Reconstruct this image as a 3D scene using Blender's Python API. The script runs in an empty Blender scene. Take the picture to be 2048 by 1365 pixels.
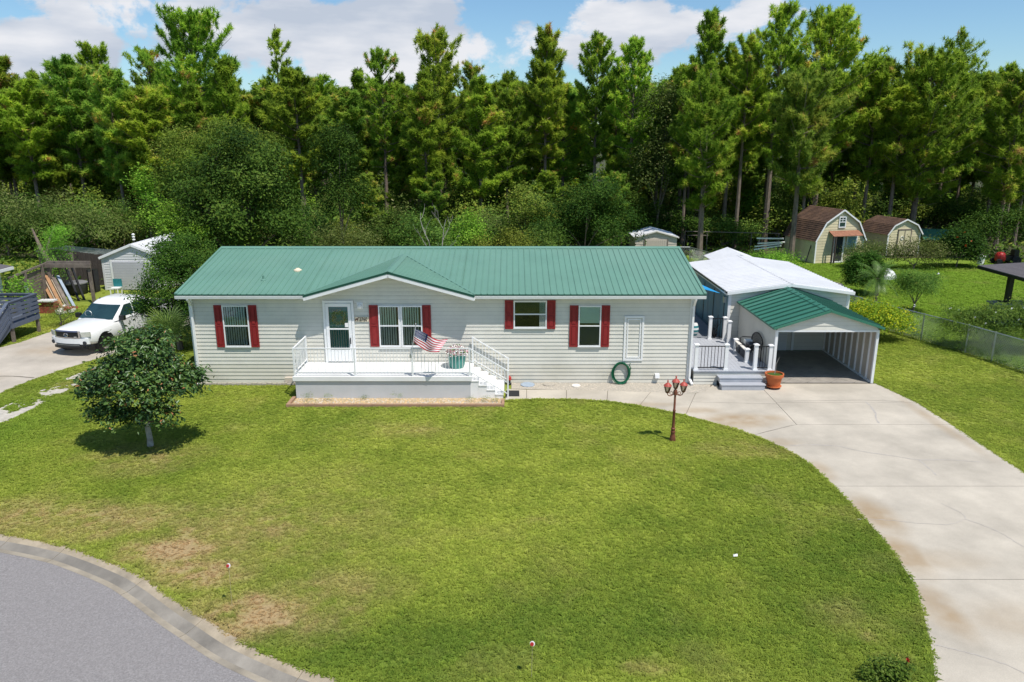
import bpy, bmesh, math, random
import numpy as np
from mathutils import Vector, Matrix
R = math.radians
random.seed(7)
SC = bpy.context.scene
COL = SC.collection

# ------------------------------------------------------------------ camera
cam = bpy.data.cameras.new('camera')
cam.sensor_width = 36.0
cam.lens = 36.0 * 1500 / 2048
cam.clip_start = 0.1
cam.clip_end = 3000
cam_o = bpy.data.objects.new('camera', cam)
cam_o.location = (0, 0, 8.8)
cam_o.rotation_euler = (R(90 - 15.1), 0, 0)
COL.objects.link(cam_o)
SC.camera = cam_o

# ------------------------------------------------------------------ light
SUN = Vector((0.33, -0.36, 1.0)).normalized()
sun = bpy.data.lights.new('sun', 'SUN')
sun.energy = 4.3
sun.angle = R(0.53)
sun.color = (1.0, 0.955, 0.88)
sun_o = bpy.data.objects.new('sun', sun)
sun_o.rotation_euler = SUN.to_track_quat('Z', 'Y').to_euler()
sun_o.location = (20, -20, 60)
COL.objects.link(sun_o)

SC.view_settings.view_transform = 'Standard'
SC.view_settings.look = 'None'
SC.view_settings.exposure = 0.17
SC.view_settings.gamma = 1.0
SC.view_settings.use_curve_mapping = False
SC.cycles.max_bounces = 8
SC.cycles.transparent_max_bounces = 16
SC.cycles.sample_clamp_indirect = 6

world = bpy.data.worlds.new('World')
SC.world = world
world.use_nodes = True


def sky_dir(px, py):
    f, p = 1500.0, R(15.1)
    a, b = (px - 1024) / f, (682.5 - py) / f
    return Vector((a, math.cos(p) + b * math.sin(p), -math.sin(p) + b * math.cos(p))).normalized()


def build_sky():
    nt = world.node_tree
    N, L = nt.nodes, nt.links
    N.clear()
    out = N.new('ShaderNodeOutputWorld')
    bg = N.new('ShaderNodeBackground')
    bg.inputs['Strength'].default_value = 0.13
    L.new(bg.outputs[0], out.inputs[0])
    tc = N.new('ShaderNodeTexCoord')
    sky = N.new('ShaderNodeTexSky')
    sky.sky_type = 'NISHITA'
    sky.sun_disc = False
    sky.sun_elevation = math.asin(SUN.z)
    sky.sun_rotation = math.atan2(SUN.x, SUN.y)
    sky.air_density = 1.0
    sky.dust_density = 0.25
    sky.ozone_density = 3.0
    # the clear air: a little deeper blue than the sea-level horizon
    hue = N.new('ShaderNodeMix'); hue.data_type = 'RGBA'; hue.blend_type = 'MULTIPLY'
    hue.inputs[0].default_value = 1.0
    hue.inputs[7].default_value = (0.68, 0.82, 0.88, 1)
    L.new(sky.outputs[0], hue.inputs[6])

    def math_(op, a, b=None, clamp=False):
        n = N.new('ShaderNodeMath'); n.operation = op; n.use_clamp = clamp
        for i, v in enumerate((a, b)):
            if v is None:
                continue
            if isinstance(v, (int, float)):
                n.inputs[i].default_value = v
            else:
                L.new(v, n.inputs[i])
        return n.outputs[0]

    mp = N.new('ShaderNodeMapping')
    mp.inputs['Scale'].default_value = (1, 1, 1.5)
    L.new(tc.outputs['Generated'], mp.inputs[0])
    n1 = N.new('ShaderNodeTexNoise'); n1.inputs['Scale'].default_value = 8.5
    n1.inputs['Detail'].default_value = 9; n1.inputs['Roughness'].default_value = 0.62
    n1.inputs['Distortion'].default_value = 0.15
    L.new(mp.outputs[0], n1.inputs['Vector'])
    n2 = N.new('ShaderNodeTexNoise'); n2.inputs['Scale'].default_value = 5.5
    n2.inputs['Detail'].default_value = 7
    off = N.new('ShaderNodeMapping'); off.inputs['Location'].default_value = (3.1, 1.7, .4)
    off.inputs['Scale'].default_value = (1, 1, 4.0)
    L.new(tc.outputs['Generated'], off.inputs[0]); L.new(off.outputs[0], n2.inputs['Vector'])
    acc = math_('MULTIPLY', n1.outputs[0], 1.25)
    # banks of cloud as they stand in this sky: (column, row, half width, half height, weight)
    lobes = [(90, 105, 150, 75, .42), (150, 40, 60, 50, .34), (20, 140, 120, 50, .22), (40, 25, 130, 30, -.30), (235, 70, 50, 40, -.12),
             (560, 40, 330, 60, .20), (720, 105, 200, 50, .22), (860, 60, 130, 70, .14), (1010, 55, 75, 55, -.30),
             (1055, 30, 40, 40, .18), (1060, 95, 70, 35, .24), (1290, 55, 210, 50, .26), (1130, 110, 70, 40, -.05),
             (1420, 10, 60, 16, -.25), (1640, 18, 230, 26, .36), (1900, 90, 280, 120, -.36), (1960, 75, 100, 26, .50), (1790, 130, 60, 45, .40),
             (1700, 70, 140, 50, -.2), (620, 20, 400, 22, .1)]
    for cx, cy, rx, ry, w in lobes:
        c = sky_dir(cx, cy)
        sx, sz = rx / 1500, ry / 1500
        m = N.new('ShaderNodeVectorMath'); m.operation = 'SUBTRACT'
        L.new(tc.outputs['Generated'], m.inputs[0]); m.inputs[1].default_value = c
        s = N.new('ShaderNodeVectorMath'); s.operation = 'MULTIPLY'
        L.new(m.outputs[0], s.inputs[0]); s.inputs[1].default_value = (1 / sx, 1 / (sx * 3), 1 / sz)
        ln = N.new('ShaderNodeVectorMath'); ln.operation = 'LENGTH'; L.new(s.outputs[0], ln.inputs[0])
        g = math_('SUBTRACT', 1.0, math_('MULTIPLY', ln.outputs['Value'], 0.62), True)
        g = math_('MULTIPLY', g, w)
        acc = math_('ADD', acc, g)
    mask = N.new('ShaderNodeMapRange'); mask.interpolation_type = 'SMOOTHSTEP'
    mask.inputs[1].default_value = 0.69; mask.inputs[2].default_value = 0.82
    L.new(acc, mask.inputs[0])
    thick = N.new('ShaderNodeMapRange')
    thick.inputs[1].default_value = 0.38; thick.inputs[2].default_value = 0.60
    L.new(n2.outputs[0], thick.inputs[0])
    cc = N.new('ShaderNodeMix'); cc.data_type = 'RGBA'
    cc.inputs[6].default_value = (3.6, 4.05, 4.8, 1)
    cc.inputs[7].default_value = (5.7, 5.8, 6.1, 1)
    L.new(thick.outputs[0], cc.inputs[0])
    fin = N.new('ShaderNodeMix'); fin.data_type = 'RGBA'
    L.new(mask.outputs[0], fin.inputs[0]); L.new(hue.outputs[2], fin.inputs[6]); L.new(cc.outputs[2], fin.inputs[7])
    L.new(fin.outputs[2], bg.inputs['Color'])


build_sky()


# ------------------------------------------------------------------ materials
def new_mat(name):
    m = bpy.data.materials.new(name)
    m.use_nodes = True
    nt = m.node_tree
    b = nt.nodes['Principled BSDF']
    return m, nt, b


def pmat(name, col, rough=.6, var=.10, scale=3.0, bump=0.0, bscale=60.0, metal=0.0, spec=.35, dirt=None, dirt_amt=.0, stretch=(1, 1, 1), coat=0):
    """a painted / mineral / wooden surface: base colour with broad and fine uneven wear"""
    m, nt, b = new_mat(name)
    N, L = nt.nodes, nt.links
    geo = N.new('ShaderNodeNewGeometry')
    mp = N.new('ShaderNodeMapping'); mp.inputs['Scale'].default_value = stretch
    L.new(geo.outputs['Position'], mp.inputs[0])
    n = N.new('ShaderNodeTexNoise'); n.inputs['Scale'].default_value = scale
    n.inputs['Detail'].default_value = 6; n.inputs['Roughness'].default_value = .65
    L.new(mp.outputs[0], n.inputs['Vector'])
    mr = N.new('ShaderNodeMapRange'); mr.inputs[1].default_value = .3; mr.inputs[2].default_value = .7
    mr.inputs[3].default_value = 1 - var; mr.inputs[4].default_value = 1 + var
    L.new(n.outputs[0], mr.inputs[0])
    mul = N.new('ShaderNodeVectorMath'); mul.operation = 'SCALE'
    mul.inputs[0].default_value = col[:3]
    L.new(mr.outputs[0], mul.inputs['Scale'])
    last = mul.outputs[0]
    if dirt:
        n3 = N.new('ShaderNodeTexNoise'); n3.inputs['Scale'].default_value = scale * .35; n3.inputs['Detail'].default_value = 8
        L.new(mp.outputs[0], n3.inputs['Vector'])
        r3 = N.new('ShaderNodeMapRange'); r3.inputs[1].default_value = .48; r3.inputs[2].default_value = .72
        r3.inputs[4].default_value = dirt_amt
        L.new(n3.outputs[0], r3.inputs[0])
        mx = N.new('ShaderNodeMix'); mx.data_type = 'RGBA'
        L.new(r3.outputs[0], mx.inputs[0]); L.new(last, mx.inputs[6]); mx.inputs[7].default_value = (*dirt, 1)
        last = mx.outputs[2]
    L.new(last, b.inputs['Base Color'])
    b.inputs['Roughness'].default_value = rough
    b.inputs['Metallic'].default_value = metal
    b.inputs['Specular IOR Level'].default_value = spec
    if coat:
        b.inputs['Coat Weight'].default_value = coat
        b.inputs['Coat Roughness'].default_value = .05
    if bump:
        nb = N.new('ShaderNodeTexNoise'); nb.inputs['Scale'].default_value = bscale; nb.inputs['Detail'].default_value = 4
        L.new(mp.outputs[0], nb.inputs['Vector'])
        bp = N.new('ShaderNodeBump'); bp.inputs['Strength'].default_value = bump; bp.inputs['Distance'].default_value = .02
        L.new(nb.outputs[0], bp.inputs['Height']); L.new(bp.outputs[0], b.inputs['Normal'])
    return m


def fmat(name, cols, trans=.35, rough=.5, spec=.3, k=2.0):
    """leaves: a ramp of leaf colours picked by each leaf's own tint, light passing through"""
    m, nt, b = new_mat(name)
    N, L = nt.nodes, nt.links
    at = N.new('ShaderNodeAttribute'); at.attribute_name = 'tint'
    oi = N.new('ShaderNodeObjectInfo')
    rp = N.new('ShaderNodeValToRGB')
    el = rp.color_ramp.elements
    for i, (p, c) in enumerate(cols):
        e = el[i] if i < 2 else el.new(p)
        e.position = p; e.color = tuple(min(.8, v * k) for v in c) + (1,)
    L.new(at.outputs['Fac'], rp.inputs[0])
    # each tree a little lighter or darker, yellower or bluer than the next
    hs = N.new('ShaderNodeHueSaturation')
    r1 = N.new('ShaderNodeMapRange'); r1.inputs[3].default_value = .482; r1.inputs[4].default_value = .508
    r2 = N.new('ShaderNodeMapRange'); r2.inputs[3].default_value = .78; r2.inputs[4].default_value = 1.22
    L.new(oi.outputs['Random'], r1.inputs[0])
    wn = N.new('ShaderNodeTexWhiteNoise'); wn.noise_dimensions = '1D'
    L.new(oi.outputs['Random'], wn.inputs['W']); L.new(wn.outputs['Value'], r2.inputs[0])
    L.new(r1.outputs[0], hs.inputs['Hue']); L.new(r2.outputs[0], hs.inputs['Value'])
    L.new(rp.outputs[0], hs.inputs['Color'])
    L.new(hs.outputs[0], b.inputs['Base Color'])
    b.inputs['Roughness'].default_value = rough
    b.inputs['Specular IOR Level'].default_value = spec if rough < .45 else .06
    if trans:
        tr = N.new('ShaderNodeBsdfTranslucent')
        L.new(hs.outputs[0], tr.inputs[0])
        mx = N.new('ShaderNodeMixShader'); mx.inputs[0].default_value = trans
        L.new(b.outputs[0], mx.inputs[1]); L.new(tr.outputs[0], mx.inputs[2])
        L.new(mx.outputs[0], nt.nodes['Material Output'].inputs[0])
    return m


def glass_mat(name, tint=(.9, .95, .95), refl=.12):
    m, nt, b = new_mat(name)
    N, L = nt.nodes, nt.links
    t = N.new('ShaderNodeBsdfTransparent'); t.inputs[0].default_value = (*tint, 1)
    g = N.new('ShaderNodeBsdfGlossy'); g.inputs['Roughness'].default_value = .03
    lw = N.new('ShaderNodeFresnel'); lw.inputs[0].default_value = 1.5
    ad = N.new('ShaderNodeMath'); ad.operation = 'ADD'; ad.inputs[1].default_value = refl; ad.use_clamp = True
    L.new(lw.outputs[0], ad.inputs[0])
    mx = N.new('ShaderNodeMixShader')
    L.new(ad.outputs[0], mx.inputs[0]); L.new(t.outputs[0], mx.inputs[1]); L.new(g.outputs[0], mx.inputs[2])
    L.new(mx.outputs[0], N['Material Output'].inputs[0])
    N.remove(b)
    return m


M = {}
M['siding'] = pmat('vinyl_siding', (.675, .65, .58), .5, .05, 2.0, dirt=(.42, .41, .35), dirt_amt=.25)
M['siding_low'] = pmat('weathered_vinyl_siding', (.62, .59, .51), .55, .06, 2.0, dirt=(.36, .34, .25), dirt_amt=.45)
M['wallcore'] = pmat('shade_dark_wall_core', (.24, .235, .21), .8, .05)  # darkened so the slits between siding boards read as lap shadow
M['white'] = pmat('white_paint', (.80, .80, .80), .4, .05, 3, dirt=(.6, .59, .55), dirt_amt=.25)
M['whitemetal'] = pmat('white_metal', (.66, .66, .67), .45, .05, 1.2, dirt=(.52, .52, .52), dirt_amt=.35)
M['porchwhite'] = pmat('white_porch_paint', (.80, .80, .79), .55, .05, 1.5, bump=.1, dirt=(.55, .53, .48), dirt_amt=.25)
M['porchgrey'] = pmat('grey_porch_paint', (.52, .53, .54), .7, .06, 1.2, bump=.15, bscale=30, dirt=(.40, .39, .36), dirt_amt=.4)
M['red'] = pmat('red_shutter_paint', (.255, .020, .022), .5, .10, 4)
M['roof'] = pmat('green_metal_roof', (.128, .258, .195), .42, .07, .8, spec=.4, dirt=(.17, .29, .225), dirt_amt=.45)
M['roofdark'] = pmat('green_metal_trim', (.012, .07, .045), .5, .1, 2)
M['carroof'] = pmat('deep_green_metal_roof', (.040, .17, .115), .4, .10, .9, spec=.45, dirt=(.16, .36, .28), dirt_amt=.35)
M['seam'] = pmat('shade_dark_green_seam', (.014, .075, .05), .45, .15, 3)  # rib shading put into the colour, darker than the carport sheets
M['joint'] = pmat('joint_dirt', (.16, .14, .11), .9, .2, 8)
M['asphalt'] = pmat('worn_asphalt', (.255, .238, .232), .9, .30, 34, bump=.7, bscale=70, dirt=(.215, .195, .19), dirt_amt=.6)
M['curb'] = pmat('kerb_concrete', (.345, .285, .205), .85, .28, 2.4, bump=.3, bscale=50, dirt=(.20, .18, .145), dirt_amt=.8)
M['gutter'] = pmat('gutter_concrete', (.25, .225, .19), .85, .32, 1.3, bump=.3, bscale=50, dirt=(.13, .12, .105), dirt_amt=.85)
M['kerblip'] = pmat('kerb_lip_concrete', (.32, .275, .21), .85, .32, 1.6, bump=.3, bscale=50, dirt=(.19, .175, .15), dirt_amt=.85)
M['deck'] = pmat('grey_deck_board', (.40, .41, .44), .6, .12, 3, stretch=(1, 8, 1), bump=.1)
M['deckdark'] = pmat('dark_deck_grey', (.22, .23, .25), .6, .12, 3)  # darker grey than the front deck boards
M['black'] = pmat('black_metal', (.012, .012, .013), .4, .1, 4)
M['rubber'] = pmat('black_rubber', (.02, .02, .021), .8, .15, 8)
M['interior'] = pmat('dim_interior', (.03, .035, .035), .8, .2, 2)
M['blind'] = pmat('pale_blind', (.78, .87, .82), .7, .06, 3)
M['blinddark'] = pmat('screen_mesh', (.17, .19, .19), .8, .08, 10)
M['teal'] = pmat('teal_door_paint', (.015, .26, .28), .4, .08, 3)
M['glass'] = glass_mat('window_glass', (.92, .97, .95), .03)
M['screen'] = glass_mat('insect_screen', (.80, .82, .82), .0)
M['terracotta'] = pmat('terracotta', (.50, .13, .04), .7, .12, 6)
M['tealpot'] = pmat('teal_glaze', (.06, .26, .22), .3, .15, 6)
M['rolldoor'] = pmat('grey_roll_door', (.50, .50, .53), .45, .06, 2)
M['soil'] = pmat('potting_soil', (.06, .045, .03), .95, .3, 20)
M['rust'] = pmat('rusty_brown_paint', (.17, .055, .03), .55, .25, 8, dirt=(.30, .16, .11), dirt_amt=.4)
M['redcap'] = pmat('faded_red_paint', (.42, .075, .055), .5, .2, 12)
M['lampglass'] = glass_mat('lantern_glass', (.75, .72, .68), .1)
M['hose'] = pmat('green_rubber_hose', (.004, .10, .045), .35, .15, 10)
M['timber'] = pmat('weathered_timber', (.36, .22, .14), .85, .2, 5, stretch=(1, 6, 6), bump=.2)
M['greywood'] = pmat('grey_weathered_wood', (.20, .165, .135), .9, .3, 4, bump=.3, dirt=(.10, .08, .07), dirt_amt=.6)
M['darkwood'] = pmat('dark_weathered_wood', (.065, .052, .045), .9, .35, 5, stretch=(6, 6, 1), bump=.3)
M['bluedeck'] = pmat('slate_blue_deck_paint', (.105, .125, .17), .6, .12, 4)
M['yellow'] = pmat('pale_yellow_siding', (.66, .58, .38), .65, .10, 3, dirt=(.35, .29, .18), dirt_amt=.4)
M['shingle'] = pmat('brown_shingle', (.095, .056, .040), .9, .35, 5, bump=.4, bscale=40, dirt=(.20, .115, .07), dirt_amt=.6)
M['rustroof'] = pmat('rusted_tin', (.27, .12, .07), .8, .3, 6)
M['greentarp'] = pmat('green_tin_roof', (.06, .25, .16), .6, .12, 2)
M['beige'] = pmat('beige_siding', (.56, .49, .41), .55, .05, 2)
M['bluewall'] = pmat('blue_grey_panelling', (.17, .30, .36), .6, .12, 2, dirt=(.28, .30, .28), dirt_amt=.6)
M['sail'] = pmat('blue_shade_cloth', (.02, .27, .56), .6, .08, 4)
M['galv'] = pmat('galvanised_steel', (.42, .45, .45), .4, .15, 9, metal=.7)
M['stone'] = pmat('grey_stone', (.20, .205, .215), .85, .3, 6, bump=.5, bscale=18)
M['pavroof'] = pmat('charcoal_shingle', (.115, .105, .11), .85, .2, 10)
M['bark'] = pmat('pine_bark', (.19, .145, .115), .95, .35, 3, stretch=(3, 3, 1), bump=.6, bscale=16, dirt=(.22, .18, .15), dirt_amt=.5)
M['barkgrey'] = pmat('pale_bark', (.30, .28, .25), .9, .3, 6, bump=.4, bscale=30, dirt=(.5, .49, .47), dirt_amt=.6)
M['deadwood'] = pmat('bleached_dead_wood', (.42, .39, .34), .9, .2, 6)
M['carpaint'] = pmat('white_car_paint', (.82, .82, .82), .25, .02, 2, spec=.5, coat=.6)
M['chrome'] = pmat('chrome', (.6, .6, .62), .15, .05, 3, metal=1)
M['carglass'] = pmat('tinted_car_glass', (.018, .045, .05), .06, .2, 2, spec=.8)
M['headlamp'] = pmat('headlamp_lens', (.52, .52, .46), .15, .2, 12, spec=.7)
M['darkplastic'] = pmat('dark_plastic', (.035, .037, .042), .5, .15, 6)
M['bluegrey'] = pmat('blue_grey_plastic', (.10, .12, .22), .3, .1, 4)
M['flagred'] = pmat('flag_red', (.50, .02, .035), .8, .06, 8)
M['flagwhite'] = pmat('flag_white', (.80, .78, .78), .8, .04, 8)
M['flagblue'] = pmat('flag_blue', (.025, .035, .14), .8, .06, 8)
M['plaque'] = pmat('cream_plaque', (.74, .62, .45), .6, .05, 6)
M['brown'] = pmat('brown_print', (.12, .04, .02), .7, .1, 6)
M['ink'] = pmat('black_print', (.015, .013, .012), .7, .05, 6)
M['petal'] = pmat('pink_petal', (.75, .42, .46), .7, .2, 14)
M['rosered'] = pmat('red_petal', (.42, .01, .012), .6, .15, 14)
M['flowerorange'] = pmat('orange_petal', (.62, .10, .02), .6, .15, 14)
M['flowerwhite'] = pmat('white_petal', (.8, .8, .76), .6, .08, 14)
M['flowercream'] = pmat('cream_dried_flower', (.72, .66, .46), .8, .25, 20)
M['pebble'] = pmat('tan_pebble', (.60, .42, .22), .8, .35, 14)
M['pebblepale'] = pmat('pale_gravel', (.50, .44, .36), .85, .3, 20)
M['sand'] = pmat('sand_bed', (.42, .32, .19), .95, .2, 10, bump=.3)
M['gravelbase'] = pmat('grey_gravel', (.40, .36, .30), .95, .25, 16, bump=.5, bscale=70)
M['tilefloor'] = pmat('dull_floor_tile', (.31, .28, .245), .6, .2, 2.5, dirt=(.42, .38, .33), dirt_amt=.5)
M['plasticred'] = pmat('red_plastic', (.45, .03, .025), .4, .1, 6)
M['brick'] = pmat('red_brick', (.30, .075, .055), .85, .25, 9)
M['plank_a'] = pmat('orange_plank', (.36, .20, .10), .8, .2, 6)
M['plank_b'] = pmat('pale_plank', (.42, .34, .25), .8, .2, 6)
M['plank_c'] = pmat('blue_pipe_plastic', (.32, .38, .45), .5, .1, 6)
M['cushion'] = pmat('cream_cushion', (.70, .66, .60), .8, .08, 8)
M['ceramic'] = pmat('white_ceramic', (.74, .74, .72), .4, .06, 6)
M['forestfloor'] = pmat('forest_floor', (.055, .062, .024), .95, .4, .6, bump=.6, bscale=6, dirt=(.11, .085, .05), dirt_amt=.6)
M['palesand'] = pmat('pale_sand_track', (.47, .43, .37), .95, .25, 5, bump=.4, bscale=40)
M['tealstripe'] = pmat('teal_ceramic', (.03, .20, .22), .35, .15, 10)
M['kerosene'] = pmat('grey_lid', (.20, .20, .20), .5, .1, 6)
M['leafspeck'] = M['flowerwhite']

PINE = [(0.0, (.030, .052, .007)), (.45, (.066, .104, .011)), (.80, (.118, .152, .017)), (.975, (.150, .150, .028)), (1.0, (.15, .095, .035))]
M['needle'] = fmat('pine_needles', PINE, .58, .6, .05, k=4.4)
M['needle_y'] = fmat('yellowish_pine_needles', [(0.0, (.035, .072, .012)), (.5, (.090, .140, .020)), (.9, (.165, .185, .032)), (1.0, (.24, .15, .045))], .58, .6, .05, k=3.7)
M['leafdark'] = fmat('dark_green_leaves', [(0.0, (.016, .038, .007)), (.5, (.038, .082, .012)), (.9, (.080, .130, .018)), (1.0, (.09, .14, .03))], .30, .6, .18, k=1.4)
M['leafmid'] = fmat('mid_green_leaves', [(0.0, (.030, .065, .014)), (.5, (.070, .125, .020)), (.9, (.12, .175, .030)), (1.0, (.17, .19, .04))], .32, .45, .35)
M['leafyellow'] = fmat('yellow_green_leaves', [(0.0, (.055, .090, .014)), (.5, (.115, .155, .022)), (.9, (.17, .195, .032)), (1.0, (.25, .20, .045))], .36, .5, .3)
M['leafolive'] = fmat('grey_olive_leaves', [(0.0, (.036, .060, .014)), (.5, (.082, .112, .026)), (.9, (.150, .170, .052)), (1.0, (.23, .21, .10))], .3, .55, .25, k=1.7)
M['leafbright'] = fmat('bright_green_leaves', [(0.0, (.045, .11, .012)), (.5, (.095, .20, .020)), (1.0, (.17, .27, .035))], .38, .5, .3)
M['magnolia'] = fmat('glossy_magnolia_leaves', [(0.0, (.011, .028, .008)), (.55, (.030, .062, .013)), (.9, (.070, .105, .022)), (.97, (.13, .075, .03)), (1.0, (.20, .08, .035))], .18, .34, .35, k=2.7)
M['yellowbloom'] = fmat('yellow_variegated_leaves', [(0.0, (.075, .13, .012)), (.5, (.16, .23, .018)), (.78, (.34, .33, .02)), (1.0, (.50, .40, .015))], .35, .5, .3, k=1.5)
M['juniper'] = fmat('juniper_foliage', [(0.0, (.012, .045, .007)), (.6, (.035, .10, .013)), (1.0, (.075, .15, .02))], .25, .6, .2)
M['palmleaf'] = fmat('palm_fronds', [(0.0, (.040, .085, .018)), (.6, (.095, .16, .035)), (1.0, (.18, .23, .06))], .3, .4, .35)


def concrete_mat(name, base, stains):
    """slab concrete with rust-brown runoff stains at given spots (x, y, rx, ry, weight)"""
    m, nt, b = new_mat(name)
    N, L = nt.nodes, nt.links
    geo = N.new('ShaderNodeNewGeometry')
    n1 = N.new('ShaderNodeTexNoise'); n1.inputs['Scale'].default_value = .55; n1.inputs['Detail'].default_value = 9; n1.inputs['Roughness'].default_value = .62
    n2 = N.new('ShaderNodeTexNoise'); n2.inputs['Scale'].default_value = 45; n2.inputs['Detail'].default_value = 3
    n3 = N.new('ShaderNodeTexNoise'); n3.inputs['Scale'].default_value = 1.7; n3.inputs['Detail'].default_value = 8
    for n in (n1, n2, n3):
        L.new(geo.outputs['Position'], n.inputs['Vector'])
    a = N.new('ShaderNodeMapRange'); a.inputs[1].default_value = .32; a.inputs[2].default_value = .68
    a.inputs[3].default_value = .80; a.inputs[4].default_value = 1.16
    L.new(n1.outputs[0], a.inputs[0])
    c = N.new('ShaderNodeMapRange'); c.inputs[1].default_value = .3; c.inputs[2].default_value = .7
    c.inputs[3].default_value = .93; c.inputs[4].default_value = 1.05
    L.new(n2.outputs[0], c.inputs[0])
    mm = N.new('ShaderNodeMath'); mm.operation = 'MULTIPLY'
    L.new(a.outputs[0], mm.inputs[0]); L.new(c.outputs[0], mm.inputs[1])
    sc = N.new('ShaderNodeVectorMath'); sc.operation = 'SCALE'; sc.inputs[0].default_value = base
    L.new(mm.outputs[0], sc.inputs['Scale'])
    acc = None
    for (x, y, rx, ry, w) in stains:
        s = N.new('ShaderNodeVectorMath'); s.operation = 'SUBTRACT'; L.new(geo.outputs['Position'], s.inputs[0]); s.inputs[1].default_value = (x, y, 0)
        q = N.new('ShaderNodeVectorMath'); q.operation = 'MULTIPLY'; L.new(s.outputs[0], q.inputs[0]); q.inputs[1].default_value = (1 / rx, 1 / ry, 0)
        ln = N.new('ShaderNodeVectorMath'); ln.operation = 'LENGTH'; L.new(q.outputs[0], ln.inputs[0])
        r = N.new('ShaderNodeMapRange'); r.inputs[1].default_value = 1.0; r.inputs[2].default_value = .1; r.inputs[4].default_value = w
        r.interpolation_type = 'SMOOTHSTEP'
        L.new(ln.outputs['Value'], r.inputs[0])
        if acc is None:
            acc = r.outputs[0]
        else:
            ad = N.new('ShaderNodeMath'); ad.operation = 'MAXIMUM'; L.new(acc, ad.inputs[0]); L.new(r.outputs[0], ad.inputs[1]); acc = ad.outputs[0]
    last = sc.outputs[0]
    if acc is not None:
        w = N.new('ShaderNodeMapRange'); w.inputs[1].default_value = .35; w.inputs[2].default_value = .60; w.inputs[3].default_value = .6; w.inputs[4].default_value = 1.15
        L.new(n3.outputs[0], w.inputs[0])
        mu = N.new('ShaderNodeMath'); mu.operation = 'MULTIPLY'; mu.use_clamp = True
        L.new(acc, mu.inputs[0]); L.new(w.outputs[0], mu.inputs[1])
        mx = N.new('ShaderNodeMix'); mx.data_type = 'RGBA'
        L.new(mu.outputs[0], mx.inputs[0]); L.new(last, mx.inputs[6]); mx.inputs[7].default_value = (.33, .235, .135, 1)
        last = mx.outputs[2]
    L.new(last, b.inputs['Base Color'])
    b.inputs['Roughness'].default_value = .85
    b.inputs['Specular IOR Level'].default_value = .25
    bp = N.new('ShaderNodeBump'); bp.inputs['Strength'].default_value = .15; bp.inputs['Distance'].default_value = .02
    L.new(n2.outputs[0], bp.inputs['Height']); L.new(bp.outputs[0], b.inputs['Normal'])
    return m


M['concrete'] = concrete_mat('drive_concrete', (.475, .425, .350), [
    (7.3, 22.7, 1.7, .95, .85), (8.4, 22.9, .9, .5, .5), (6.2, 23.6, 1.2, .5, .5), (8.8, 16.4, .7, 1.5, .8), (8.6, 14.6, .6, 1.3, .9), (8.3, 12.6, .6, 1.3, .7),
    (8.0, 20.9, .9, .5, .5), (8.5, 18.9, .45, 1.0, .5), (13.6, 22.5, .35, 4, .45), (4.6, 24.2, 1.5, .35, .45), (9.3, 14.4, 1.5, .6, .35), (9.4, 12.3, 1.4, .9, .3)])
M['oldconcrete'] = concrete_mat('neighbour_concrete', (.46, .41, .345), [(-21, 27, 2.5, 1.5, .5), (-20, 31, 1.8, 1.2, .4), (-22, 22, 2, 3, .4)])


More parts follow.
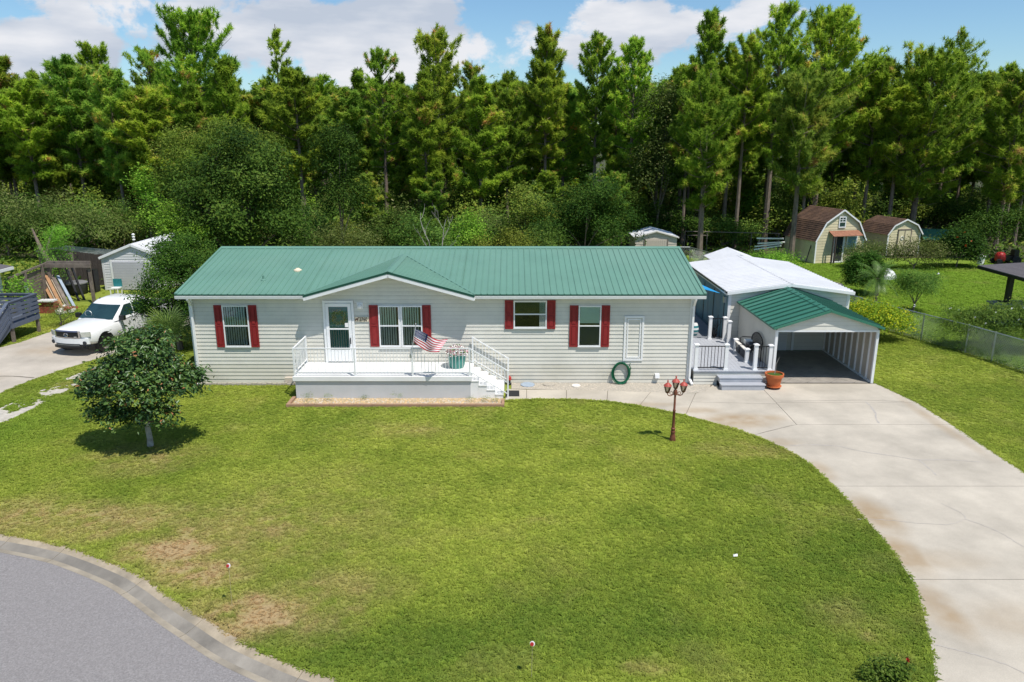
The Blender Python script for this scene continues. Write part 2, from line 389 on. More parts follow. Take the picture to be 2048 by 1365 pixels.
# ------------------------------------------------------------------ mesh building
class MB:
    def __init__(s):
        s.v = []; s.f = []; s.m = []; s.T = None

    def add(s, vs, fs, mi=0):
        b = len(s.v)
        if s.T is not None:
            vs = [tuple(s.T @ Vector(p)) for p in vs]
        s.v.extend(tuple(p) for p in vs)
        s.f.extend(tuple(i + b for i in f) for f in fs)
        s.m.extend([mi] * len(fs))
        return s

    def box(s, x0, x1, y0, y1, z0, z1, mi=0):
        vs = [(x0, y0, z0), (x1, y0, z0), (x1, y1, z0), (x0, y1, z0), (x0, y0, z1), (x1, y0, z1), (x1, y1, z1), (x0, y1, z1)]
        return s.add(vs, [(3, 2, 1, 0), (4, 5, 6, 7), (0, 1, 5, 4), (1, 2, 6, 5), (2, 3, 7, 6), (3, 0, 4, 7)], mi)

    def bar(s, a, b, w, h=None, up=(0, 0, 1), mi=0):
        """a rectangular bar from a to b"""
        a, b = Vector(a), Vector(b)
        h = w if h is None else h
        d = (b - a).normalized()
        u = Vector(up)
        if abs(d.dot(u)) > .98:
            u = Vector((1, 0, 0))
        r = d.cross(u).normalized(); q = r.cross(d)
        vs = []
        for p in (a, b):
            for sx, sy in ((-1, -1), (1, -1), (1, 1), (-1, 1)):
                vs.append(p + r * (sx * w / 2) + q * (sy * h / 2))
        return s.add(vs, [(0, 1, 2, 3), (7, 6, 5, 4), (0, 4, 5, 1), (1, 5, 6, 2), (2, 6, 7, 3), (3, 7, 4, 0)], mi)

    def tube(s, pts, rad, n=6, mi=0, caps=True):
        pts = [Vector(p) for p in pts]
        k = len(pts)
        rs = rad if isinstance(rad, (list, tuple)) else [rad] * k
        vs, fs = [], []
        ref = Vector((0.0, 0.0, 1.0))
        d0 = (pts[-1] - pts[0])
        if d0.length < 1e-6 or abs(d0.normalized().z) > .8:
            ref = Vector((1.0, 0.2, 0.0))
        for i, p in enumerate(pts):
            d = (pts[min(i + 1, k - 1)] - pts[max(i - 1, 0)]).normalized()
            a = d.cross(ref)
            if a.length < 1e-4:
                a = d.cross(Vector((0, 1, 0)))
            a.normalize(); b = d.cross(a)
            for j in range(n):
                t = 2 * math.pi * j / n
                vs.append(p + (a * math.cos(t) + b * math.sin(t)) * rs[i])
        for i in range(k - 1):
            for j in range(n):
                fs.append((i * n + j, i * n + (j + 1) % n, (i + 1) * n + (j + 1) % n, (i + 1) * n + j))
        if caps:
            fs.append(tuple(range(n - 1, -1, -1))); fs.append(tuple((k - 1) * n + j for j in range(n)))
        return s.add(vs, fs, mi)

    def lathe(s, prof, c=(0, 0, 0), n=16, mi=0):
        vs, fs = [], []
        for (r, z) in prof:
            for j in range(n):
                t = 2 * math.pi * j / n
                vs.append((c[0] + r * math.cos(t), c[1] + r * math.sin(t), c[2] + z))
        for i in range(len(prof) - 1):
            for j in range(n):
                fs.append((i * n + j, i * n + (j + 1) % n, (i + 1) * n + (j + 1) % n, (i + 1) * n + j))
        fs.append(tuple(range(n - 1, -1, -1))); fs.append(tuple((len(prof) - 1) * n + j for j in range(n)))
        return s.add(vs, fs, mi)

    def prism(s, poly, off, mi=0):
        """polygon (3D points, counter-clockwise seen from the side off points to) extruded by -off"""
        k = len(poly)
        o = Vector(off)
        top = [Vector(p) for p in poly]
        bot = [p - o for p in top]
        fs = [tuple(range(k)), tuple(range(2 * k - 1, k - 1, -1))]
        for i in range(k):
            j = (i + 1) % k
            fs.append((i, k + i, k + j, j))
        return s.add(top + bot, fs, mi)

    def ring(s, c, R_, r, axis='y', n=20, k=6, sx=1, sz=1, mi=0):
        pts = []
        vs, fs = [], []
        for i in range(n):
            t = 2 * math.pi * i / n
            for j in range(k):
                u = 2 * math.pi * j / k
                a, b, d = (R_ + r * math.cos(u)) * math.cos(t) * sx, (R_ + r * math.cos(u)) * math.sin(t) * sz, r * math.sin(u)
                q = {'y': (a, d, b), 'z': (a, b, d), 'x': (d, a, b)}[axis]
                vs.append((c[0] + q[0], c[1] + q[1], c[2] + q[2]))
        for i in range(n):
            for j in range(k):
                fs.append((i * k + j, ((i + 1) % n) * k + j, ((i + 1) % n) * k + (j + 1) % k, i * k + (j + 1) % k))
        return s.add(vs, fs, mi)

    def mesh(s, name, mats, smooth=False):
        me = bpy.data.meshes.new(name)
        me.from_pydata(s.v, [], s.f)
        mats = mats if isinstance(mats, (list, tuple)) else [mats]
        for m in mats:
            me.materials.append(m)
        if len(mats) > 1:
            me.polygons.foreach_set('material_index', s.m)
        if smooth:
            me.polygons.foreach_set('use_smooth', [True] * len(me.polygons))
        me.update()
        bm = bmesh.new(); bm.from_mesh(me); bmesh.ops.recalc_face_normals(bm, faces=bm.faces); bm.to_mesh(me); bm.free()
        if smooth:
            me.set_sharp_from_angle(angle=R(40))
        return me

    def build(s, name, mats, parent=None, smooth=False):
        return obj(name, s.mesh(name, mats, smooth), parent)


def obj(name, data, parent=None, loc=None, local=False):
    o = bpy.data.objects.new(name, data)
    COL.objects.link(o)
    if parent is not None:
        o.parent = parent
        if not local and parent.type == 'EMPTY':
            o.matrix_parent_inverse = Matrix.Translation(-parent.location)
    if loc is not None:
        o.location = loc
    return o


def tag(o, label=None, cat=None, group=None, kind=None):
    if label: o['label'] = label
    if cat: o['category'] = cat
    if group: o['group'] = group
    if kind: o['kind'] = kind
    return o


def thing(name, label, cat, loc, group=None):
    """an Empty at the thing's base; its parts are modelled in world coordinates (or local, for copies)"""
    o = bpy.data.objects.new(name, None)
    o.empty_display_size = .3
    o.location = loc
    COL.objects.link(o)
    return tag(o, label, cat, group)


def structure(o):
    o['kind'] = 'structure'
    return o


def fast_mesh(name, V, F, mats, tint=None, smooth=False):
    V = np.asarray(V, dtype=np.float32); F = np.asarray(F, dtype=np.int32)
    me = bpy.data.meshes.new(name)
    k = F.shape[1]
    me.vertices.add(len(V)); me.vertices.foreach_set('co', V.ravel())
    me.loops.add(F.size); me.loops.foreach_set('vertex_index', F.ravel())
    me.polygons.add(len(F)); me.polygons.foreach_set('loop_start', np.arange(0, F.size, k, dtype=np.int32))
    for m in (mats if isinstance(mats, (list, tuple)) else [mats]):
        me.materials.append(m)
    if tint is not None:
        at = me.attributes.new('tint', 'FLOAT', 'FACE')
        at.data.foreach_set('value', np.asarray(tint, dtype=np.float32))
    if smooth:
        me.polygons.foreach_set('use_smooth', np.ones(len(F), dtype=bool))
    me.update(calc_edges=True)
    return me


def clip(poly, lo, hi, ax=0):
    """clip a convex 2D polygon to lo <= p[ax] <= hi"""
    for sgn, lim in ((1, lo), (-1, hi)):
        out = []
        for i in range(len(poly)):
            a, b = poly[i], poly[(i + 1) % len(poly)]
            ia, ib = sgn * (a[ax] - lim) >= 0, sgn * (b[ax] - lim) >= 0
            if ia:
                out.append(a)
            if ia != ib:
                t = (lim - a[ax]) / (b[ax] - a[ax])
                out.append((a[0] + (b[0] - a[0]) * t, a[1] + (b[1] - a[1]) * t))
        poly = out
        if not poly:
            return []
    return poly


def roof_plane(parent, O, U, V, poly, mat, pw=.9144, rib=.2286, rh=.026, rw=.045, thick=.02, name='roof_panel', rmat=None):
    """a sheet-metal roof plane cut into its sheets, each with its raised ribs"""
    O, U, V = Vector(O), Vector(U).normalized(), Vector(V).normalized()
    Nn = U.cross(V).normalized()
    if Nn.z < 0:
        Nn = -Nn
    u0 = min(p[0] for p in poly); u1 = max(p[0] for p in poly)
    k = 0
    u = u0
    while u < u1 - .02:
        e = min(u + pw, u1)
        c = clip(poly, u, e - .003)
        if len(c) >= 3:
            mb = MB()
            mb.prism([O + U * a + V * b for a, b in c], Nn * thick)
            r = u + rw / 2 + .004
            while r < e - .01:
                q = clip(poly, r - .002, r + .002)
                if len(q) >= 3:
                    v0 = min(p[1] for p in q); v1 = max(p[1] for p in q)
                    if v1 - v0 > .05:
                        A, B = O + U * r + V * v0 + Nn * (-.001), O + U * r + V * v1 + Nn * (-.001)
                        w1, w2 = U * (rw / 2), U * (rw * .28)
                        vs = [A - w1, A + w1, A + w2 + Nn * rh, A - w2 + Nn * rh, B - w1, B + w1, B + w2 + Nn * rh, B - w2 + Nn * rh]
                        mb.add(vs, [(0, 1, 2, 3), (7, 6, 5, 4), (1, 5, 6, 2), (2, 6, 7, 3), (3, 7, 4, 0)], 1 if rmat else 0)
                r += rib
            mb.build(name, [mat, rmat] if rmat else mat, parent)
        u = e


def siding(parent, O, U, Nn, z0, z1, ul, ur, e, mat, name='siding_board', proud=.022, low_mat=None, low_n=0):
    """overlapping horizontal boards on a wall: O at the wall's foot, U along it, Nn outward; ul, ur = ends at height z"""
    O, U, Nn = Vector(O), Vector(U).normalized(), Vector(Nn).normalized()
    fl = ul if callable(ul) else (lambda z: ul)
    fr = ur if callable(ur) else (lambda z: ur)
    shared = {}
    z, i = z0, 0
    while z < z1 - .02:
        t = min(z + e - .009, z1)  # slit under the next board shows the wall's painted lap shade
        ends = (fl(z), fr(z), fl(t), fr(t))
        if ends[1] - ends[0] > .05 and ends[3] - ends[2] >= 0:
            mt = low_mat if (low_mat and i < low_n) else mat
            key = tuple(round(q, 4) for q in ends) + (round(t - z, 4), mt.name)
            me = shared.get(key)
            if me is None:
                h = t - z
                vs = []
                for (ua, ub, zz, pr) in ((ends[0], ends[1], 0, proud), (ends[2], ends[3], h, .004)):
                    vs += [U * ua + Vector((0, 0, zz)), U * ub + Vector((0, 0, zz)), U * ub + Vector((0, 0, zz)) + Nn * pr, U * ua + Vector((0, 0, zz)) + Nn * pr]
                me = MB().add(vs, [(0, 1, 2, 3), (4, 7, 6, 5), (3, 2, 6, 7), (0, 3, 7, 4), (1, 5, 6, 2), (0, 4, 5, 1)]).mesh(name, mt)
                shared[key] = me
            obj(name, me, parent, loc=O + Vector((0, 0, z)))
        z += e; i += 1


def catmull(pts, n=8, closed=False):
    out = []
    P = [np.array(p, float) for p in pts]
    k = len(P)
    for i in range(k if closed else k - 1):
        p0 = P[(i - 1) % k] if (closed or i > 0) else 2 * P[0] - P[1]
        p1, p2 = P[i], P[(i + 1) % k]
        p3 = P[(i + 2) % k] if (closed or i + 2 < k) else 2 * P[-1] - P[-2]
        for j in range(n):
            t = j / n
            out.append(tuple(.5 * ((2 * p1) + (-p0 + p2) * t + (2 * p0 - 5 * p1 + 4 * p2 - p3) * t * t + (-p0 + 3 * p1 - 3 * p2 + p3) * t ** 3)))
    if not closed:
        out.append(tuple(P[-1]))
    return out


def inpoly(x, y, poly):
    """vectorised point in polygon"""
    c = np.zeros(x.shape, bool)
    k = len(poly)
    for i in range(k):
        x0, y0 = poly[i]; x1, y1 = poly[(i + 1) % k]
        if y0 == y1:
            continue
        cond = ((y0 > y) != (y1 > y)) & (x < (x1 - x0) * (y - y0) / (y1 - y0) + x0)
        c ^= cond
    return c


def vnoise(x, y, seed=0):
    xi, yi = np.floor(x).astype(np.int64), np.floor(y).astype(np.int64)
    xf, yf = x - xi, y - yi

    def h(a, b):
        n = (a * 374761393 + b * 668265263 + seed * 1442695041) & 0xffffffff
        n = ((n ^ (n >> 13)) * 1274126177) & 0xffffffff
        return ((n ^ (n >> 16)) & 0xffff) / 65535.0
    u, v = xf * xf * (3 - 2 * xf), yf * yf * (3 - 2 * yf)
    return (h(xi, yi) * (1 - u) + h(xi + 1, yi) * u) * (1 - v) + (h(xi, yi + 1) * (1 - u) + h(xi + 1, yi + 1) * u) * v


def fbm(x, y, sc, seed=0, o=4):
    t, a, s = 0, .5, 0
    for i in range(o):
        t = t + a * vnoise(x * sc + i * 17.3, y * sc - i * 9.1, seed + i); s += a; a *= .55; sc *= 2.07
    return t / s


# ================================================================== THE GROUND
def gp(px, py, z=0.0):
    """where a sight line from the survey camera meets height z (used to lay out real ground positions)"""
    d = sky_dir(px, py)
    t = (z - 8.8) / d.z
    return (d.x * t, d.y * t)


CURB_OUT = [(-24, 13.6), (-20, 15.3), (-16, 16.1), (-13.6, 15.95), (-11.81, 15.55), (-11.01, 15.34), (-10.28, 15.11), (-9.57, 14.84), (-8.2, 14.13), (-7.39, 13.58), (-6.37, 12.78),
            (-5.81, 12.37), (-4.92, 11.73), (-3.72, 11.07), (-2.83, 10.65), (-1.5, 9.7), (-.4, 8.4), (.3, 6.8), (.6, 5)]
CURB_OUT = [(p[0], p[1]) for p in catmull(CURB_OUT, 5)]
DRIVE_IN = catmull([(5.71, 23.18), (6.55, 22.4), (7.41, 21.46), (8.08, 20.22), (8.33, 19.2), (8.41, 17.97), (8.43, 16.55), (8.38, 14.96), (8.22, 13.7), (7.99, 12.87), (7.6, 11.83), (7.07, 10.65), (6.2, 9.3), (5.0, 7.8), (3.5, 6.4)], 5)
DRIVE_RIGHT = [(13.5, 26.6), (13.75, 25.4), (13.95, 24.4), (13.98, 22.3), (13.95, 17.92), (13.93, 13.65), (13.9, 9.3), (13.9, 5)]
WALK_NEAR = [(-.24, 24.62), (.51, 24.74), (1.08, 24.76), (1.9, 24.75), (2.4, 24.72), (3.29, 24.55), (4.34, 24.08), (5.22, 23.5), (5.71, 23.18)]
WALK_FAR = [(-.2, 25.85), (.53, 25.78), (1.97, 25.72), (3.45, 25.63), (4.97, 25.5), (6.56, 25.4)]
STREET_POLY = CURB_OUT + [(.6, -5), (-30, -5), (-30, 10)]
DRIVE_POLY = WALK_NEAR + [tuple(p) for p in DRIVE_IN[1:]] + [(14, 5)] + DRIVE_RIGHT[::-1] + [(9.6, 26.6), (7.5, 26.6), (6.56, 25.4)] + WALK_FAR[::-1]
NDRIVE = [(-19.2, 12), (-18.55, 20), (-18.33, 25.43), (-18.15, 27), (-17.3, 29.5), (-16.3, 32), (-15.6, 36), (-15.5, 42), (-20.9, 42), (-21.3, 38), (-21.6, 35.5), (-22, 32.3), (-23.6, 28), (-25, 22), (-26, 12)]
TRACK = [(-17.9, 18), (-17.6, 21), (-17.35, 23.5), (-17.15, 25.6), (-16.85, 27.6), (-16.2, 30.5), (-15.2, 30.5), (-15.9, 28), (-16.1, 25.6), (-16.2, 23.5), (-16.5, 20.5), (-16.9, 18)]

def inset(poly, d):
    """shrink a polygon by d along its inward corner bisectors"""
    k = len(poly)
    area = sum(poly[i][0] * poly[(i + 1) % k][1] - poly[(i + 1) % k][0] * poly[i][1] for i in range(k))
    sg = 1 if area > 0 else -1
    out = []
    for i in range(k):
        a, b, c = poly[i - 1], poly[i], poly[(i + 1) % k]
        e1 = Vector((b[0] - a[0], b[1] - a[1])); e2 = Vector((c[0] - b[0], c[1] - b[1]))
        if e1.length < 1e-6 or e2.length < 1e-6:
            out.append(b); continue
        n1 = Vector((-e1.y, e1.x)).normalized() * sg; n2 = Vector((-e2.y, e2.x)).normalized() * sg
        n = n1 + n2
        n = n1 if n.length < .3 else n.normalized() / max(.4, n.normalized().dot(n1))
        out.append((b[0] + n.x * d, b[1] + n.y * d))
    return out


gm = MB()
gm.add([(-700, -40, -.12), (700, -40, -.12), (700, 900, -.12), (-700, 900, -.12)], [(0, 1, 2, 3)])
structure(gm.build('ground', M['forestfloor']))


def dry_map(x, y):
    """0 green .. 1 straw, where the turf has browned"""
    d = np.zeros_like(x)
    for (px, py, rx, ry, w) in [(330, 1098, 1.4, .7, 1.15), (405, 1145, 1.2, .65, 1.1), (520, 1225, 1.5, .75, 1.1), (470, 1260, .9, .5, .8), (150, 1025, 2.2, .8, .7), (60, 1030, 2.0, 1.0, .65), (230, 1050, 2.6, 1.0, .6),
                                (450, 1060, 3.4, 2.0, .5), (600, 1000, 3, 2, .22), (620, 1240, 1.2, .8, .45), (650, 1180, 1.8, 1.0, .35), (1090, 1040, .6, .3, .25), (1300, 1335, .5, .25, .5), (1740, 1275, .3, .25, .35), (1660, 1030, 1.0, .8, .2), (1700, 1230, .8, .8, .22),
                                (800, 860, 2.5, .8, .3), (300, 915, 1.6, 1.2, .55), (1500, 900, 1.6, .7, .35), (560, 1050, .8, .4, .55), (700, 1225, .5, .3, .5), (180, 770, 1.2, 1.2, .2)]:
        cx, cy = gp(px, py)
        r = np.sqrt(((x - cx) / rx) ** 2 + ((y - cy) / ry) ** 2)
        d = np.maximum(d, w * np.clip(1.25 - r, 0, 1))
    n = fbm(x, y, 1.1, 11, 5)
    n2 = fbm(x, y, 4.5, 31, 3)
    d = d * (.15 + 1.5 * np.clip((n * .6 + n2 * .4 - .3) * 2.2, 0, 1))
    d = d + .16 * np.clip((fbm(x, y, .9, 5, 4) - .56) * 4, 0, 1) + .05 * np.clip((n2 - .55) * 4, 0, 1)
    return np.clip(d, 0, 1)


def tone_map(x, y):
    """0 dark clover green .. 1 light yellow green"""
    t = .60 + .7 * (fbm(x, y, .32, 71, 4) - .5) + .55 * (fbm(x, y, 1.5, 91, 3) - .5)
    # broad-leaved weeds towards the street and the drive
    for (px, py, rx, ry, w) in [(1500, 1200, 6, 3.5, -.28), (1000, 1250, 5, 1.8, -.18), (1750, 1150, 2.4, 4, -.30), (700, 1320, 2.5, 1.2, -.35), (1450, 900, 3, 2, .05), (1000, 1080, 6, 3, .18), (700, 900, 5, 3, .10), (1000, 830, 6, 1.2, -.02)]:
        cx, cy = gp(px, py)
        r = np.sqrt(((x - cx) / rx) ** 2 + ((y - cy) / ry) ** 2)
        t = t + w * np.clip(1.3 - r, 0, 1)
    return np.clip(t, 0, 1)


def lush_map(x, y):
    """the neighbour's longer, fresher grass beyond the wire fence; the left verge"""
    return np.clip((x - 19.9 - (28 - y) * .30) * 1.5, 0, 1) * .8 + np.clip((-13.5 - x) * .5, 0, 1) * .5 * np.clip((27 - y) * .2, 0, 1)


def grass_mat(name, instanced):
    m, nt, b = new_mat(name)
    N, L = nt.nodes, nt.links

    def attr(a):
        n = N.new('ShaderNodeAttribute'); n.attribute_name = a
        n.attribute_type = 'INSTANCER' if instanced else 'GEOMETRY'
        return n.outputs['Fac']
    r = N.new('ShaderNodeValToRGB')
    e = r.color_ramp.elements
    e[0].position = 0; e[0].color = (.185, .280, .042, 1)
    e[1].position = 1; e[1].color = (.475, .53, .095, 1)
    q = e.new(.5); q.color = (.315, .395, .060, 1)
    L.new(attr('tone'), r.inputs[0])
    lx = N.new('ShaderNodeMix'); lx.data_type = 'RGBA'
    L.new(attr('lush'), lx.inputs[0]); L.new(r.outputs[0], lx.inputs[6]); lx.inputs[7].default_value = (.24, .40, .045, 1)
    mx = N.new('ShaderNodeMix'); mx.data_type = 'RGBA'
    L.new(attr('dry'), mx.inputs[0]); L.new(lx.outputs[2], mx.inputs[6]); mx.inputs[7].default_value = (.58, .42, .22, 1)
    last = mx.outputs[2]
    hs = N.new('ShaderNodeHueSaturation')
    v = N.new('ShaderNodeMapRange')
    if instanced:
        oi = N.new('ShaderNodeObjectInfo')
        v.inputs[3].default_value = .82; v.inputs[4].default_value = 1.24
        L.new(oi.outputs['Random'], v.inputs[0])
    else:
        g = N.new('ShaderNodeNewGeometry')
        n = N.new('ShaderNodeTexNoise'); n.inputs['Scale'].default_value = 16; n.inputs['Detail'].default_value = 6; n.inputs['Roughness'].default_value = .7
        L.new(g.outputs['Position'], n.inputs['Vector'])
        v.inputs[1].default_value = .3; v.inputs[2].default_value = .7
        v.inputs[3].default_value = .42; v.inputs[4].default_value = .80
        L.new(n.outputs[0], v.inputs[0])
        bp = N.new('ShaderNodeBump'); bp.inputs['Strength'].default_value = .5; bp.inputs['Distance'].default_value = .05
        L.new(n.outputs[0], bp.inputs['Height']); L.new(bp.outputs[0], b.inputs['Normal'])
    L.new(v.outputs[0], hs.inputs['Value'])
    L.new(last, hs.inputs['Color'])
    L.new(hs.outputs[0], b.inputs['Base Color'])
    b.inputs['Roughness'].default_value = .6
    b.inputs['Specular IOR Level'].default_value = .03
    if instanced:
        tr = N.new('ShaderNodeBsdfTranslucent'); L.new(hs.outputs[0], tr.inputs[0])
        ms = N.new('ShaderNodeMixShader'); ms.inputs[0].default_value = .5
        L.new(b.outputs[0], ms.inputs[1]); L.new(tr.outputs[0], ms.inputs[2])
        L.new(ms.outputs[0], N['Material Output'].inputs[0])
    return m


def pattr(me, name, vals):
    a = me.attributes.new(name, 'FLOAT', 'POINT')
    a.data.foreach_set('value', np.asarray(vals, dtype=np.float32))


def build_lawn():
    st = .25
    xs = np.arange(-46, 52.01, st); ys = np.arange(4, 57.01, st)
    X, Y_ = np.meshgrid(xs, ys)
    X = X.ravel(); Y_ = Y_.ravel()
    V = np.stack([X, Y_, .006 * (fbm(X, Y_, .6, 3, 3) - .5)], 1)
    nx, ny = len(xs), len(ys)
    i, j = np.meshgrid(np.arange(nx - 1), np.arange(ny - 1))
    b = (j * nx + i).ravel()
    F = np.stack([b, b + 1, b + nx + 1, b + nx], 1)
    c = V[F].mean(1)
    keep = ~inpoly(c[:, 0], c[:, 1], [(a - .25, b - .35) for a, b in CURB_OUT] + [(.4, -5), (-30, -5), (-30, 10)])
    F = F[keep]
    V[:, 2] -= .006
    V[inpoly(X, Y_, STREET_POLY), 2] = -.22
    me = fast_mesh('lawn', V, F, grass_mat('turf', False))
    pattr(me, 'dry', dry_map(X, Y_)); pattr(me, 'tone', tone_map(X, Y_)); pattr(me, 'lush', lush_map(X, Y_))
    structure(obj('lawn', me))


build_lawn()


def build_grass():
    rng = np.random.default_rng(5)
    P = []
    for (x0, x1, y0, y1, den) in [(-16, 16.5, 9.5, 16, 430), (-18, 20, 16, 22, 330), (-22, 21, 22, 27, 240), (-24, -12, 27, 40, 90), (13.4, 24, 27, 38, 150), (19, 40, 38, 54, 60), (-40, -24, 40, 52, 6), (24, 34, 27, 38, 30), (-12, 14, 7.0, 9.5, 120), (16.5, 26, 8, 16, 150), (20, 27, 16, 27, 130)]:
        n = int((x1 - x0) * (y1 - y0) * den)
        P.append(np.stack([rng.uniform(x0, x1, n), rng.uniform(y0, y1, n)], 1))
    P = np.concatenate(P)
    x, y = P[:, 0], P[:, 1]
    # only what the street side can see, with a margin
    vis = np.abs(x) < (y * .72 + 9)
    ok = vis & ~inpoly(x, y, [(px + .0, py) for px, py in STREET_POLY]) & ~inpoly(x, y, inset(DRIVE_POLY, .03)) & ~inpoly(x, y, NDRIVE)
    ok &= ~((x > -11.8) & (x < 6.7) & (y > 26.45) & (y < 36))            # house
    ok &= ~((x > -7.65) & (x < -.1) & (y > 24.05) & (y < 26.6))          # porch and its bed
    ok &= ~((x > -.1) & (x < 7.4) & (y > 25.4) & (y < 26.6))             # gravel bed
    ok &= ~((x > 6.6) & (x < 13.5) & (y > 26.2) & (y < 41))              # deck, carport, garage
    tr = inpoly(x, y, TRACK)
    ok &= ~(tr & (fbm(x, y, 1.8, 44, 3) > .46))
    P = P[ok]
    # shaggy edge where turf meets the concrete
    E = []
    for path, nn_, off in ((list(DRIVE_IN), 75, -.03), (WALK_NEAR, 70, -.03), (DRIVE_RIGHT, 60, .03), (CURB_OUT[8:], 45, .0)):
        for a, b in zip(path, path[1:]):
            dx, dy = b[0] - a[0], b[1] - a[1]; l = math.hypot(dx, dy)
            k = int(l * nn_)
            t = rng.random(k); w = rng.normal(0, .022, k) + off
            sx, sy = (-dy / l, dx / l) if path is not DRIVE_RIGHT else (-dy / l, dx / l)
            if path is WALK_NEAR or path[0] == DRIVE_IN[0]:
                sx, sy = dy / l, -dx / l
                w = -w
            if path is DRIVE_RIGHT:
                w = np.abs(w) * (1 if sx > 0 else -1)
            E.append(np.stack([a[0] + dx * t + sx * w, a[1] + dy * t + sy * w], 1))
    P = np.concatenate([P] + E)
    x, y = P[:, 0], P[:, 1]
    dry, tone, lush = dry_map(x, y), tone_map(x, y), lush_map(x, y)
    thin = rng.random(len(P)) < 1 - .55 * np.clip(dry * 1.3 - .3, 0, 1)
    P, dry, tone, lush = P[thin], dry[thin], tone[thin], lush[thin]
    x, y = P[:, 0], P[:, 1]
    ne = sum(len(e) for e in E)
    tone = np.clip(tone + rng.normal(0, .10, len(P)), 0, 1)
    me = bpy.data.meshes.new('grass')
    me.vertices.add(len(P))
    co = np.zeros((len(P), 3), np.float32); co[:, :2] = P
    co[:, 2] = .0
    me.vertices.foreach_set('co', co.ravel())
    sc = rng.uniform(.65, 1.25, len(P)) * (1 + .7 * np.clip(lush, 0, 1)) * (1 - .35 * dry) * (1 + .35 * np.clip((y - 24) / 12, 0, 1.2)) * np.where(np.arange(len(P)) > len(P) - ne * .97, 1.35, 1.0)
    for nme, v in (('dry', dry), ('tone', tone), ('lush', lush), ('size', sc)):
        pattr(me, nme, v)
    gmat = grass_mat('grass_blades', True)
    tufts = []
    for k in range(4):
        r2 = np.random.default_rng(100 + k)
        V, F = [], []
        n = 13
        for i in range(n):
            a = r2.uniform(0, 6.28); rr = r2.uniform(0, .05)
            bx, by = rr * math.cos(a), rr * math.sin(a)
            lean = r2.uniform(.5, 2.0); h = r2.uniform(.024, .042)
            a2 = r2.uniform(0, 6.28)
            w = r2.uniform(.005, .009) if k < 3 else r2.uniform(.012, .018)
            if k == 3: h *= .75
            tx, ty = bx + lean * h * math.cos(a2), by + lean * h * math.sin(a2)
            nx, ny = -math.sin(a2) * w, math.cos(a2) * w
            mx_, my_ = (bx + tx) / 2, (by + ty) / 2
            b = len(V)
            V += [(bx - nx * .7, by - ny * .7, 0), (bx + nx * .7, by + ny * .7, 0), (mx_ + nx, my_ + ny, h * .7), (mx_ - nx, my_ - ny, h * .7), (tx, ty, h * max(.35, 1.05 - .30 * lean))]
            F += [(b, b + 1, b + 2), (b, b + 2, b + 3), (b + 3, b + 2, b + 4)]
        t = bpy.data.objects.new('grass_tuft', fast_mesh('grass_tuft', V, F, gmat))
        tufts.append(t)
    o = obj('grass', me)
    o['kind'] = 'stuff'
    ng = bpy.data.node_groups.new('grass_scatter', 'GeometryNodeTree')
    ng.interface.new_socket('Geometry', in_out='INPUT', socket_type='NodeSocketGeometry')
    ng.interface.new_socket('Geometry', in_out='OUTPUT', socket_type='NodeSocketGeometry')
    N, L = ng.nodes, ng.links
    gi, go = N.new('NodeGroupInput'), N.new('NodeGroupOutput')
    ip = N.new('GeometryNodeInstanceOnPoints'); jn = N.new('GeometryNodeJoinGeometry')
    for t in tufts:
        oi = N.new('GeometryNodeObjectInfo'); oi.inputs['Object'].default_value = t; oi.inputs['As Instance'].default_value = True
        L.new(oi.outputs['Geometry'], jn.inputs[0])
    L.new(gi.outputs[0], ip.inputs['Points']); L.new(jn.outputs[0], ip.inputs['Instance'])
    ip.inputs['Pick Instance'].default_value = True
    ri = N.new('FunctionNodeRandomValue'); ri.data_type = 'INT'
    ri.inputs[4].default_value = 0; ri.inputs[5].default_value = 3
    L.new(ri.outputs[2], ip.inputs['Instance Index'])
    rv = N.new('FunctionNodeRandomValue'); rv.data_type = 'FLOAT_VECTOR'
    rv.inputs[0].default_value = (-.15, -.15, 0); rv.inputs[1].default_value = (.15, .15, 6.283)
    er = N.new('FunctionNodeEulerToRotation'); L.new(rv.outputs[0], er.inputs[0]); L.new(er.outputs[0], ip.inputs['Rotation'])
    na = N.new('GeometryNodeInputNamedAttribute'); na.data_type = 'FLOAT'; na.inputs[0].default_value = 'size'
    L.new(na.outputs[0], ip.inputs['Scale'])
    L.new(ip.outputs[0], go.inputs[0])
    md = o.modifiers.new('scatter', 'NODES'); md.node_group = ng


build_grass()


def ribbon(name, path, w, z, mat, parent=None, var=.4, seed=1):
    rr = random.Random(seed)
    mb = MB()
    k = len(path)
    vs = []
    for i, p in enumerate(path):
        a, b = path[max(i - 1, 0)], path[min(i + 1, k - 1)]
        dx, dy = b[0] - a[0], b[1] - a[1]
        l = math.hypot(dx, dy) or 1
        ww = w * (1 + rr.uniform(-var, var)) / 2
        vs += [(p[0] - dy / l * ww, p[1] + dx / l * ww, z), (p[0] + dy / l * ww, p[1] - dx / l * ww, z)]
    mb.add(vs, [(2 * i, 2 * i + 1, 2 * i + 3, 2 * i + 2) for i in range(k - 1)])
    return mb.build(name, mat, parent)


def flat(poly, z, mat, name, parent=None, thick=0.0):
    mb = MB()
    if thick:
        mb.prism([(p[0], p[1], z) for p in poly], (0, 0, thick))
    else:
        mb.add([(p[0], p[1], z) for p in poly], [tuple(range(len(poly)))])
    return mb.build(name, mat, parent)


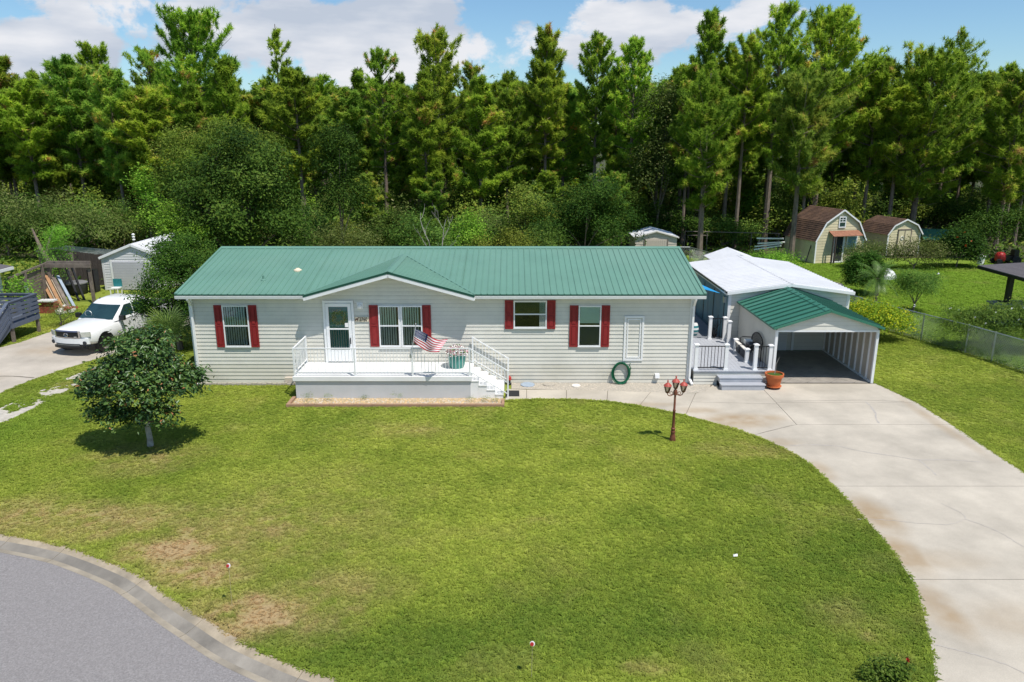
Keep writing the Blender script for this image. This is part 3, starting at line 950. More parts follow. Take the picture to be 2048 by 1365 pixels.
# street and its rolled kerb
def build_street():
    prof = [(0, .010), (.12, .012), (.26, -.03), (.52, -.085), (.68, -.075)]
    k = len(CURB_OUT)
    nrm = []
    for i in range(k):
        a, b = CURB_OUT[max(i - 1, 0)], CURB_OUT[min(i + 1, k - 1)]
        dx, dy = b[0] - a[0], b[1] - a[1]; l = math.hypot(dx, dy)
        nrm.append((dy / l, -dx / l))
    nrm = [(n if n[1] < 0 or n[0] < 0 else (-n[0], -n[1])) for n in nrm]
    root = structure(thing('kerb', None, None, (-8, 14, 0)))
    seg = 11
    for s in range(0, k - 1, seg):
        mb = MB(); vs = []; e = min(s + seg, k - 1)
        for i in range(s, e + 1):
            q = CURB_OUT[i]; n = nrm[i]
            # open joints between sections
            q2 = q
            if i == e and e < k - 1:
                p = CURB_OUT[i - 1]; d = math.hypot(q[0] - p[0], q[1] - p[1]); t = 1 - .012 / d
                q2 = (p[0] + (q[0] - p[0]) * t, p[1] + (q[1] - p[1]) * t)
            for (d, z) in prof:
                vs.append((q2[0] + n[0] * d * .82, q2[1] + n[1] * d * .82, z))
        m_ = len(prof)
        fs = []
        for i in range(e - s):
            for j in range(m_ - 1):
                fs.append((i * m_ + j, i * m_ + j + 1, (i + 1) * m_ + j + 1, (i + 1) * m_ + j))
        c = len(vs)
        low = [(v[0], v[1], -.115) for v in vs]
        # end faces and skirt
        for i in (0, e - s):
            b = len(vs); vs += [(vs[i * m_][0], vs[i * m_][1], -.115), (vs[i * m_ + m_ - 1][0], vs[i * m_ + m_ - 1][1], -.115)]
            fs.append(tuple([i * m_ + j for j in range(m_)] + [b + 1, b]))
        mb.add(vs, fs)
        mb.m = [(0, 0, 1, 2)[q % 4] if q < (e - s) * 4 else 0 for q in range(len(fs))]
        mb.build('kerb_section', [M['curb'], M['gutter'], M['kerblip']], root, smooth=False)
    inner = [(CURB_OUT[i][0] + nrm[i][0] * .54, CURB_OUT[i][1] + nrm[i][1] * .54) for i in range(k)]
    structure(flat(inner + [(.2, -6), (-30, -6), (-30, 10)], -.078, M['asphalt'], 'street'))


build_street()


# ---- driveway, walk and their slabs
drive = structure(flat([(p[0], p[1]) for p in inset(DRIVE_POLY, .02)], .004, M['joint'], 'driveway'))


def din(y0, y1):
    """inner edge points of the drive between two y values, from high y to low y"""
    pts = [p for p in DRIVE_IN if y0 < p[1] < y1]

    def at(y):
        for a, b in zip(DRIVE_IN, DRIVE_IN[1:]):
            if a[1] >= y >= b[1]:
                t = (a[1] - y) / (a[1] - b[1] + 1e-9)
                return (a[0] + (b[0] - a[0]) * t, y)
        return DRIVE_IN[-1]
    return [at(y1)] + [tuple(p) for p in pts] + [at(y0)]


def rx(y):
    for a, b in zip(DRIVE_RIGHT, DRIVE_RIGHT[1:]):
        if a[1] >= y >= b[1]:
            t = (a[1] - y) / (a[1] - b[1] + 1e-9)
            return a[0] + (b[0] - a[0]) * t
    return 13.9


slabs = [
    [(9.12, 26.45), (9.09, 24.4), (rx(24.4), 24.4), (13.75, 25.4), (13.5, 26.45)],
    [(9.09, 24.4), (9.05, 22.33), (rx(22.33), 22.33), (rx(24.4), 24.4)],
    [(9.05, 22.33)] + [(7.41, 21.46)] + din(17.95, 21.4)[1:] + [(rx(17.95), 17.95), (rx(22.33), 22.33)],
    din(13.65, 17.95) + [(rx(13.65), 13.65), (rx(17.95), 17.95)],
    din(9.3, 13.65) + [(rx(9.3), 9.3), (rx(13.65), 13.65)],
    din(6.5, 9.3) + [(13.9, 6.5), (rx(9.3), 9.3)],
    [(6.56, 25.38), (6.20, 24.45), (9.09, 24.25), (9.12, 26.45), (7.52, 26.45), (7.24, 26.05), (6.95, 25.6)],
    [(6.20, 24.45), (5.71, 23.18), (6.55, 22.4), (7.41, 21.46), (9.05, 22.33), (9.09, 24.25)],
    [(-.24, 24.62), (.51, 24.74), (.53, 25.78), (-.2, 25.85)],
    [(.51, 24.74), (1.08, 24.76), (1.9, 24.75), (1.97, 25.72), (.53, 25.78)],
    [(1.9, 24.75), (2.4, 24.72), (3.29, 24.55), (3.45, 25.63), (1.97, 25.72)],
    [(3.29, 24.55), (4.34, 24.08), (4.97, 25.5), (3.45, 25.63)],
    [(4.34, 24.08), (5.22, 23.5), (5.71, 23.18), (6.56, 25.38), (4.97, 25.5)],
]
for s in slabs:
    flat(inset(s, .009), .026, M['concrete'], 'concrete_slab', drive, thick=.024)

CR = M['crackdark'] = pmat('crack_dirt', (.27, .235, .20), .95, .2, 10)
CR2 = M['cracksealed'] = pmat('sealed_crack', (.42, .385, .35), .9, .15, 10)


def zp(x, y):      # photographed spot in the enlarged right-hand quarter, as a ground point
    return gp(1200 + x / 2.053, 700 + y / 2.053)


for k, (pts, w, mt) in enumerate([
    ([(1055, 700), (1120, 700), (1200, 706), (1300, 716), (1400, 722), (1450, 718), (1490, 704), (1500, 692), (1470, 668), (1400, 635)], .014, CR2),
    ([(1500, 700), (1580, 728), (1650, 760), (1700, 790), (1741, 815)], .018, CR2),
    ([(780, 396), (880, 394), (980, 400), (1060, 418), (1150, 432), (1230, 444), (1310, 456), (1420, 456), (1560, 464)], .03, CR2),
    ([(1310, 456), (1350, 490), (1380, 520)], .03, CR2),
    ([(1090, 216), (1110, 235), (1130, 262), (1132, 285), (1145, 305)], .05, CR2),
    ([(1375, 1218), (1450, 1235), (1520, 1252), (1600, 1275), (1680, 1305), (1741, 1335)], .016, CR2),
    ([(740, 214), (900, 212), (1080, 210), (1250, 216)], .016, CR),
    ([(640, 350), (700, 335), (790, 312)], .014, CR),
]):
    g = [zp(*p) for p in pts]
    g = catmull(g, 4)
    rr = random.Random(k)
    g = [(a + rr.uniform(-.012, .012), b + rr.uniform(-.012, .012)) for a, b in g]
    ribbon('crack', g, w, .030, mt, drive, seed=k)

nd = structure(flat(NDRIVE, .012, M['oldconcrete'], 'neighbour_driveway', thick=.03))
for k, pts in enumerate([[(-18.8, 25.6), (-19.6, 25.9), (-20.6, 25.5), (-21.6, 25.8), (-22.6, 25.2)], [(-19.6, 25.9), (-20.2, 26.8), (-21.1, 27.3)], [(-18.6, 23.6), (-19.3, 23.3), (-20.4, 23.7), (-22, 23.1)], [(-18.2, 27.2), (-19.5, 27.4), (-21.5, 27.1), (-23.2, 27.5)]]):
    ribbon('crack', catmull(pts, 4), .07, .016, M['joint'], nd, seed=k + 30)


def build_track():
    rng = np.random.default_rng(3)
    st = .06
    xs = np.arange(-18.2, -14.9, st); ys = np.arange(17.5, 31, st)
    X, Y_ = np.meshgrid(xs, ys); X = X.ravel(); Y_ = Y_.ravel()
    nx, ny = len(xs), len(ys)
    i, j = np.meshgrid(np.arange(nx - 1), np.arange(ny - 1)); b = (j * nx + i).ravel()
    F = np.stack([b, b + 1, b + nx + 1, b + nx], 1)
    V = np.stack([X, Y_, np.full_like(X, .006)], 1)
    c = V[F].mean(1)
    nz = fbm(c[:, 0], c[:, 1], 1.8, 44, 3) + .5 * (fbm(c[:, 0], c[:, 1], 7, 45, 3) - .5)
    keep = inpoly(c[:, 0], c[:, 1], TRACK) & (nz > .44)
    structure(obj('gravel_track', fast_mesh('gravel_track', V, F[keep], M['palesand'])))


build_track()


def pebbles(name, poly, n, size, mats, seed, z=.0):
    """loose stones lying in a bed: one heap nobody could count"""
    rng = np.random.default_rng(seed)
    x0, x1 = min(p[0] for p in poly), max(p[0] for p in poly); y0, y1 = min(p[1] for p in poly), max(p[1] for p in poly)
    x, y = rng.uniform(x0, x1, n * 2), rng.uniform(y0, y1, n * 2)
    k = inpoly(x, y, poly); x, y = x[k][:n], y[k][:n]
    n = len(x)
    oc = np.array([(1, 0, 0), (0, 1, 0), (-1, 0, 0), (0, -1, 0), (0, 0, 1)], float)
    V = oc[None] * (size * rng.uniform(.5, 1.2, (n, 1, 1)) * np.stack([rng.uniform(.7, 1.3, n), rng.uniform(.7, 1.3, n), rng.uniform(.5, .9, n)], 1)[:, None])
    a = rng.uniform(0, 6.28, n); ca, sa = np.cos(a)[:, None], np.sin(a)[:, None]
    V = np.stack([V[..., 0] * ca - V[..., 1] * sa + x[:, None], V[..., 0] * sa + V[..., 1] * ca + y[:, None], V[..., 2] + z], -1).reshape(-1, 3)
    b = (np.arange(n) * 5)[:, None]
    F = (b[..., None] + np.array([(0, 1, 4), (1, 2, 4), (2, 3, 4), (3, 0, 4)])[None]).reshape(-1, 3)
    me = fast_mesh(name, V, F, mats)
    if len(mats) > 1:
        me.polygons.foreach_set('material_index', np.repeat(rng.integers(0, len(mats), n), 4).astype(np.int32))
    return tag(obj(name, me), kind='stuff')


structure(flat([(-7.56, 24.12), (-.32, 24.12), (-.32, 24.9), (-7.56, 24.9)], .018, M['sand'], 'planting_bed'))
pebbles('pebbles', [(-7.52, 24.16), (-.36, 24.16), (-.36, 24.84), (-7.52, 24.84)], 2600, .034, [M['pebble'], M['pebblepale'], M['sand']], 4, .02)
gb = [(-.02, 25.9), (1.97, 25.75), (4.97, 25.53), (6.56, 25.43), (6.95, 25.62), (7.22, 26.0), (7.42, 26.58), (-.02, 26.58)]
structure(flat(gb, .012, M['gravelbase'], 'gravel_bed'))
pebbles('gravel', gb, 2600, .022, [M['pebblepale'], M['gravelbase']], 6, .012)


# ================================================================== THE HOUSE
XL, XR, YF, YB = -11.7, 6.6, 26.6, 35.4
house = thing('house', 'long grey-sided mobile home with green metal roof and red shutters', 'house', (-2.5, 31, 0))
SL = .2126
# body
mb = MB()
prof = [(YF + .004, 0), (YB, 0), (YB, 3.40), (31, 4.385), (YF + .004, 3.47)]
n = len(prof)
vs = [(XL + .02, y, z) for y, z in prof] + [(XR - .02, y, z) for y, z in prof]
mb.add(vs, [tuple(range(n)), tuple(range(2 * n - 1, n - 1, -1))] + [(i, n + i, n + (i + 1) % n, (i + 1) % n) for i in range(n)])
# gable bay above the eave
mb.prism([(-7.25, YF + .004, 3.40), (-1.47, YF + .004, 3.40), (-4.36, YF + .004, 4.185)], (0, -1.2, 0))
mb.build('wall', M['wallcore'], house)


def gl(z):   # gable rake limits on the front wall
    return XL if z < 3.36 else -4.36 - (4.20 - z) / .277


def gr(z):
    return XR if z < 3.36 else -4.36 + (4.20 - z) / .277


siding(house, (0, YF, 0), (1, 0, 0), (0, -1, 0), .02, 3.34, XL + .06, XR - .06, .1435, M['siding'], low_mat=M['siding_low'], low_n=5)
siding(house, (0, YF, 0), (1, 0, 0), (0, -1, 0), 3.324, 4.17, gl, gr, .1435, M['siding'])
siding(house, (XR, 0, 0), (0, 1, 0), (1, 0, 0), .02, 3.4, YF + .05, YB - .05, .1435, M['siding'])
siding(house, (XL, 0, 0), (0, 1, 0), (-1, 0, 0), .02, 3.4, YF + .05, YB - .05, .1435, M['siding'])
for x in (XL, XR):
    s = -1 if x == XL else 1
    m = MB(); m.box(min(x, x - s * .12), max(x, x - s * .12) , YF - .028, YF + .002, .02, 3.36)
    m.box(min(x - s * .01, x + s * .028), max(x - s * .01, x + s * .028), YF - .024, YF + .11, .02, 3.36)
    m.build('corner_trim', M['white'], house)

# main roof: front plane in three stretches (the bay interrupts the eave), back plane whole
EZ, EY, RZ = 3.44, 26.25, 4.45
hl = math.hypot(4.75, RZ - EZ)
Vf = (0, 4.75, RZ - EZ)
roof_plane(house, (-12.0, EY, EZ), (1, 0, 0), Vf, [(0, 0), (4.63, 0), (4.63, hl), (0, hl)], M['roof'])
roof_plane(house, (-12.0, EY, EZ), (1, 0, 0), Vf, [(4.63, 0), (5.09, .5), (5.09, hl), (4.63, hl)], M['roof'])
roof_plane(house, (-12.0, EY, EZ), (1, 0, 0), Vf, [(5.09, .50), (10.18, .50), (10.18, hl), (5.09, hl)], M['roof'])
roof_plane(house, (-12.0, EY, EZ), (1, 0, 0), Vf, [(10.64, 0), (10.64, hl), (10.18, hl), (10.18, .5)], M['roof'])
roof_plane(house, (-12.0, EY, EZ), (1, 0, 0), Vf, [(10.64, 0), (18.9, 0), (18.9, hl), (10.64, hl)], M['roof'])
roof_plane(house, (6.9, 35.75, EZ), (-1, 0, 0), (0, -4.75, RZ - EZ), [(0, 0), (18.9, 0), (18.9, hl), (0, hl)], M['roof'])
m = MB()
for s in (-1, 1):
    m.add([(-12.03, 31, RZ + .05), (6.93, 31, RZ + .05), (6.93, 31 + s * .19, RZ - .010), (-12.03, 31 + s * .19, RZ - .010), (-12.03, 31 + s * .19, RZ - .038), (6.93, 31 + s * .19, RZ - .038)], [(0, 1, 2, 3), (3, 2, 5, 4)])
m.build('ridge_cap', M['roof'], house)
for x in (-12.0, 6.9):
    m = MB()
    m.bar((x, EY, EZ + .012), (x, 31, RZ + .012), .10, .05); m.bar((x, 31, RZ + .012), (x, 35.75, EZ + .012), .10, .05)
    m.build('rake_trim', M['roof'], house)
    m = MB()
    m.bar((x * .999, EY, EZ - .09), (x * .999, 31, RZ - .09), .03, .14); m.bar((x * .999, 31, RZ - .09), (x * .999, 35.75, EZ - .09), .03, .14)
    m.build('rake_board', M['white'], house)

# dark drip edge, white gutter and soffit along the front eave
for a, b in ((-12.03, -7.38), (-1.35, 6.93)):
    m = MB(); m.box(a, b, EY - .02, EY + .01, EZ - .055, EZ - .004)
    m.build('drip_edge', M['roofdark'], house)
    m = MB()
    m.prism([(a, EY - .055, EZ - .06), (a, EY - .035, EZ - .165), (a, EY + .04, EZ - .175), (a, EY + .04, EZ - .06)], (-(b - a), 0, 0))
    m.box(a + .05, b - .05, EY - .05, EY - .02, EZ - .062, EZ - .058)
    m.build('gutter', M['white'], house)
    m = MB(); m.box(max(a, XL), min(b, XR), EY + .04, YF - .02, EZ - .15, EZ - .13)
    m.build('soffit', M['white'], house)

# the low gabled bay over the door
AX, AZ, GY = -4.36, 4.27, 26.03
GS = .277
EL, ER = -7.40, -1.32
ez = AZ - GS * (AX - EL)
yb_a = EY + (AZ - EZ) / SL          # where its ridge runs into the main slope
yb_e = max(GY + .12, EY + (ez - EZ) / SL)
sl = math.hypot(AX - EL, AX * 0 + GS * (AX - EL))
for side in (-1, 1):
    V = (side * -1.0 * (AX - EL), 0, GS * (AX - EL))
    ex = EL if side < 0 else ER
    O = (ex, GY, ez)
    roof_plane(house, O, (0, 1, 0), V, [(0, 0), (yb_e - GY, 0), (yb_a - GY + .05, sl), (0, sl)], M['roof'], name='roof_panel')
m = MB()
for s in (-1, 1):
    m.add([(AX, GY - .01, AZ + .035), (AX, yb_a + .1, AZ + .035), (AX + s * .16, yb_a - .1, AZ - .016), (AX + s * .16, GY - .01, AZ - .016)], [(0, 1, 2, 3)])
m.build('ridge_cap', M['roof'], house)
m = MB()
for s, ex in ((-1, EL), (1, ER)):
    m.bar((ex + s * .02, yb_e + .02, ez + .02), (AX + s * .02, yb_a + .02, AZ + .024), .10, .02)
m.build('valley_flashing', M['roof'], house)
m = MB()
for ex in (EL, ER):
    m.bar((ex, GY - .02, ez - .015), (AX, GY - .02, AZ - .015), .03, .075)
m.build('drip_edge', M['roofdark'], house)
for ex in (EL, ER):
    m = MB(); m.bar((ex, GY - .005, ez - .115), (AX, GY - .005, AZ - .115), .04, .13)
    m.build('fascia', M['white'], house)
    m = MB(); s = 1 if ex == EL else -1
    m.bar((ex, (GY + YF) / 2, ez - .16), (AX, (GY + YF) / 2, AZ - .16), YF - GY - .06, .02)
    m.build('soffit', M['white'], house)

# downspouts
for x, s in ((XL + .10, 1), (XR - .02, -1)):
    m = MB()
    m.bar((x, EY - .0, EZ - .17), (x, YF - .085, EZ - .45), .085, .07, up=(1, 0, 0))
    m.bar((x, YF - .085, EZ - .43), (x, YF - .085, .18), .085, .07, up=(1, 0, 0))
    m.bar((x, YF - .07, .20), (x + .05, YF - .36, .05), .09, .075, up=(1, 0, 0))
    m.build('downspout', M['white'], house)


def shutter(x0, x1, z0, z1):
    m = MB()
    y = YF - .022
    m.box(x0, x1, y - .022, y, z0, z1)
    w = .055
    m.box(x0, x0 + w, y - .036, y - .021, z0, z1); m.box(x1 - w, x1, y - .036, y - .021, z0, z1)
    zm = z0 + (z1 - z0) * .52
    for a, b in ((z0, z0 + .07), (zm - .035, zm + .035), (z1 - .07, z1)):
        m.box(x0 + w, x1 - w, y - .0355, y - .0215, a, b)
    for a, b in ((z0 + .10, zm - .065), (zm + .065, z1 - .10)):
        m.box(x0 + w + .03, x1 - w - .03, y - .042, y - .0212, a, b)
    m.build('shutter', M['red'], house)


def window(x0, x1, z0, z1, style):
    y = YF - .028
    f = .045
    m = MB()
    # frame bars stand 45 mm proud of the boards
    for a in ((x0, x1, z1 - f, z1), (x0, x1, z0, z0 + f)):
        m.box(a[0], a[1], y - .05, y + .004, a[2], a[3])
    for a in ((x0, x0 + f), (x1 - f, x1)):
        m.box(a[0], a[1], y - .049, y + .004, z0 + f, z1 - f)
    zm = z0 + (z1 - z0) * .51
    m.box(x0 + f, x1 - f, y - .044, y - .002, zm - .022, zm + .022)
    m.box(x0 - .012, x1 + .012, y - .06, y - .0, z0 - .022, z0 - .001)
    w = m.build('window', M['white'], house)
    MB().box(x0 + f, x1 - f, y + .001, y + .003, z0 + f, z1 - f).build('backing', M['interior'], w)
    MB().box(x0 + f, x1 - f, y - .034, y - .031, zm + .022, z1 - f).build('pane', M['glass'], w)
    MB().box(x0 + f, x1 - f, y - .030, y - .027, z0 + f, zm - .022).build('pane', M['screen'], w)
    rr = random.Random(int(x0 * 100))
    if style == 'vertical':
        m = MB()
        k = int((x1 - x0 - 2 * f) / .086)
        for i in range(k):
            cx = x0 + f + .045 + i * .086
            t = rr.uniform(.1, .5)
            hw = .027
            dx, dy = hw * math.cos(t), min(hw * math.sin(t), .011)
            m.add([(cx - dx, y - .012 - dy, z0 + f + .02), (cx + dx, y - .012 + dy, z0 + f + .02), (cx + dx * .98, y - .012 + dy, z1 - f), (cx - dx * .98, y - .012 - dy, z1 - f)], [(0, 1, 2, 3)])
        m.build('vertical_blind', M['blind'], w)
    elif style == 'roller':
        m = MB(); m.box(x0 + f + .01, x1 - f - .01, y - .015, y - .012, zm + .12, z1 - f)
        m.box(x0 + f + .01, x1 - f - .01, y - .018, y - .009, zm + .10, zm + .12)
        m.build('roller_blind', M['blind'], w)
        m = MB(); m.box(x0 + f + .01, x1 - f - .01, y - .012, y - .008, z0 + f, zm - .03)
        m.build('screen_mesh', M['blinddark'], w)
    elif style == 'curtain':
        m = MB()
        for i in range(5):
            cx = x1 - f - .20 + i * .04
            m.bar((cx, y - .012, z0 + f), (cx, y - .012, z1 - f), .038, .012, up=(1, 0, 0))
        m.build('curtain', M['blind'], w)
    return w


window(-10.52, -9.58, 1.42, 2.97, 'vertical'); shutter(-10.82, -10.535, 1.40, 2.98); shutter(-9.565, -9.27, 1.40, 2.98)
window(-4.85, -4.09, 1.43, 2.96, 'vertical'); window(-4.03, -3.27, 1.43, 2.96, 'vertical'); shutter(-5.19, -4.865, 1.42, 2.98); shutter(-3.255, -2.95, 1.42, 2.98)
MB().box(-4.089, -4.031, YF - .05, YF - .01, 1.43, 2.96).build('mullion', M['white'], house)
window(.06, 1.26, 2.13, 3.14, 'curtain'); shutter(-.26, .045, 2.09, 3.16); shutter(1.275, 1.58, 2.09, 3.16)
window(2.42, 3.24, 1.43, 2.96, 'roller'); shutter(2.10, 2.405, 1.41, 2.97); shutter(3.255, 3.56, 1.41, 2.97)

# white framed service panel on the wall
m = MB()
for (a, b, c, d, t) in ((4.10, 4.82, .88, .95, .03), (4.10, 4.82, 2.50, 2.57, .03), (4.10, 4.17, .95, 2.50, .029), (4.75, 4.82, .95, 2.50, .029), (4.21, 4.71, .99, 1.03, .02), (4.21, 4.71, 2.42, 2.46, .02), (4.21, 4.25, 1.03, 2.42, .019), (4.67, 4.71, 1.03, 2.42, .019)):
    m.box(a, b, YF - .018 - t, YF - .004, c, d)
m.build('access_panel_frame', M['white'], house)
# dryer vent and meter box low on the wall
m = MB(); m.box(5.30, 5.46, YF - .14, YF, .22, .38); m.prism([(5.30, YF - .14, .38), (5.30, YF - .17, .24), (5.30, YF - .14, .24)], (-.16, 0, 0))
m.build('vent_hood', M['white'], house)
m = MB(); m.box(-8.42, -7.98, YF - .16, YF, .05, .25)
m.build('utility_box', M['beige'], house)
m = MB(); m.box(-5.62, -5.40, YF - .06, YF, 2.85, 3.08); m.lathe([(.05, -.07), (.075, -.02), (.07, .05), (.03, .09)], (-5.51, YF - .11, 2.95), 10)
m.build('wall_lantern', M['white'], house)
# roof vents
vz = lambda y: EZ + SL * (y - EY)
m = MB(); m.lathe([(.16, -.03), (.16, .02), (.10, .05), (.05, .09)], (-8.22, 28.5, vz(28.5)), 12)
m.build('roof_vent', M['plaque'], house)
m = MB(); m.lathe([(.12, -.05), (.10, .02), (.04, .05), (.04, .17)], (-9.25, 27.55, vz(27.55)), 10)
m.build('vent_pipe', M['roof'], house)

# storm door, the teal door behind it
m = MB(); y = YF - .028
m.box(-6.86, -6.77, y - .05, y + .004, .84, 3.14); m.box(-5.83, -5.74, y - .05, y + .004, .84, 3.14); m.box(-6.86, -5.74, y - .052, y + .004, 3.06, 3.15)
dr = m.build('storm_door', M['white'], house)
m = MB()
m.box(-6.76, -6.65, y - .075, y - .05, .87, 3.05); m.box(-5.95, -5.84, y - .075, y - .05, .87, 3.05)
m.box(-6.65, -5.95, y - .0749, y - .0501, 2.93, 3.05); m.box(-6.65, -5.95, y - .0748, y - .0502, 2.08, 2.13); m.box(-6.65, -5.95, y - .0747, y - .0503, .87, 1.32)
m.build('door_leaf', M['white'], dr)
MB().box(-6.65, -5.95, y - .064, y - .060, 2.13, 2.93).build('pane', M['glass'], dr)
MB().box(-6.65, -5.95, y - .066, y - .062, 1.32, 2.08).build('pane', M['screen'], dr)
MB().box(-6.76, -5.84, y - .004, y + .003, .87, 3.05).build('inner_door', M['teal'], dr)
m = MB()
for i in range(8):
    m.bar((-6.60 + i * .086, y - .014, 1.33), (-6.60 + i * .086, y - .014, 2.07), .046, .012, up=(1, 0, 0))
m.build('vertical_blind', M['blind'], dr)
MB().bar((-5.90, y - .10, 1.55), (-5.90, y - .10, 1.78), .03, .03).build('handle', M['black'], dr)
m = MB(); m.box(-6.08, -5.962, y - .070, y - .067, 2.17, 2.33); m.build('notice', M['flagwhite'], dr)

# wreath hung on the door behind the glass
rng = np.random.default_rng(8)
V, F = [], []
for i in range(420):
    t = rng.uniform(0, 6.283); rr = .215 + rng.normal(0, .045); z = 2.52 + rr * math.sin(t) * 1.05; x = -6.30 + rr * math.cos(t)
    p = np.array((x, y - .024 + rng.uniform(-.016, .014), z))
    a = rng.normal(size=3); a /= np.linalg.norm(a); a[1] *= .2
    b = np.cross(a, (0, 1, 0)); b /= np.linalg.norm(b) + 1e-9
    l, w_ = rng.uniform(.018, .035), rng.uniform(.008, .014)
    k = len(V); V += [p - a * l, p + b * w_, p + a * l, p - b * w_]; F.append((k, k + 1, k + 2, k + 3))
me = fast_mesh('wreath', V, F, [M['flowercream'], M['leafolive'], M['yellowbloom']], tint=rng.random(len(F)))
me.polygons.foreach_set('material_index', rng.choice([0, 0, 1, 2], len(F)).astype(np.int32))
tag(obj('wreath', me), 'round dried-flower wreath hanging on the teal front door', 'wreath')

# house number plaque
pq = thing('number_plaque', 'cream house number plaque reading 2760 beside the front door', 'house number', (-5.45, YF - .02, 2.45))
MB().box(-5.72, -5.215, YF - .045, YF - .019, 2.365, 2.545).build('board', M['plaque'], pq)
m = MB()
# small horse silhouette
hp = [(0, .02), (.02, .0), (.03, .05), (.075, .05), (.085, .0), (.10, .0), (.10, .075), (.125, .115), (.145, .11), (.15, .125), (.115, .15), (.085, .105), (.03, .10), (.005, .075)]
m.prism([(-5.705 + a, YF - .0485, 2.385 + b) for a, b in hp], (0, -.003, 0))
m.build('horse_emblem', M['brown'], pq)


def text(body, size, loc, mat, parent, name='lettering', rot=(R(90), 0, 0), sx=1.0):
    cu = bpy.data.curves.new(name, 'FONT'); cu.body = body; cu.size = size; cu.extrude = .002; cu.offset = size * .012
    t = bpy.data.objects.new(name, cu); COL.objects.link(t)
    bpy.context.view_layer.update()
    me = bpy.data.meshes.new_from_object(t.evaluated_get(bpy.context.evaluated_depsgraph_get()))
    bpy.data.objects.remove(t)
    me.materials.clear(); me.materials.append(mat)
    o = obj(name, me, parent)
    o.location = loc; o.rotation_euler = rot; o.scale = (sx, 1, 1)
    return o


text('2760', .20, (-5.555, YF - .049, 2.385), M['ink'], pq, sx=.72)

# ---------------------------------------------------------------- front porch
porch = thing('porch', 'white painted concrete front porch with steps down one end', 'porch', (-4.5, 25.7, 0))
MB().box(-7.55, -1.45, 24.86, YF - .03, 0, .665).build('base_wall', M['porchgrey'], porch)
MB().box(-7.62, -1.40, 24.80, YF - .03, .665, .82).build('slab', M['porchwhite'], porch)
for i in range(4):
    x0 = -1.45 + i * .285; zt = .82 - .164 * (i + 1)
    m = MB(); m.box(x0 + .002, x0 + .285, 24.88, YF - .05, 0, zt - .035); m.box(x0 + .002, x0 + .30, 24.86, YF - .04, zt - .035, zt)
    m.build('step', M['porchwhite'], porch)

rail = thing('porch_railing', 'white metal railing round the porch and down its steps', 'railing', (-4.5, 24.9, .82))
post_me = {}


def rail_run(a, b, h0, h1, posts, spacing=.118, parent=rail, mat=M['white'], ps=.055, br=.017, rw=.045):
    """a straight or sloping run of railing from a to b: rails, posts and one object per baluster"""
    a, b = Vector(a), Vector(b)
    L_ = (b - a)
    MB().bar(a + Vector((0, 0, h1)), b + Vector((0, 0, h1)), rw, .035).build('top_rail', mat, parent)
    MB().bar(a + Vector((0, 0, h0)), b + Vector((0, 0, h0)), .035, .03).build('bottom_rail', mat, parent)
    for t in posts:
        p = a + L_ * t
        MB().box(p.x - ps / 2, p.x + ps / 2, p.y - ps / 2, p.y + ps / 2, p.z, p.z + h1 + .02).build('post', mat, parent)
    k = max(1, int(L_.length / spacing))
    me = MB().box(-br / 2, br / 2, -br / 2, br / 2, h0, h1).mesh('baluster', mat)
    for i in range(1, k):
        t = i / k
        if any(abs(t - q) * L_.length < .05 for q in posts):
            continue
        obj('baluster', me, parent, loc=a + L_ * t)


rail_run((-7.55, 24.88, .82), (-1.47, 24.88, .82), .14, 1.0, [0, .345, .675, 1.0])
rail_run((-7.55, 24.95, .82), (-7.55, 26.5, .82), .14, 1.0, [1.0])
rail_run((-1.44, 24.90, .82), (-.14, 24.90, 0.02), .14, .98, [1.0], spacing=.13)
rail_run((-1.44, 26.46, .82), (-.14, 26.46, 0.02), .14, .98, [0, 1.0], spacing=.13)
MB().bar((-1.44, 24.9, .82 + .55), (-.14, 24.9, .57), .03, .03).build('mid_rail', M['white'], rail)

# flag on its staff, held by the porch rail
fp = thing('flagpole', 'short angled flagpole strapped to the front of the porch railing', 'flagpole', (-3.5, 24.85, 1.5))
MB().tube([(-3.50, 24.84, 1.45), (-3.27, 24.70, 2.70)], .013, 8).build('staff', M['whitemetal'], fp)
MB().lathe([(.005, -.03), (.028, -.01), (.028, .015), (.005, .035)], (-3.265, 24.697, 2.73), 10).build('finial', M['galv'], fp)
MB().box(-3.53, -3.46, 24.82, 24.87, 1.50, 1.62).build('bracket', M['galv'], fp)


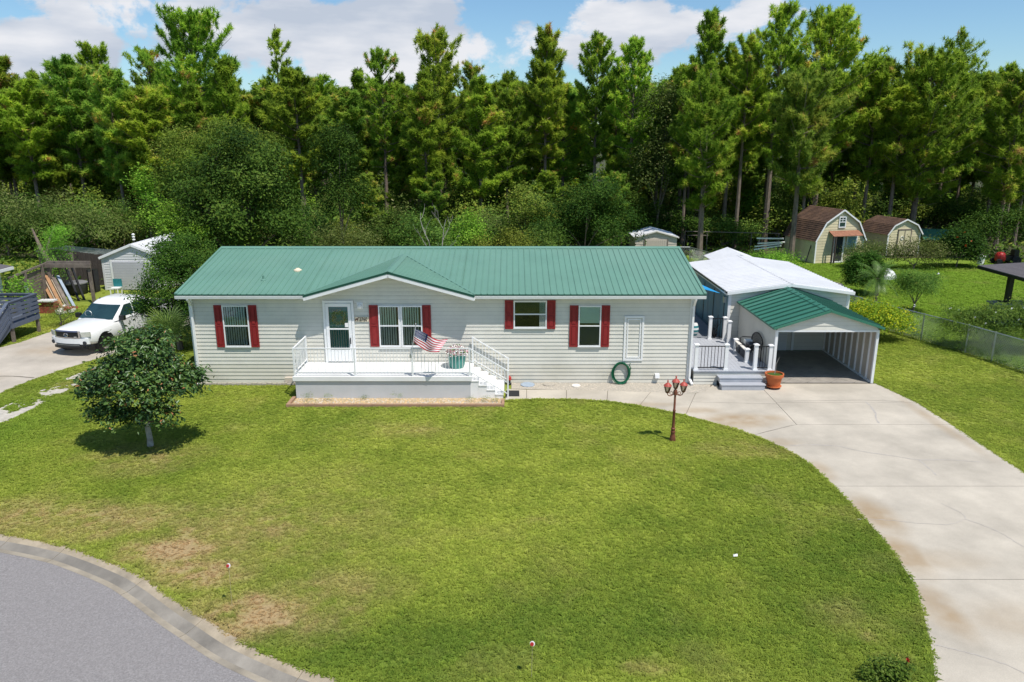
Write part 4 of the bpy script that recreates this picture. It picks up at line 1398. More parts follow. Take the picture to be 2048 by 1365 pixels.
def build_flag():
    nu, nv = 40, 26
    def P(u, v):
        # u along the fly, v down the hoist
        a = Vector((-3.295, 24.71, 2.56)).lerp(Vector((-3.37, 24.755, 2.11)), v)
        b = Vector((-2.18, 24.55, 2.18)).lerp(Vector((-2.46, 24.42, 1.78)), v)
        p = a.lerp(b, u)
        p.z -= .10 * math.sin(math.pi * u) * (.5 + .8 * v) * (1 - u * .3)
        p.z += .06 * math.sin(u * 7 + v * 1.5) * u
        p.y += .085 * math.sin(u * 8.5 - v * 2.2) * u ** .5 + .03 * math.sin(u * 15 + v * 4) * u
        return p
    vs = [P(i / nu, j / nv) for j in range(nv + 1) for i in range(nu + 1)]
    fs, ms = [], []
    for j in range(nv):
        for i in range(nu):
            k = j * (nu + 1) + i
            fs.append((k, k + 1, k + nu + 2, k + nu + 1))
            stripe = j // 2
            ms.append(2 if (i < 16 and stripe < 7) else (0 if stripe % 2 == 0 else 1))
    m = MB(); m.v = [tuple(v) for v in vs]; m.f = fs; m.m = ms
    # stars
    for r in range(9):
        for c in range(6 if r % 2 == 0 else 5):
            u = (.022 + c * .063 + (.032 if r % 2 else 0)); v = .03 + r * .056
            p = P(u, v); du = (P(u + .01, v) - p).normalized(); dv = (P(u, v + .01) - p).normalized(); nn = du.cross(dv).normalized()
            for s in (1, -1):
                pts = []
                for q in range(10):
                    rad = .018 if q % 2 == 0 else .008
                    t = math.pi / 2 + q * math.pi / 5
                    pts.append(p + du * rad * math.cos(t) - dv * rad * math.sin(t) + nn * .003 * s)
                m.add(pts, [tuple(range(10))], 1)
    o = m.build('flag', [M['flagred'], M['flagwhite'], M['flagblue']], None, smooth=True)
    tag(o, 'stars and stripes flag blowing from the short pole on the porch railing', 'flag')


build_flag()

# flower pot on the porch
fpot = thing('flower_pot', 'large teal glazed pot of pink flowers standing on the porch', 'flower pot', (-1.99, 25.95, .82))
MB().lathe([(.24, 0), (.29, .12), (.32, .35), (.33, .50), (.36, .53), (.36, .58), (.31, .58), (.30, .52)], (-1.99, 25.95, .82), 20).build('pot', M['tealpot'], fpot, smooth=True)
V, F = [], []
rng = np.random.default_rng(21)
for i in range(1500):
    t, rr = rng.uniform(0, 6.283), math.sqrt(rng.random()) * .42
    p = np.array((-1.99 + rr * math.cos(t), 25.95 + rr * math.sin(t), .82 + .56 + .22 * (1 - (rr / .42) ** 2) + rng.uniform(-.06, .06)))
    a = rng.normal(size=3); a[2] *= .5; a /= np.linalg.norm(a); b = np.cross(a, rng.normal(size=3)); b /= np.linalg.norm(b)
    l = rng.uniform(.02, .04)
    k = len(V); V += [p - a * l, p + b * l * .7, p + a * l, p - b * l * .7]; F.append((k, k + 1, k + 2, k + 3))
me = fast_mesh('blossoms', V, F, [M['petal'], M['flowerwhite'], M['leafmid']], tint=rng.random(len(F)))
me.polygons.foreach_set('material_index', rng.choice([0, 0, 0, 1, 1, 1, 2], len(F)).astype(np.int32))
obj('blossoms', me, fpot)

# door mat and the small lantern at the foot of the steps
tag(MB().box(-.22, .26, 25.02, 25.62, .026, .045).build('door_mat', M['rubber']), 'black rubber mat on the walk at the foot of the porch steps', 'mat')
rl = thing('red_lantern', 'small red and black lantern standing behind the foot of the porch steps', 'lantern', (-.22, 26.42, .026))
MB().lathe([(.08, 0), (.08, .03), (.05, .06), (.05, .16)], (-.10, 26.40, .02), 10).build('base', M['black'], rl)
MB().lathe([(.06, .16), (.085, .19), (.07, .28), (.02, .33)], (-.10, 26.40, .02), 10).build('hood', M['plasticred'], rl)

# bed edging: weathered timbers in front of the porch, small bricks along the wall
bed = structure(thing('bed_edging', None, None, (-4, 24.1, 0)))
xs = [-7.68, -6.2, -4.75, -3.15, -1.75, -.26]
for a, b in zip(xs, xs[1:]):
    MB().box(a + .006, b - .006, 24.00, 24.11, -.02, .095).build('edging_timber', M['timber'], bed)
for a, b in ((24.115, 24.85),):
    MB().box(-7.68, -7.57, a, b, -.02, .09).build('edging_timber', M['timber'], bed)
    MB().box(-.36, -.26, a, 24.60, -.02, .09).build('edging_timber', M['timber'], bed)
eb = structure(thing('brick_edging', None, None, (-9.6, 26.4, 0)))
me = MB().box(-.085, .085, -.045, .045, 0, .085).mesh('edging_brick', M['gravelbase'])
for i in range(21):
    o = obj('edging_brick', me, eb, loc=(-11.55 + i * .185, 26.36 + .02 * math.sin(i * 2.3), -.005 + .006 * math.sin(i * 4.1)))
    o.rotation_euler = (0, 0, .12 * math.sin(i * 5.7))

# weeds in the bed
WEEDSPOT = [(-7.1, 24.65, .28), (-6.4, 24.62, .22), (-6.8, 24.05, .26), (-5.15, 24.70, .16), (-4.02, 24.60, .30), (-1.4, 24.5, .2), (-.95, 24.5, .18), (-.6, 24.45, .17)]

# coiled hose against the wall
hs = MB()
rr = random.Random(3)
for i in range(9):
    y = YF - .055 - .028 * (i % 4)
    w, h = .305 + rr.uniform(-.035, .03), .375 + rr.uniform(-.03, .03)
    cx, cz = 4.03 + rr.uniform(-.02, .02), .425 + rr.uniform(-.015, .02)
    tl = rr.uniform(-.06, .06)
    pts = []
    for k in range(29):
        t = 2 * math.pi * k / 28 - math.pi / 2
        x, z = w * math.cos(t), h * math.sin(t)
        pts.append((cx + x * math.cos(tl) - z * math.sin(tl) , y - .05 * math.sin(t) * -1 * .6 - (.10 if z < -.2 else 0) * (-z - .2) * 3, max(.035, cz + x * math.sin(tl) + z)))
    hs.tube(pts, .014, 6)
hs.tube([(4.36, YF - .05, .42), (4.40, YF - .06, .60), (4.34, YF - .05, .72), (4.38, YF - .03, .78)], .014, 6)
o = hs.build('garden_hose', M['hose'], None, smooth=True)
tag(o, 'green garden hose coiled in an oval against the house wall', 'hose')

# stepping stones in the gravel
for (px, py, c, lb, w) in ((1055, 771, M['plank_c'], 'flat blue-grey stepping stone in the gravel by the steps', .27), (1152, 773, M['cushion'], 'flat white stepping stone in the gravel under the wall', .17), (1098, 770, M['gravelbase'], 'flat tan stepping stone between the blue and the white one', .24)):
    gx, gy = gp(px, py)
    m = MB(); m.lathe([(w, 0), (w, .03), (w * .9, .04)], (gx, gy, .01), 9)
    tag(m.build('stepping_stone', c), lb, 'stepping stone', 'stepping stones in the gravel bed')

# three-headed lamp post in the lawn
lx, ly = 4.84, 21.06
lp = thing('lamp_post', 'rusty brown three-headed lamp post standing in the lawn', 'lamp post', (lx, ly, 0))
MB().lathe([(.085, -.02), (.095, .02), (.085, .14), (.062, .22), (.062, .27), (.075, .28), (.075, .31), (.058, .32), (.058, .37), (.07, .38), (.07, .41), (.046, .43), (.04, .95), (.046, .96), (.046, .985), (.034, 1.0), (.032, 1.46), (.06, 1.47), (.065, 1.56), (.05, 1.62), (.022, 1.63)], (lx, ly, 0), 12).build('pole', M['rust'], lp, smooth=True)


def lantern(c):
    m = MB(); m.lathe([(.02, -.02), (.05, 0), (.055, .02)], c, 10)
    for k in range(8):
        t = k * math.pi / 4
        m.bar((c[0] + .055 * math.cos(t), c[1] + .055 * math.sin(t), c[2] + .015), (c[0] + .10 * math.cos(t), c[1] + .10 * math.sin(t), c[2] + .17), .011)
        m.bar((c[0] + .10 * math.cos(t), c[1] + .10 * math.sin(t), c[2] + .17), (c[0] + .085 * math.cos(t), c[1] + .085 * math.sin(t), c[2] + .22), .011)
    h = m.build('lantern', M['rust'], lp)
    MB().lathe([(.045, .02), (.092, .17), (.078, .22)], c, 10).build('globe', M['lampglass'], h, smooth=True)
    MB().lathe([(.125, .215), (.115, .235), (.075, .275), (.045, .30), (.02, .315), (.018, .35), (.026, .365), (.008, .40)], c, 12).build('cap', M['redcap'], h, smooth=True)


for s, dz, dy in ((-1, 1.545, -.04), (1, 1.545, .04)):
    pts = [(lx, ly, 1.54), (lx + s * .07, ly, 1.47), (lx + s * .15, ly + dy * .5, 1.44), (lx + s * .22, ly + dy, 1.47), (lx + s * .245, ly + dy, 1.54)]
    m = MB(); m.tube([tuple(p) for p in catmull(pts, 5)], .014, 6)
    m.ring((lx + s * .12, ly, 1.52), .045, .009, 'y', 12, 5)
    m.build('arm', M['rust'], lp, smooth=True)
    lantern((lx + s * .245, ly + dy, dz))
lantern((lx, ly, 1.66))

# two driveway reflectors on wire stakes, a scrap of white paper on the lawn
for (bx, by, h, lb) in ((-5.45, 12.75, .85, 'red and white reflector disc on a thin stake near the kerb bend'), (.33, 10.75, .62, 'red and white reflector disc on a thin stake at the bottom edge of the lawn')):
    t = thing('reflector_stake', lb, 'reflector', (bx, by, 0), 'reflector stakes along the kerb')
    MB().tube([(bx, by, -.03), (bx + .01, by + .03, h)], .003, 5).build('stake', M['plank_b'], t)
    m = MB(); m.T = Matrix.Translation((bx + .01, by + .02, h + .04)) @ Matrix.Rotation(R(-20), 4, 'Z') @ Matrix.Rotation(R(70), 4, 'X')
    m.lathe([(.042, -.006), (.045, 0), (.042, .006)], (0, 0, 0), 14)
    m.build('rim', M['flagwhite'], t)
    m = MB(); m.T = Matrix.Translation((bx + .004, by - .002, h + .049)) @ Matrix.Rotation(R(-20), 4, 'Z') @ Matrix.Rotation(R(70), 4, 'X')
    m.lathe([(.032, -.002), (.032, .008)], (0, 0, 0), 14)
    m.build('lens', M['plasticred'], t)
gx, gy = gp(1470, 1116)
m = MB(); m.add([(gx - .05, gy - .03, .05), (gx + .04, gy - .04, .06), (gx + .06, gy + .04, .075), (gx - .03, gy + .05, .055), (gx, gy, .085)], [(0, 1, 4), (1, 2, 4), (2, 3, 4), (3, 0, 4)])
tag(m.build('paper_scrap', M['flowerwhite']), 'small white scrap lying on the lawn right of centre', 'litter')


# ================================================================== DECK, CARPORT AND GARAGE ON THE RIGHT
deck = thing('deck', 'grey board deck with two wide steps between house and carport', 'deck', (8.1, 28.7, 0))
DZ = .55
MB().box(6.70, 9.58, 26.40, 31.0, 0, DZ - .045).build('substructure', M['wallcore'], deck)
bx = 6.68
me = MB().box(0, .142, 0, 4.72, 0, .03).mesh('deck_board', M['deck'])
k = 0
while bx < 9.52:
    obj('deck_board', me, deck, loc=(bx, 26.34, DZ - .03)); bx += .147; k += 1
siding(deck, (0, 26.40, 0), (1, 0, 0), (0, -1, 0), .02, DZ - .05, 6.70, 9.55, .125, M['siding'])
MB().box(6.70, 9.56, 26.362, 26.385, DZ - .075, DZ - .033).build('edge_trim', M['deck'], deck)
for (y0, y1, zt) in ((25.98, 26.37, .40), (25.66, 25.975, .235)):
    m = MB(); m.box(7.57, 9.12, y0 + .02, 26.36, .027, zt - .03); m.box(7.54, 9.15, y0, y1, zt - .03, zt)
    m.build('step', M['deck'], deck)
# lower walk continuing behind the house
back = MB().box(4.0, 9.0, 31.05, 37.0, 0, .50).build('rear_deck', M['deckdark'], deck)

drail = thing('deck_railing', 'white post railing with black balusters round the grey deck', 'railing', (8.1, 26.5, DZ))


def dpost(x, y, z0, h, w=.125):
    m = MB()
    m.box(x - w / 2 - .025, x + w / 2 + .025, y - w / 2 - .025, y + w / 2 + .025, z0, z0 + .05)
    m.box(x - w / 2, x + w / 2, y - w / 2, y + w / 2, z0 + .05, z0 + h - .05)
    c = w / 2 + .03
    m.add([(x - c, y - c, z0 + h - .05), (x + c, y - c, z0 + h - .05), (x + c, y + c, z0 + h - .05), (x - c, y + c, z0 + h - .05),
           (x - c, y - c, z0 + h - .02), (x + c, y - c, z0 + h - .02), (x + c, y + c, z0 + h - .02), (x - c, y + c, z0 + h - .02), (x, y, z0 + h + .02)],
          [(3, 2, 1, 0), (0, 1, 5, 4), (1, 2, 6, 5), (2, 3, 7, 6), (3, 0, 4, 7), (4, 5, 8), (5, 6, 8), (6, 7, 8), (7, 4, 8)])
    m.build('post', M['white'], drail)


for (x, y, h) in ((6.78, 26.50, 1.0), (7.88, 26.50, 1.0), (8.96, 26.48, 1.0), (9.49, 26.47, .98), (8.95, 27.45, .56), (8.97, 28.98, .54), (8.42, 30.92, 1.0), (9.00, 30.80, 1.0), (9.00, 30.13, 1.0)):
    dpost(x, y, DZ, h)
for (x0, x1, y, z0, z1) in ((6.85, 7.82, 26.50, .09, .90), (9.03, 9.43, 26.48, .09, .90), (8.49, 8.94, 30.88, .09, .90)):
    MB().bar((x0, y, DZ + z1), (x1, y, DZ + z1), .035, .03).build('top_rail', M['black'], drail)
    MB().bar((x0, y, DZ + z0), (x1, y, DZ + z0), .035, .03).build('bottom_rail', M['black'], drail)
    n = max(4, int((x1 - x0) / .108))
    bm_ = MB().box(-.009, .009, -.009, .009, z0, z1).mesh('baluster', M['black'])
    for i in range(n + 1):
        obj('baluster', bm_, drail, loc=(x0 + (x1 - x0) * i / n, y, DZ))
# low side rail of the deck: white cap boards over a dark panel, between the two short posts
MB().box(8.89, 9.02, 27.53, 28.20, DZ + .44, DZ + .47).build('cap_rail', M['cushion'], drail)
MB().box(8.89, 9.02, 28.34, 28.90, DZ + .44, DZ + .47).build('cap_rail', M['cushion'], drail)
bm_ = MB().box(-.009, .009, -.009, .009, .06, .44).mesh('baluster', M['black'])
for i in range(13):
    obj('baluster', bm_, drail, loc=(8.955, 27.56 + i * .108, DZ))

# bench on the deck, back against the carport wall
bn = thing('bench', 'black metal garden bench with arched slatted back on the deck', 'bench', (9.3, 28.1, DZ))
m = MB()
for i in range(5):
    m.bar((9.06 + i * .085, 27.5, DZ + .43), (9.06 + i * .085, 28.75, DZ + .43), .06, .018)
m.build('seat', M['black'], bn)
m = MB()
arc = [(9.50, 27.5, DZ + .45), (9.53, 27.5, DZ + .72), (9.545, 27.65, DZ + .86), (9.55, 27.9, DZ + .95), (9.55, 28.12, DZ + .975), (9.55, 28.35, DZ + .95), (9.545, 28.6, DZ + .86), (9.53, 28.75, DZ + .72), (9.50, 28.75, DZ + .45)]
m.tube([tuple(p) for p in catmull(arc, 4)], .022, 6)
m.bar((9.50, 27.5, DZ + .52), (9.50, 28.75, DZ + .52), .03, .03)
for i in range(12):
    yy = 27.6 + i * .096
    h = .53 + .42 * math.sqrt(max(0, 1 - ((yy - 28.125) / .70) ** 2))
    m.bar((9.505, yy, DZ + .52), (9.545, yy, DZ + h), .016, .016)
m.build('backrest', M['black'], bn)
for y in (27.52, 28.73):
    m = MB()
    m.tube([(9.05, y, DZ + .01), (9.06, y, DZ + .42), (9.05, y, DZ + .64), (9.15, y, DZ + .68), (9.52, y, DZ + .66)], .018, 6)
    m.tube([(9.52, y, DZ + .01), (9.50, y, DZ + .45)], .018, 6)
    m.build('leg', M['black'], bn)
tag(MB().box(9.15, 9.42, 28.35, 28.62, DZ + .45, DZ + .62).build('gift_box', M['flowerwhite']), 'small white box resting on the black deck bench', 'box')
tag(MB().lathe([(.16, 0), (.20, .06), (.19, .14), (.10, .18)], (9.25, 28.05, DZ + .45), 10).build('bundle', M['darkplastic'], None, True), 'dark rounded bundle lying on the black deck bench', 'bundle')

# things by the back of the deck: striped teal planter with a spiky plant, a matching urn, a bare twisted ornamental tree
pt = thing('striped_planter', 'teal and white striped planter with spiky dark plant beside the house corner', 'planter', (7.2, 31.6, .5))
m = MB()
for i in range(5):
    m.lathe([(.24 + i * .035, i * .11), (.27 + i * .035, i * .11 + .108)], (7.35, 31.65, .5), 16, i % 2)
m.build('pot', [M['tealstripe'], M['ceramic']], pt)
m = MB()
rr = random.Random(5)
for i in range(46):
    a = rr.uniform(0, 6.28); e = rr.uniform(.3, 1.4); l = rr.uniform(.35, .62)
    d = Vector((math.cos(a) * math.cos(e), math.sin(a) * math.cos(e), math.sin(e)))
    c = Vector((7.35, 31.65, 1.02)); s = Vector((-math.sin(a), math.cos(a), 0)) * .022
    m.add([c - s, c + s, c + d * l * .6 + s, c + d * l], [(0, 1, 2), (0, 2, 3)])
m.build('leaves', M['leafdark'], pt)
ur = thing('striped_urn', 'small teal and white banded urn standing on the dark rear deck', 'urn', (7.9, 31.9, .5))
m = MB()
for i in range(6):
    r0 = .13 + .07 * math.sin(i / 6 * 3.14); r1 = .13 + .07 * math.sin((i + 1) / 6 * 3.14)
    m.lathe([(r0, i * .09), (r1, i * .09 + .088)], (7.95, 31.75, .5), 14, i % 2)
m.build('body', [M['tealstripe'], M['ceramic']], ur)
tw = MB()
for i in range(9):
    a = rr.uniform(0, 6.28); l = rr.uniform(.5, .9)
    pts = [Vector((8.72, 31.25, .5))]
    d = Vector((math.cos(a) * .45, math.sin(a) * .3, 1)).normalized()
    for k in range(5):
        d = (d + Vector((rr.uniform(-.5, .5), rr.uniform(-.4, .4), rr.uniform(-.2, .4)))).normalized()
        pts.append(pts[-1] + d * l / 4)
    tw.tube(pts, [.022, .018, .014, .010, .007, .004], 5)
tag(tw.build('twisted_twigs', M['black']), 'dark bare twisted twigs standing behind the back deck rail', 'twigs')

# blue shade sail stretched from the house corner to the garage
m = MB()
A, B, C_ = Vector((6.72, 30.2, 3.15)), Vector((8.98, 31.6, 2.38)), Vector((6.75, 34.6, 3.15))
nn = 9
vs, fs = [], []
for i in range(nn + 1):
    for j in range(nn + 1 - i):
        u, v = i / nn, j / nn
        p = A * (1 - u - v) + B * u + C_ * v
        edge = 9 * u * v * (1 - u - v) * 3
        p.z -= .22 * edge
        vs.append(p)
idx = {}
q = 0
for i in range(nn + 1):
    for j in range(nn + 1 - i):
        idx[i, j] = q; q += 1
for i in range(nn):
    for j in range(nn - i):
        fs.append((idx[i, j], idx[i + 1, j], idx[i, j + 1]))
        if j < nn - i - 1:
            fs.append((idx[i + 1, j], idx[i + 1, j + 1], idx[i, j + 1]))
m.add(vs, fs)
tag(m.build('shade_sail', M['sail'], None, True), 'bright blue triangular shade sail stretched between house corner and garage', 'shade sail')

# -------- garage with white metal roof
gar = thing('garage', 'grey-sided garage with a low white metal roof behind the carport', 'garage', (11.7, 35, 0))
GX0, GX1, GY0, GY1, GE, GA = 9.15, 14.25, 31.05, 38.4, 2.60, 2.95
m = MB()
pf = [(GX0, 0), (GX1, 0), (GX1, GE - .03), (11.7, GA - .03), (GX0, GE - .03)]
k = len(pf)
vs = [(x, GY0 + .004, z) for x, z in pf] + [(x, GY1, z) for x, z in pf]
m.add(vs, [tuple(range(k)), tuple(range(2 * k - 1, k - 1, -1))] + [(i, k + i, k + (i + 1) % k, (i + 1) % k) for i in range(k)])
m.build('wall', M['wallcore'], gar)
siding(gar, (0, GY0, 0), (1, 0, 0), (0, -1, 0), .02, GE - .02, GX0 + .08, GX1 - .08, .165, M['siding'])
siding(gar, (0, GY0, 0), (1, 0, 0), (0, -1, 0), GE - .03, GA - .06, lambda z: 11.7 - (GA - z) / .137, lambda z: 11.7 + (GA - z) / .137, .165, M['siding'])
for x in (GX0, GX1 - .1):
    MB().box(x - .012, x + .112, GY0 - .024, GY0 + .003, 0, GE - .02).build('corner_trim', M['white'], gar)
y = GY0
kk = 0
while y < GY1 - .1:
    e = min(y + 1.05, GY1)
    MB().box(GX0 - .018, GX0 + .002, y + .004, e - .004, 0, GE - .05).build('wall_panel', M['bluewall'] if kk < 5 else M['beige'], gar)
    if kk:
        MB().box(GX0 - .03, GX0 - .0185, y - .022, y + .022, 0, GE - .05).build('batten', M['bluewall'], gar)
    y = e; kk += 1
for i in range(4):
    m = MB(); m.box(GX0 - .05, GX0 - .031, 31.5 + i * 1.7, 31.53 + i * 1.7, .5, 2.3)
    m.build('conduit', M['black'], gar)
m = MB(); m.bar((GX0 - .02, 31.35, 2.05), (GX0 - .02, 31.35, 2.3), .16, .22); m.build('meter', M['galv'], gar)
gs = math.hypot(2.67, GA - GE)
roof_plane(gar, (9.03, 30.85, GE), (0, 1, 0), (2.67, 0, GA - GE + .0), [(0, 0), (7.75, 0), (7.75, gs), (0, gs)], M['whitemetal'], pw=.9, rib=.30, rh=.04)
roof_plane(gar, (14.37, 38.6, GE), (0, -1, 0), (-2.67, 0, GA - GE), [(0, 0), (7.75, 0), (7.75, gs), (0, gs)], M['whitemetal'], pw=.9, rib=.30, rh=.04)
MB().bar((11.7, 30.84, GA + .008), (11.7, 38.62, GA + .008), .10, .02).build('ridge_cap', M['whitemetal'], gar)
for x in (9.03, 14.37):
    m = MB(); m.bar((x, 30.85, GE - .07), (11.7, 30.85, GA - .07), .03, .115)
    m.build('fascia', M['white'], gar)
m = MB(); m.bar((9.0, 30.85, GE - .03), (9.0, 38.6, GE - .03), .06, .05); m.build('gutter', M['black'], gar)
m = MB(); m.bar((9.02, 30.86, GE - .10), (9.02, 38.6, GE - .10), .03, .09); m.build('fascia', M['white'], gar)
# white-roofed lean-to at its back
ann = thing('storage_shed', 'small white-roofed shed standing against the back of the garage', 'shed', (11.8, 39.8, 0))
m = MB()
pf = [(10.8, 0), (12.9, 0), (12.9, 2.55), (11.85, 2.96), (10.8, 2.55)]
vs = [(x, 38.65, z) for x, z in pf] + [(x, 41.2, z) for x, z in pf]
k = 5
m.add(vs, [tuple(range(k)), tuple(range(2 * k - 1, k - 1, -1))] + [(i, k + i, k + (i + 1) % k, (i + 1) % k) for i in range(k)])
m.build('wall', M['beige'], ann)
g2 = math.hypot(1.25, .45)
roof_plane(ann, (10.6, 38.63, 2.56), (0, 1, 0), (1.25, 0, .45), [(0, 0), (2.7, 0), (2.7, g2), (0, g2)], M['whitemetal'])
roof_plane(ann, (13.1, 41.33, 2.56), (0, -1, 0), (-1.25, 0, .45), [(0, 0), (2.7, 0), (2.7, g2), (0, g2)], M['whitemetal'])

# -------- carport
cp = thing('carport', 'open grey carport with deep green metal roof and white studs', 'carport', (11.5, 28.7, 0))
CX0, CX1, CY0, CY1 = 9.66, 13.38, 26.55, 31.0
RX0, RX1, RM, RE, RA = 9.50, 13.52, 11.51, 2.16, 2.81
cs = math.hypot(RM - RX0, RA - RE)
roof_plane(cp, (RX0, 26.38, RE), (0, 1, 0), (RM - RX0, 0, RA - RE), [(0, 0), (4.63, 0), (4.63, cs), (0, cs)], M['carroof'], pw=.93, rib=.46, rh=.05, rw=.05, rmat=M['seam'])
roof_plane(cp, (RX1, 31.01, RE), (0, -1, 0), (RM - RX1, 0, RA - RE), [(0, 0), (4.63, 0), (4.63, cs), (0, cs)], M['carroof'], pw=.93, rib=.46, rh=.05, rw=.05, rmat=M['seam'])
m = MB()
for s in (-1, 1):
    m.add([(RM, 26.36, RA + .03), (RM, 31.02, RA + .03), (RM + s * .16, 31.02, RA - .03), (RM + s * .16, 26.36, RA - .03)], [(0, 1, 2, 3)])
m.build('ridge_cap', M['carroof'], cp)
m = MB()
for x in (RX0, RX1):
    m.bar((x, 26.365, RE - .015), (RM, 26.365, RA - .015), .03, .085)
m.build('rake_trim', M['carroof'], cp)
for x in (RX0, RX1):
    MB().bar((x, 26.39, RE - .02), (x, 31.0, RE - .02), .02, .07).build('eave_trim', M['carroof'], cp)
# gable over the opening
m = MB(); m.prism([(CX0, 26.52, 2.03), (CX1, 26.52, 2.03), (CX1, 26.52, 2.18), (RM, 26.52, 2.775), (CX0, 26.52, 2.18)], (0, -.04, 0))
m.build('gable', M['wallcore'], cp)
siding(cp, (0, 26.518, 0), (1, 0, 0), (0, -1, 0), 2.06, 2.74, lambda z: max(CX0, RM - (2.775 - z) / .323), lambda z: min(CX1, RM + (2.775 - z) / .323), .165, M['siding'])
MB().box(CX0 - .03, CX1 + .03, 26.49, 26.56, 1.99, 2.055).build('header', M['white'], cp)
for x in (CX0 - .03, CX1 - .06):
    MB().box(x, x + .09, 26.49, 26.58, .026, 1.99).build('corner_post', M['white'], cp)
# side walls, with the studs showing inside
MB().box(CX0 - .01, CX0 + .02, 26.59, 31.0, .03, 2.14).build('side_wall', M['siding'], cp)
siding(cp, (CX0 - .012, 0, 0), (0, 1, 0), (-1, 0, 0), .56, 2.12, 26.60, 31.0, .165, M['siding'])
wall_in = MB().box(CX1 - .005, CX1 + .02, 26.59, 31.0, .03, 2.14).build('side_wall', M['beige'], cp)
siding(cp, (CX1 + .022, 0, 0), (0, 1, 0), (1, 0, 0), .03, 2.12, 26.60, 31.0, .165, M['siding'])
siding(cp, (CX1 - .006, 0, 0), (0, 1, 0), (-1, 0, 0), .09, 2.10, 26.60, 31.0, .165, M['beige'], name='inner_board', proud=.012)
for i in range(9):
    y = 26.95 + i * .495
    MB().box(CX1 - .075, CX1 - .02, y - .03, y + .03, .09, 2.10).build('stud', M['white'], cp)
    MB().box(CX0 + .021, CX0 + .075, y - .03, y + .03, .09, 2.10).build('stud', M['white'], cp)
MB().box(CX1 - .08, CX1 - .006, 26.60, 31.0, .028, .088).build('sole_plate', M['white'], cp)
MB().box(CX0 + .021, CX0 + .08, 26.60, 31.0, .028, .088).build('sole_plate', M['white'], cp)
for i in range(4):
    y = 27.4 + i * 1.05
    MB().box(CX0 + .08, CX1 - .08, y - .03, y + .03, 2.09, 2.15).build('tie_beam', M['white'], cp)
# white roll door in the garage wall at the back of the carport
gdm = MB()
gdm.box(10.05, 11.75, 30.97, 31.0, .03, 1.98)
gd = gdm.build('roll_door', M['white'], gar)
for i in range(6):
    MB().box(10.07, 11.73, 30.955, 30.969, .05 + i * .32, .05 + i * .32 + .305).build('door_panel', M['whitemetal'], gd)
MB().box(11.95, 12.05, 30.955, 31.0, .03, 2.0).build('door_jamb', M['white'], gar)
# carport floor of square tiles laid on the diagonal
flr = structure(flat([(9.69, 26.55), (13.36, 26.55), (13.36, 30.95), (9.69, 30.95)], .012, M['joint'], 'carport_floor', thick=.012))
t = .62
for i in range(-3, 12):
    for j in range(-9, 8):
        cx = 9.69 + (i - j * 1.0) * t * .7071 * .5 * 2 * .5 + 0
        cx = 9.69 + (i + j) * t * .7071; cy = 26.6 + (i - j) * t * .7071
        poly = [(cx, cy - t * .7071), (cx + t * .7071, cy), (cx, cy + t * .7071), (cx - t * .7071, cy)]
        c = clip(clip(poly, 9.70, 13.30, 0), 26.57, 30.93, 1)
        if len(c) >= 3:
            ar = abs(sum(c[q][0] * c[(q + 1) % len(c)][1] - c[(q + 1) % len(c)][0] * c[q][1] for q in range(len(c)))) / 2
            if ar > .01:
                flat(inset(c, .006), .027, M['tilefloor'], 'floor_tile', flr, thick=.013)

# terracotta pot on a wheeled stand at the carport corner
tp = thing('terracotta_pot', 'terracotta pot with a bare twig on a wheeled stand by the carport', 'flower pot', (9.45, 25.95, .026))
px_, py_ = 9.52, 25.95
MB().lathe([(.21, .12), (.225, .13), (.285, .44), (.33, .45), (.335, .56), (.295, .56), (.285, .48)], (px_, py_, .026), 22).build('pot', M['terracotta'], tp, smooth=True)
MB().lathe([(.27, .075), (.28, .085), (.28, .115), (.21, .12)], (px_, py_, .026), 20).build('saucer', M['terracotta'], tp)
MB().lathe([(.285, .45), (.285, .50), (.15, .535), (.02, .54)], (px_, py_, .026), 14).build('soil', M['leafmid'], tp)
for a in range(4):
    t_ = a * math.pi / 2 + .6
    m = MB(); m.T = Matrix.Translation((px_ + .2 * math.cos(t_), py_ + .2 * math.sin(t_), .063)) @ Matrix.Rotation(R(90), 4, 'X')
    m.lathe([(.03, -.014), (.036, 0), (.03, .014)], (0, 0, 0), 10)
    m.build('caster', M['black'], tp)
MB().tube([(px_, py_, .55), (px_ + .03, py_, .75), (px_ + .02, py_ - .02, .95), (px_ + .11, py_ - .03, 1.2)], [.014, .012, .010, .006], 6).build('twig', M['barkgrey'], tp)


# ================================================================== SHEDS AT THE BACK
def local_root(name, label, cat, loc, rz, group=None):
    o = thing(name, label, cat, loc, group)
    o.rotation_euler = (0, 0, rz)
    return o


def lobj(mb, name, mat, root, smooth=False):
    return obj(name, mb.mesh(name, mat, smooth), root, local=True)


def lsiding(root, O, U, Nn, z0, z1, ul, ur, e, mat, name='siding_board', proud=.018):
    before = set(o.name for o in root.children)
    siding(root, O, U, Nn, z0, z1, ul, ur, e, mat, name, proud)
    for o in root.children:
        if o.name not in before:
            o.matrix_parent_inverse = Matrix.Identity(4)


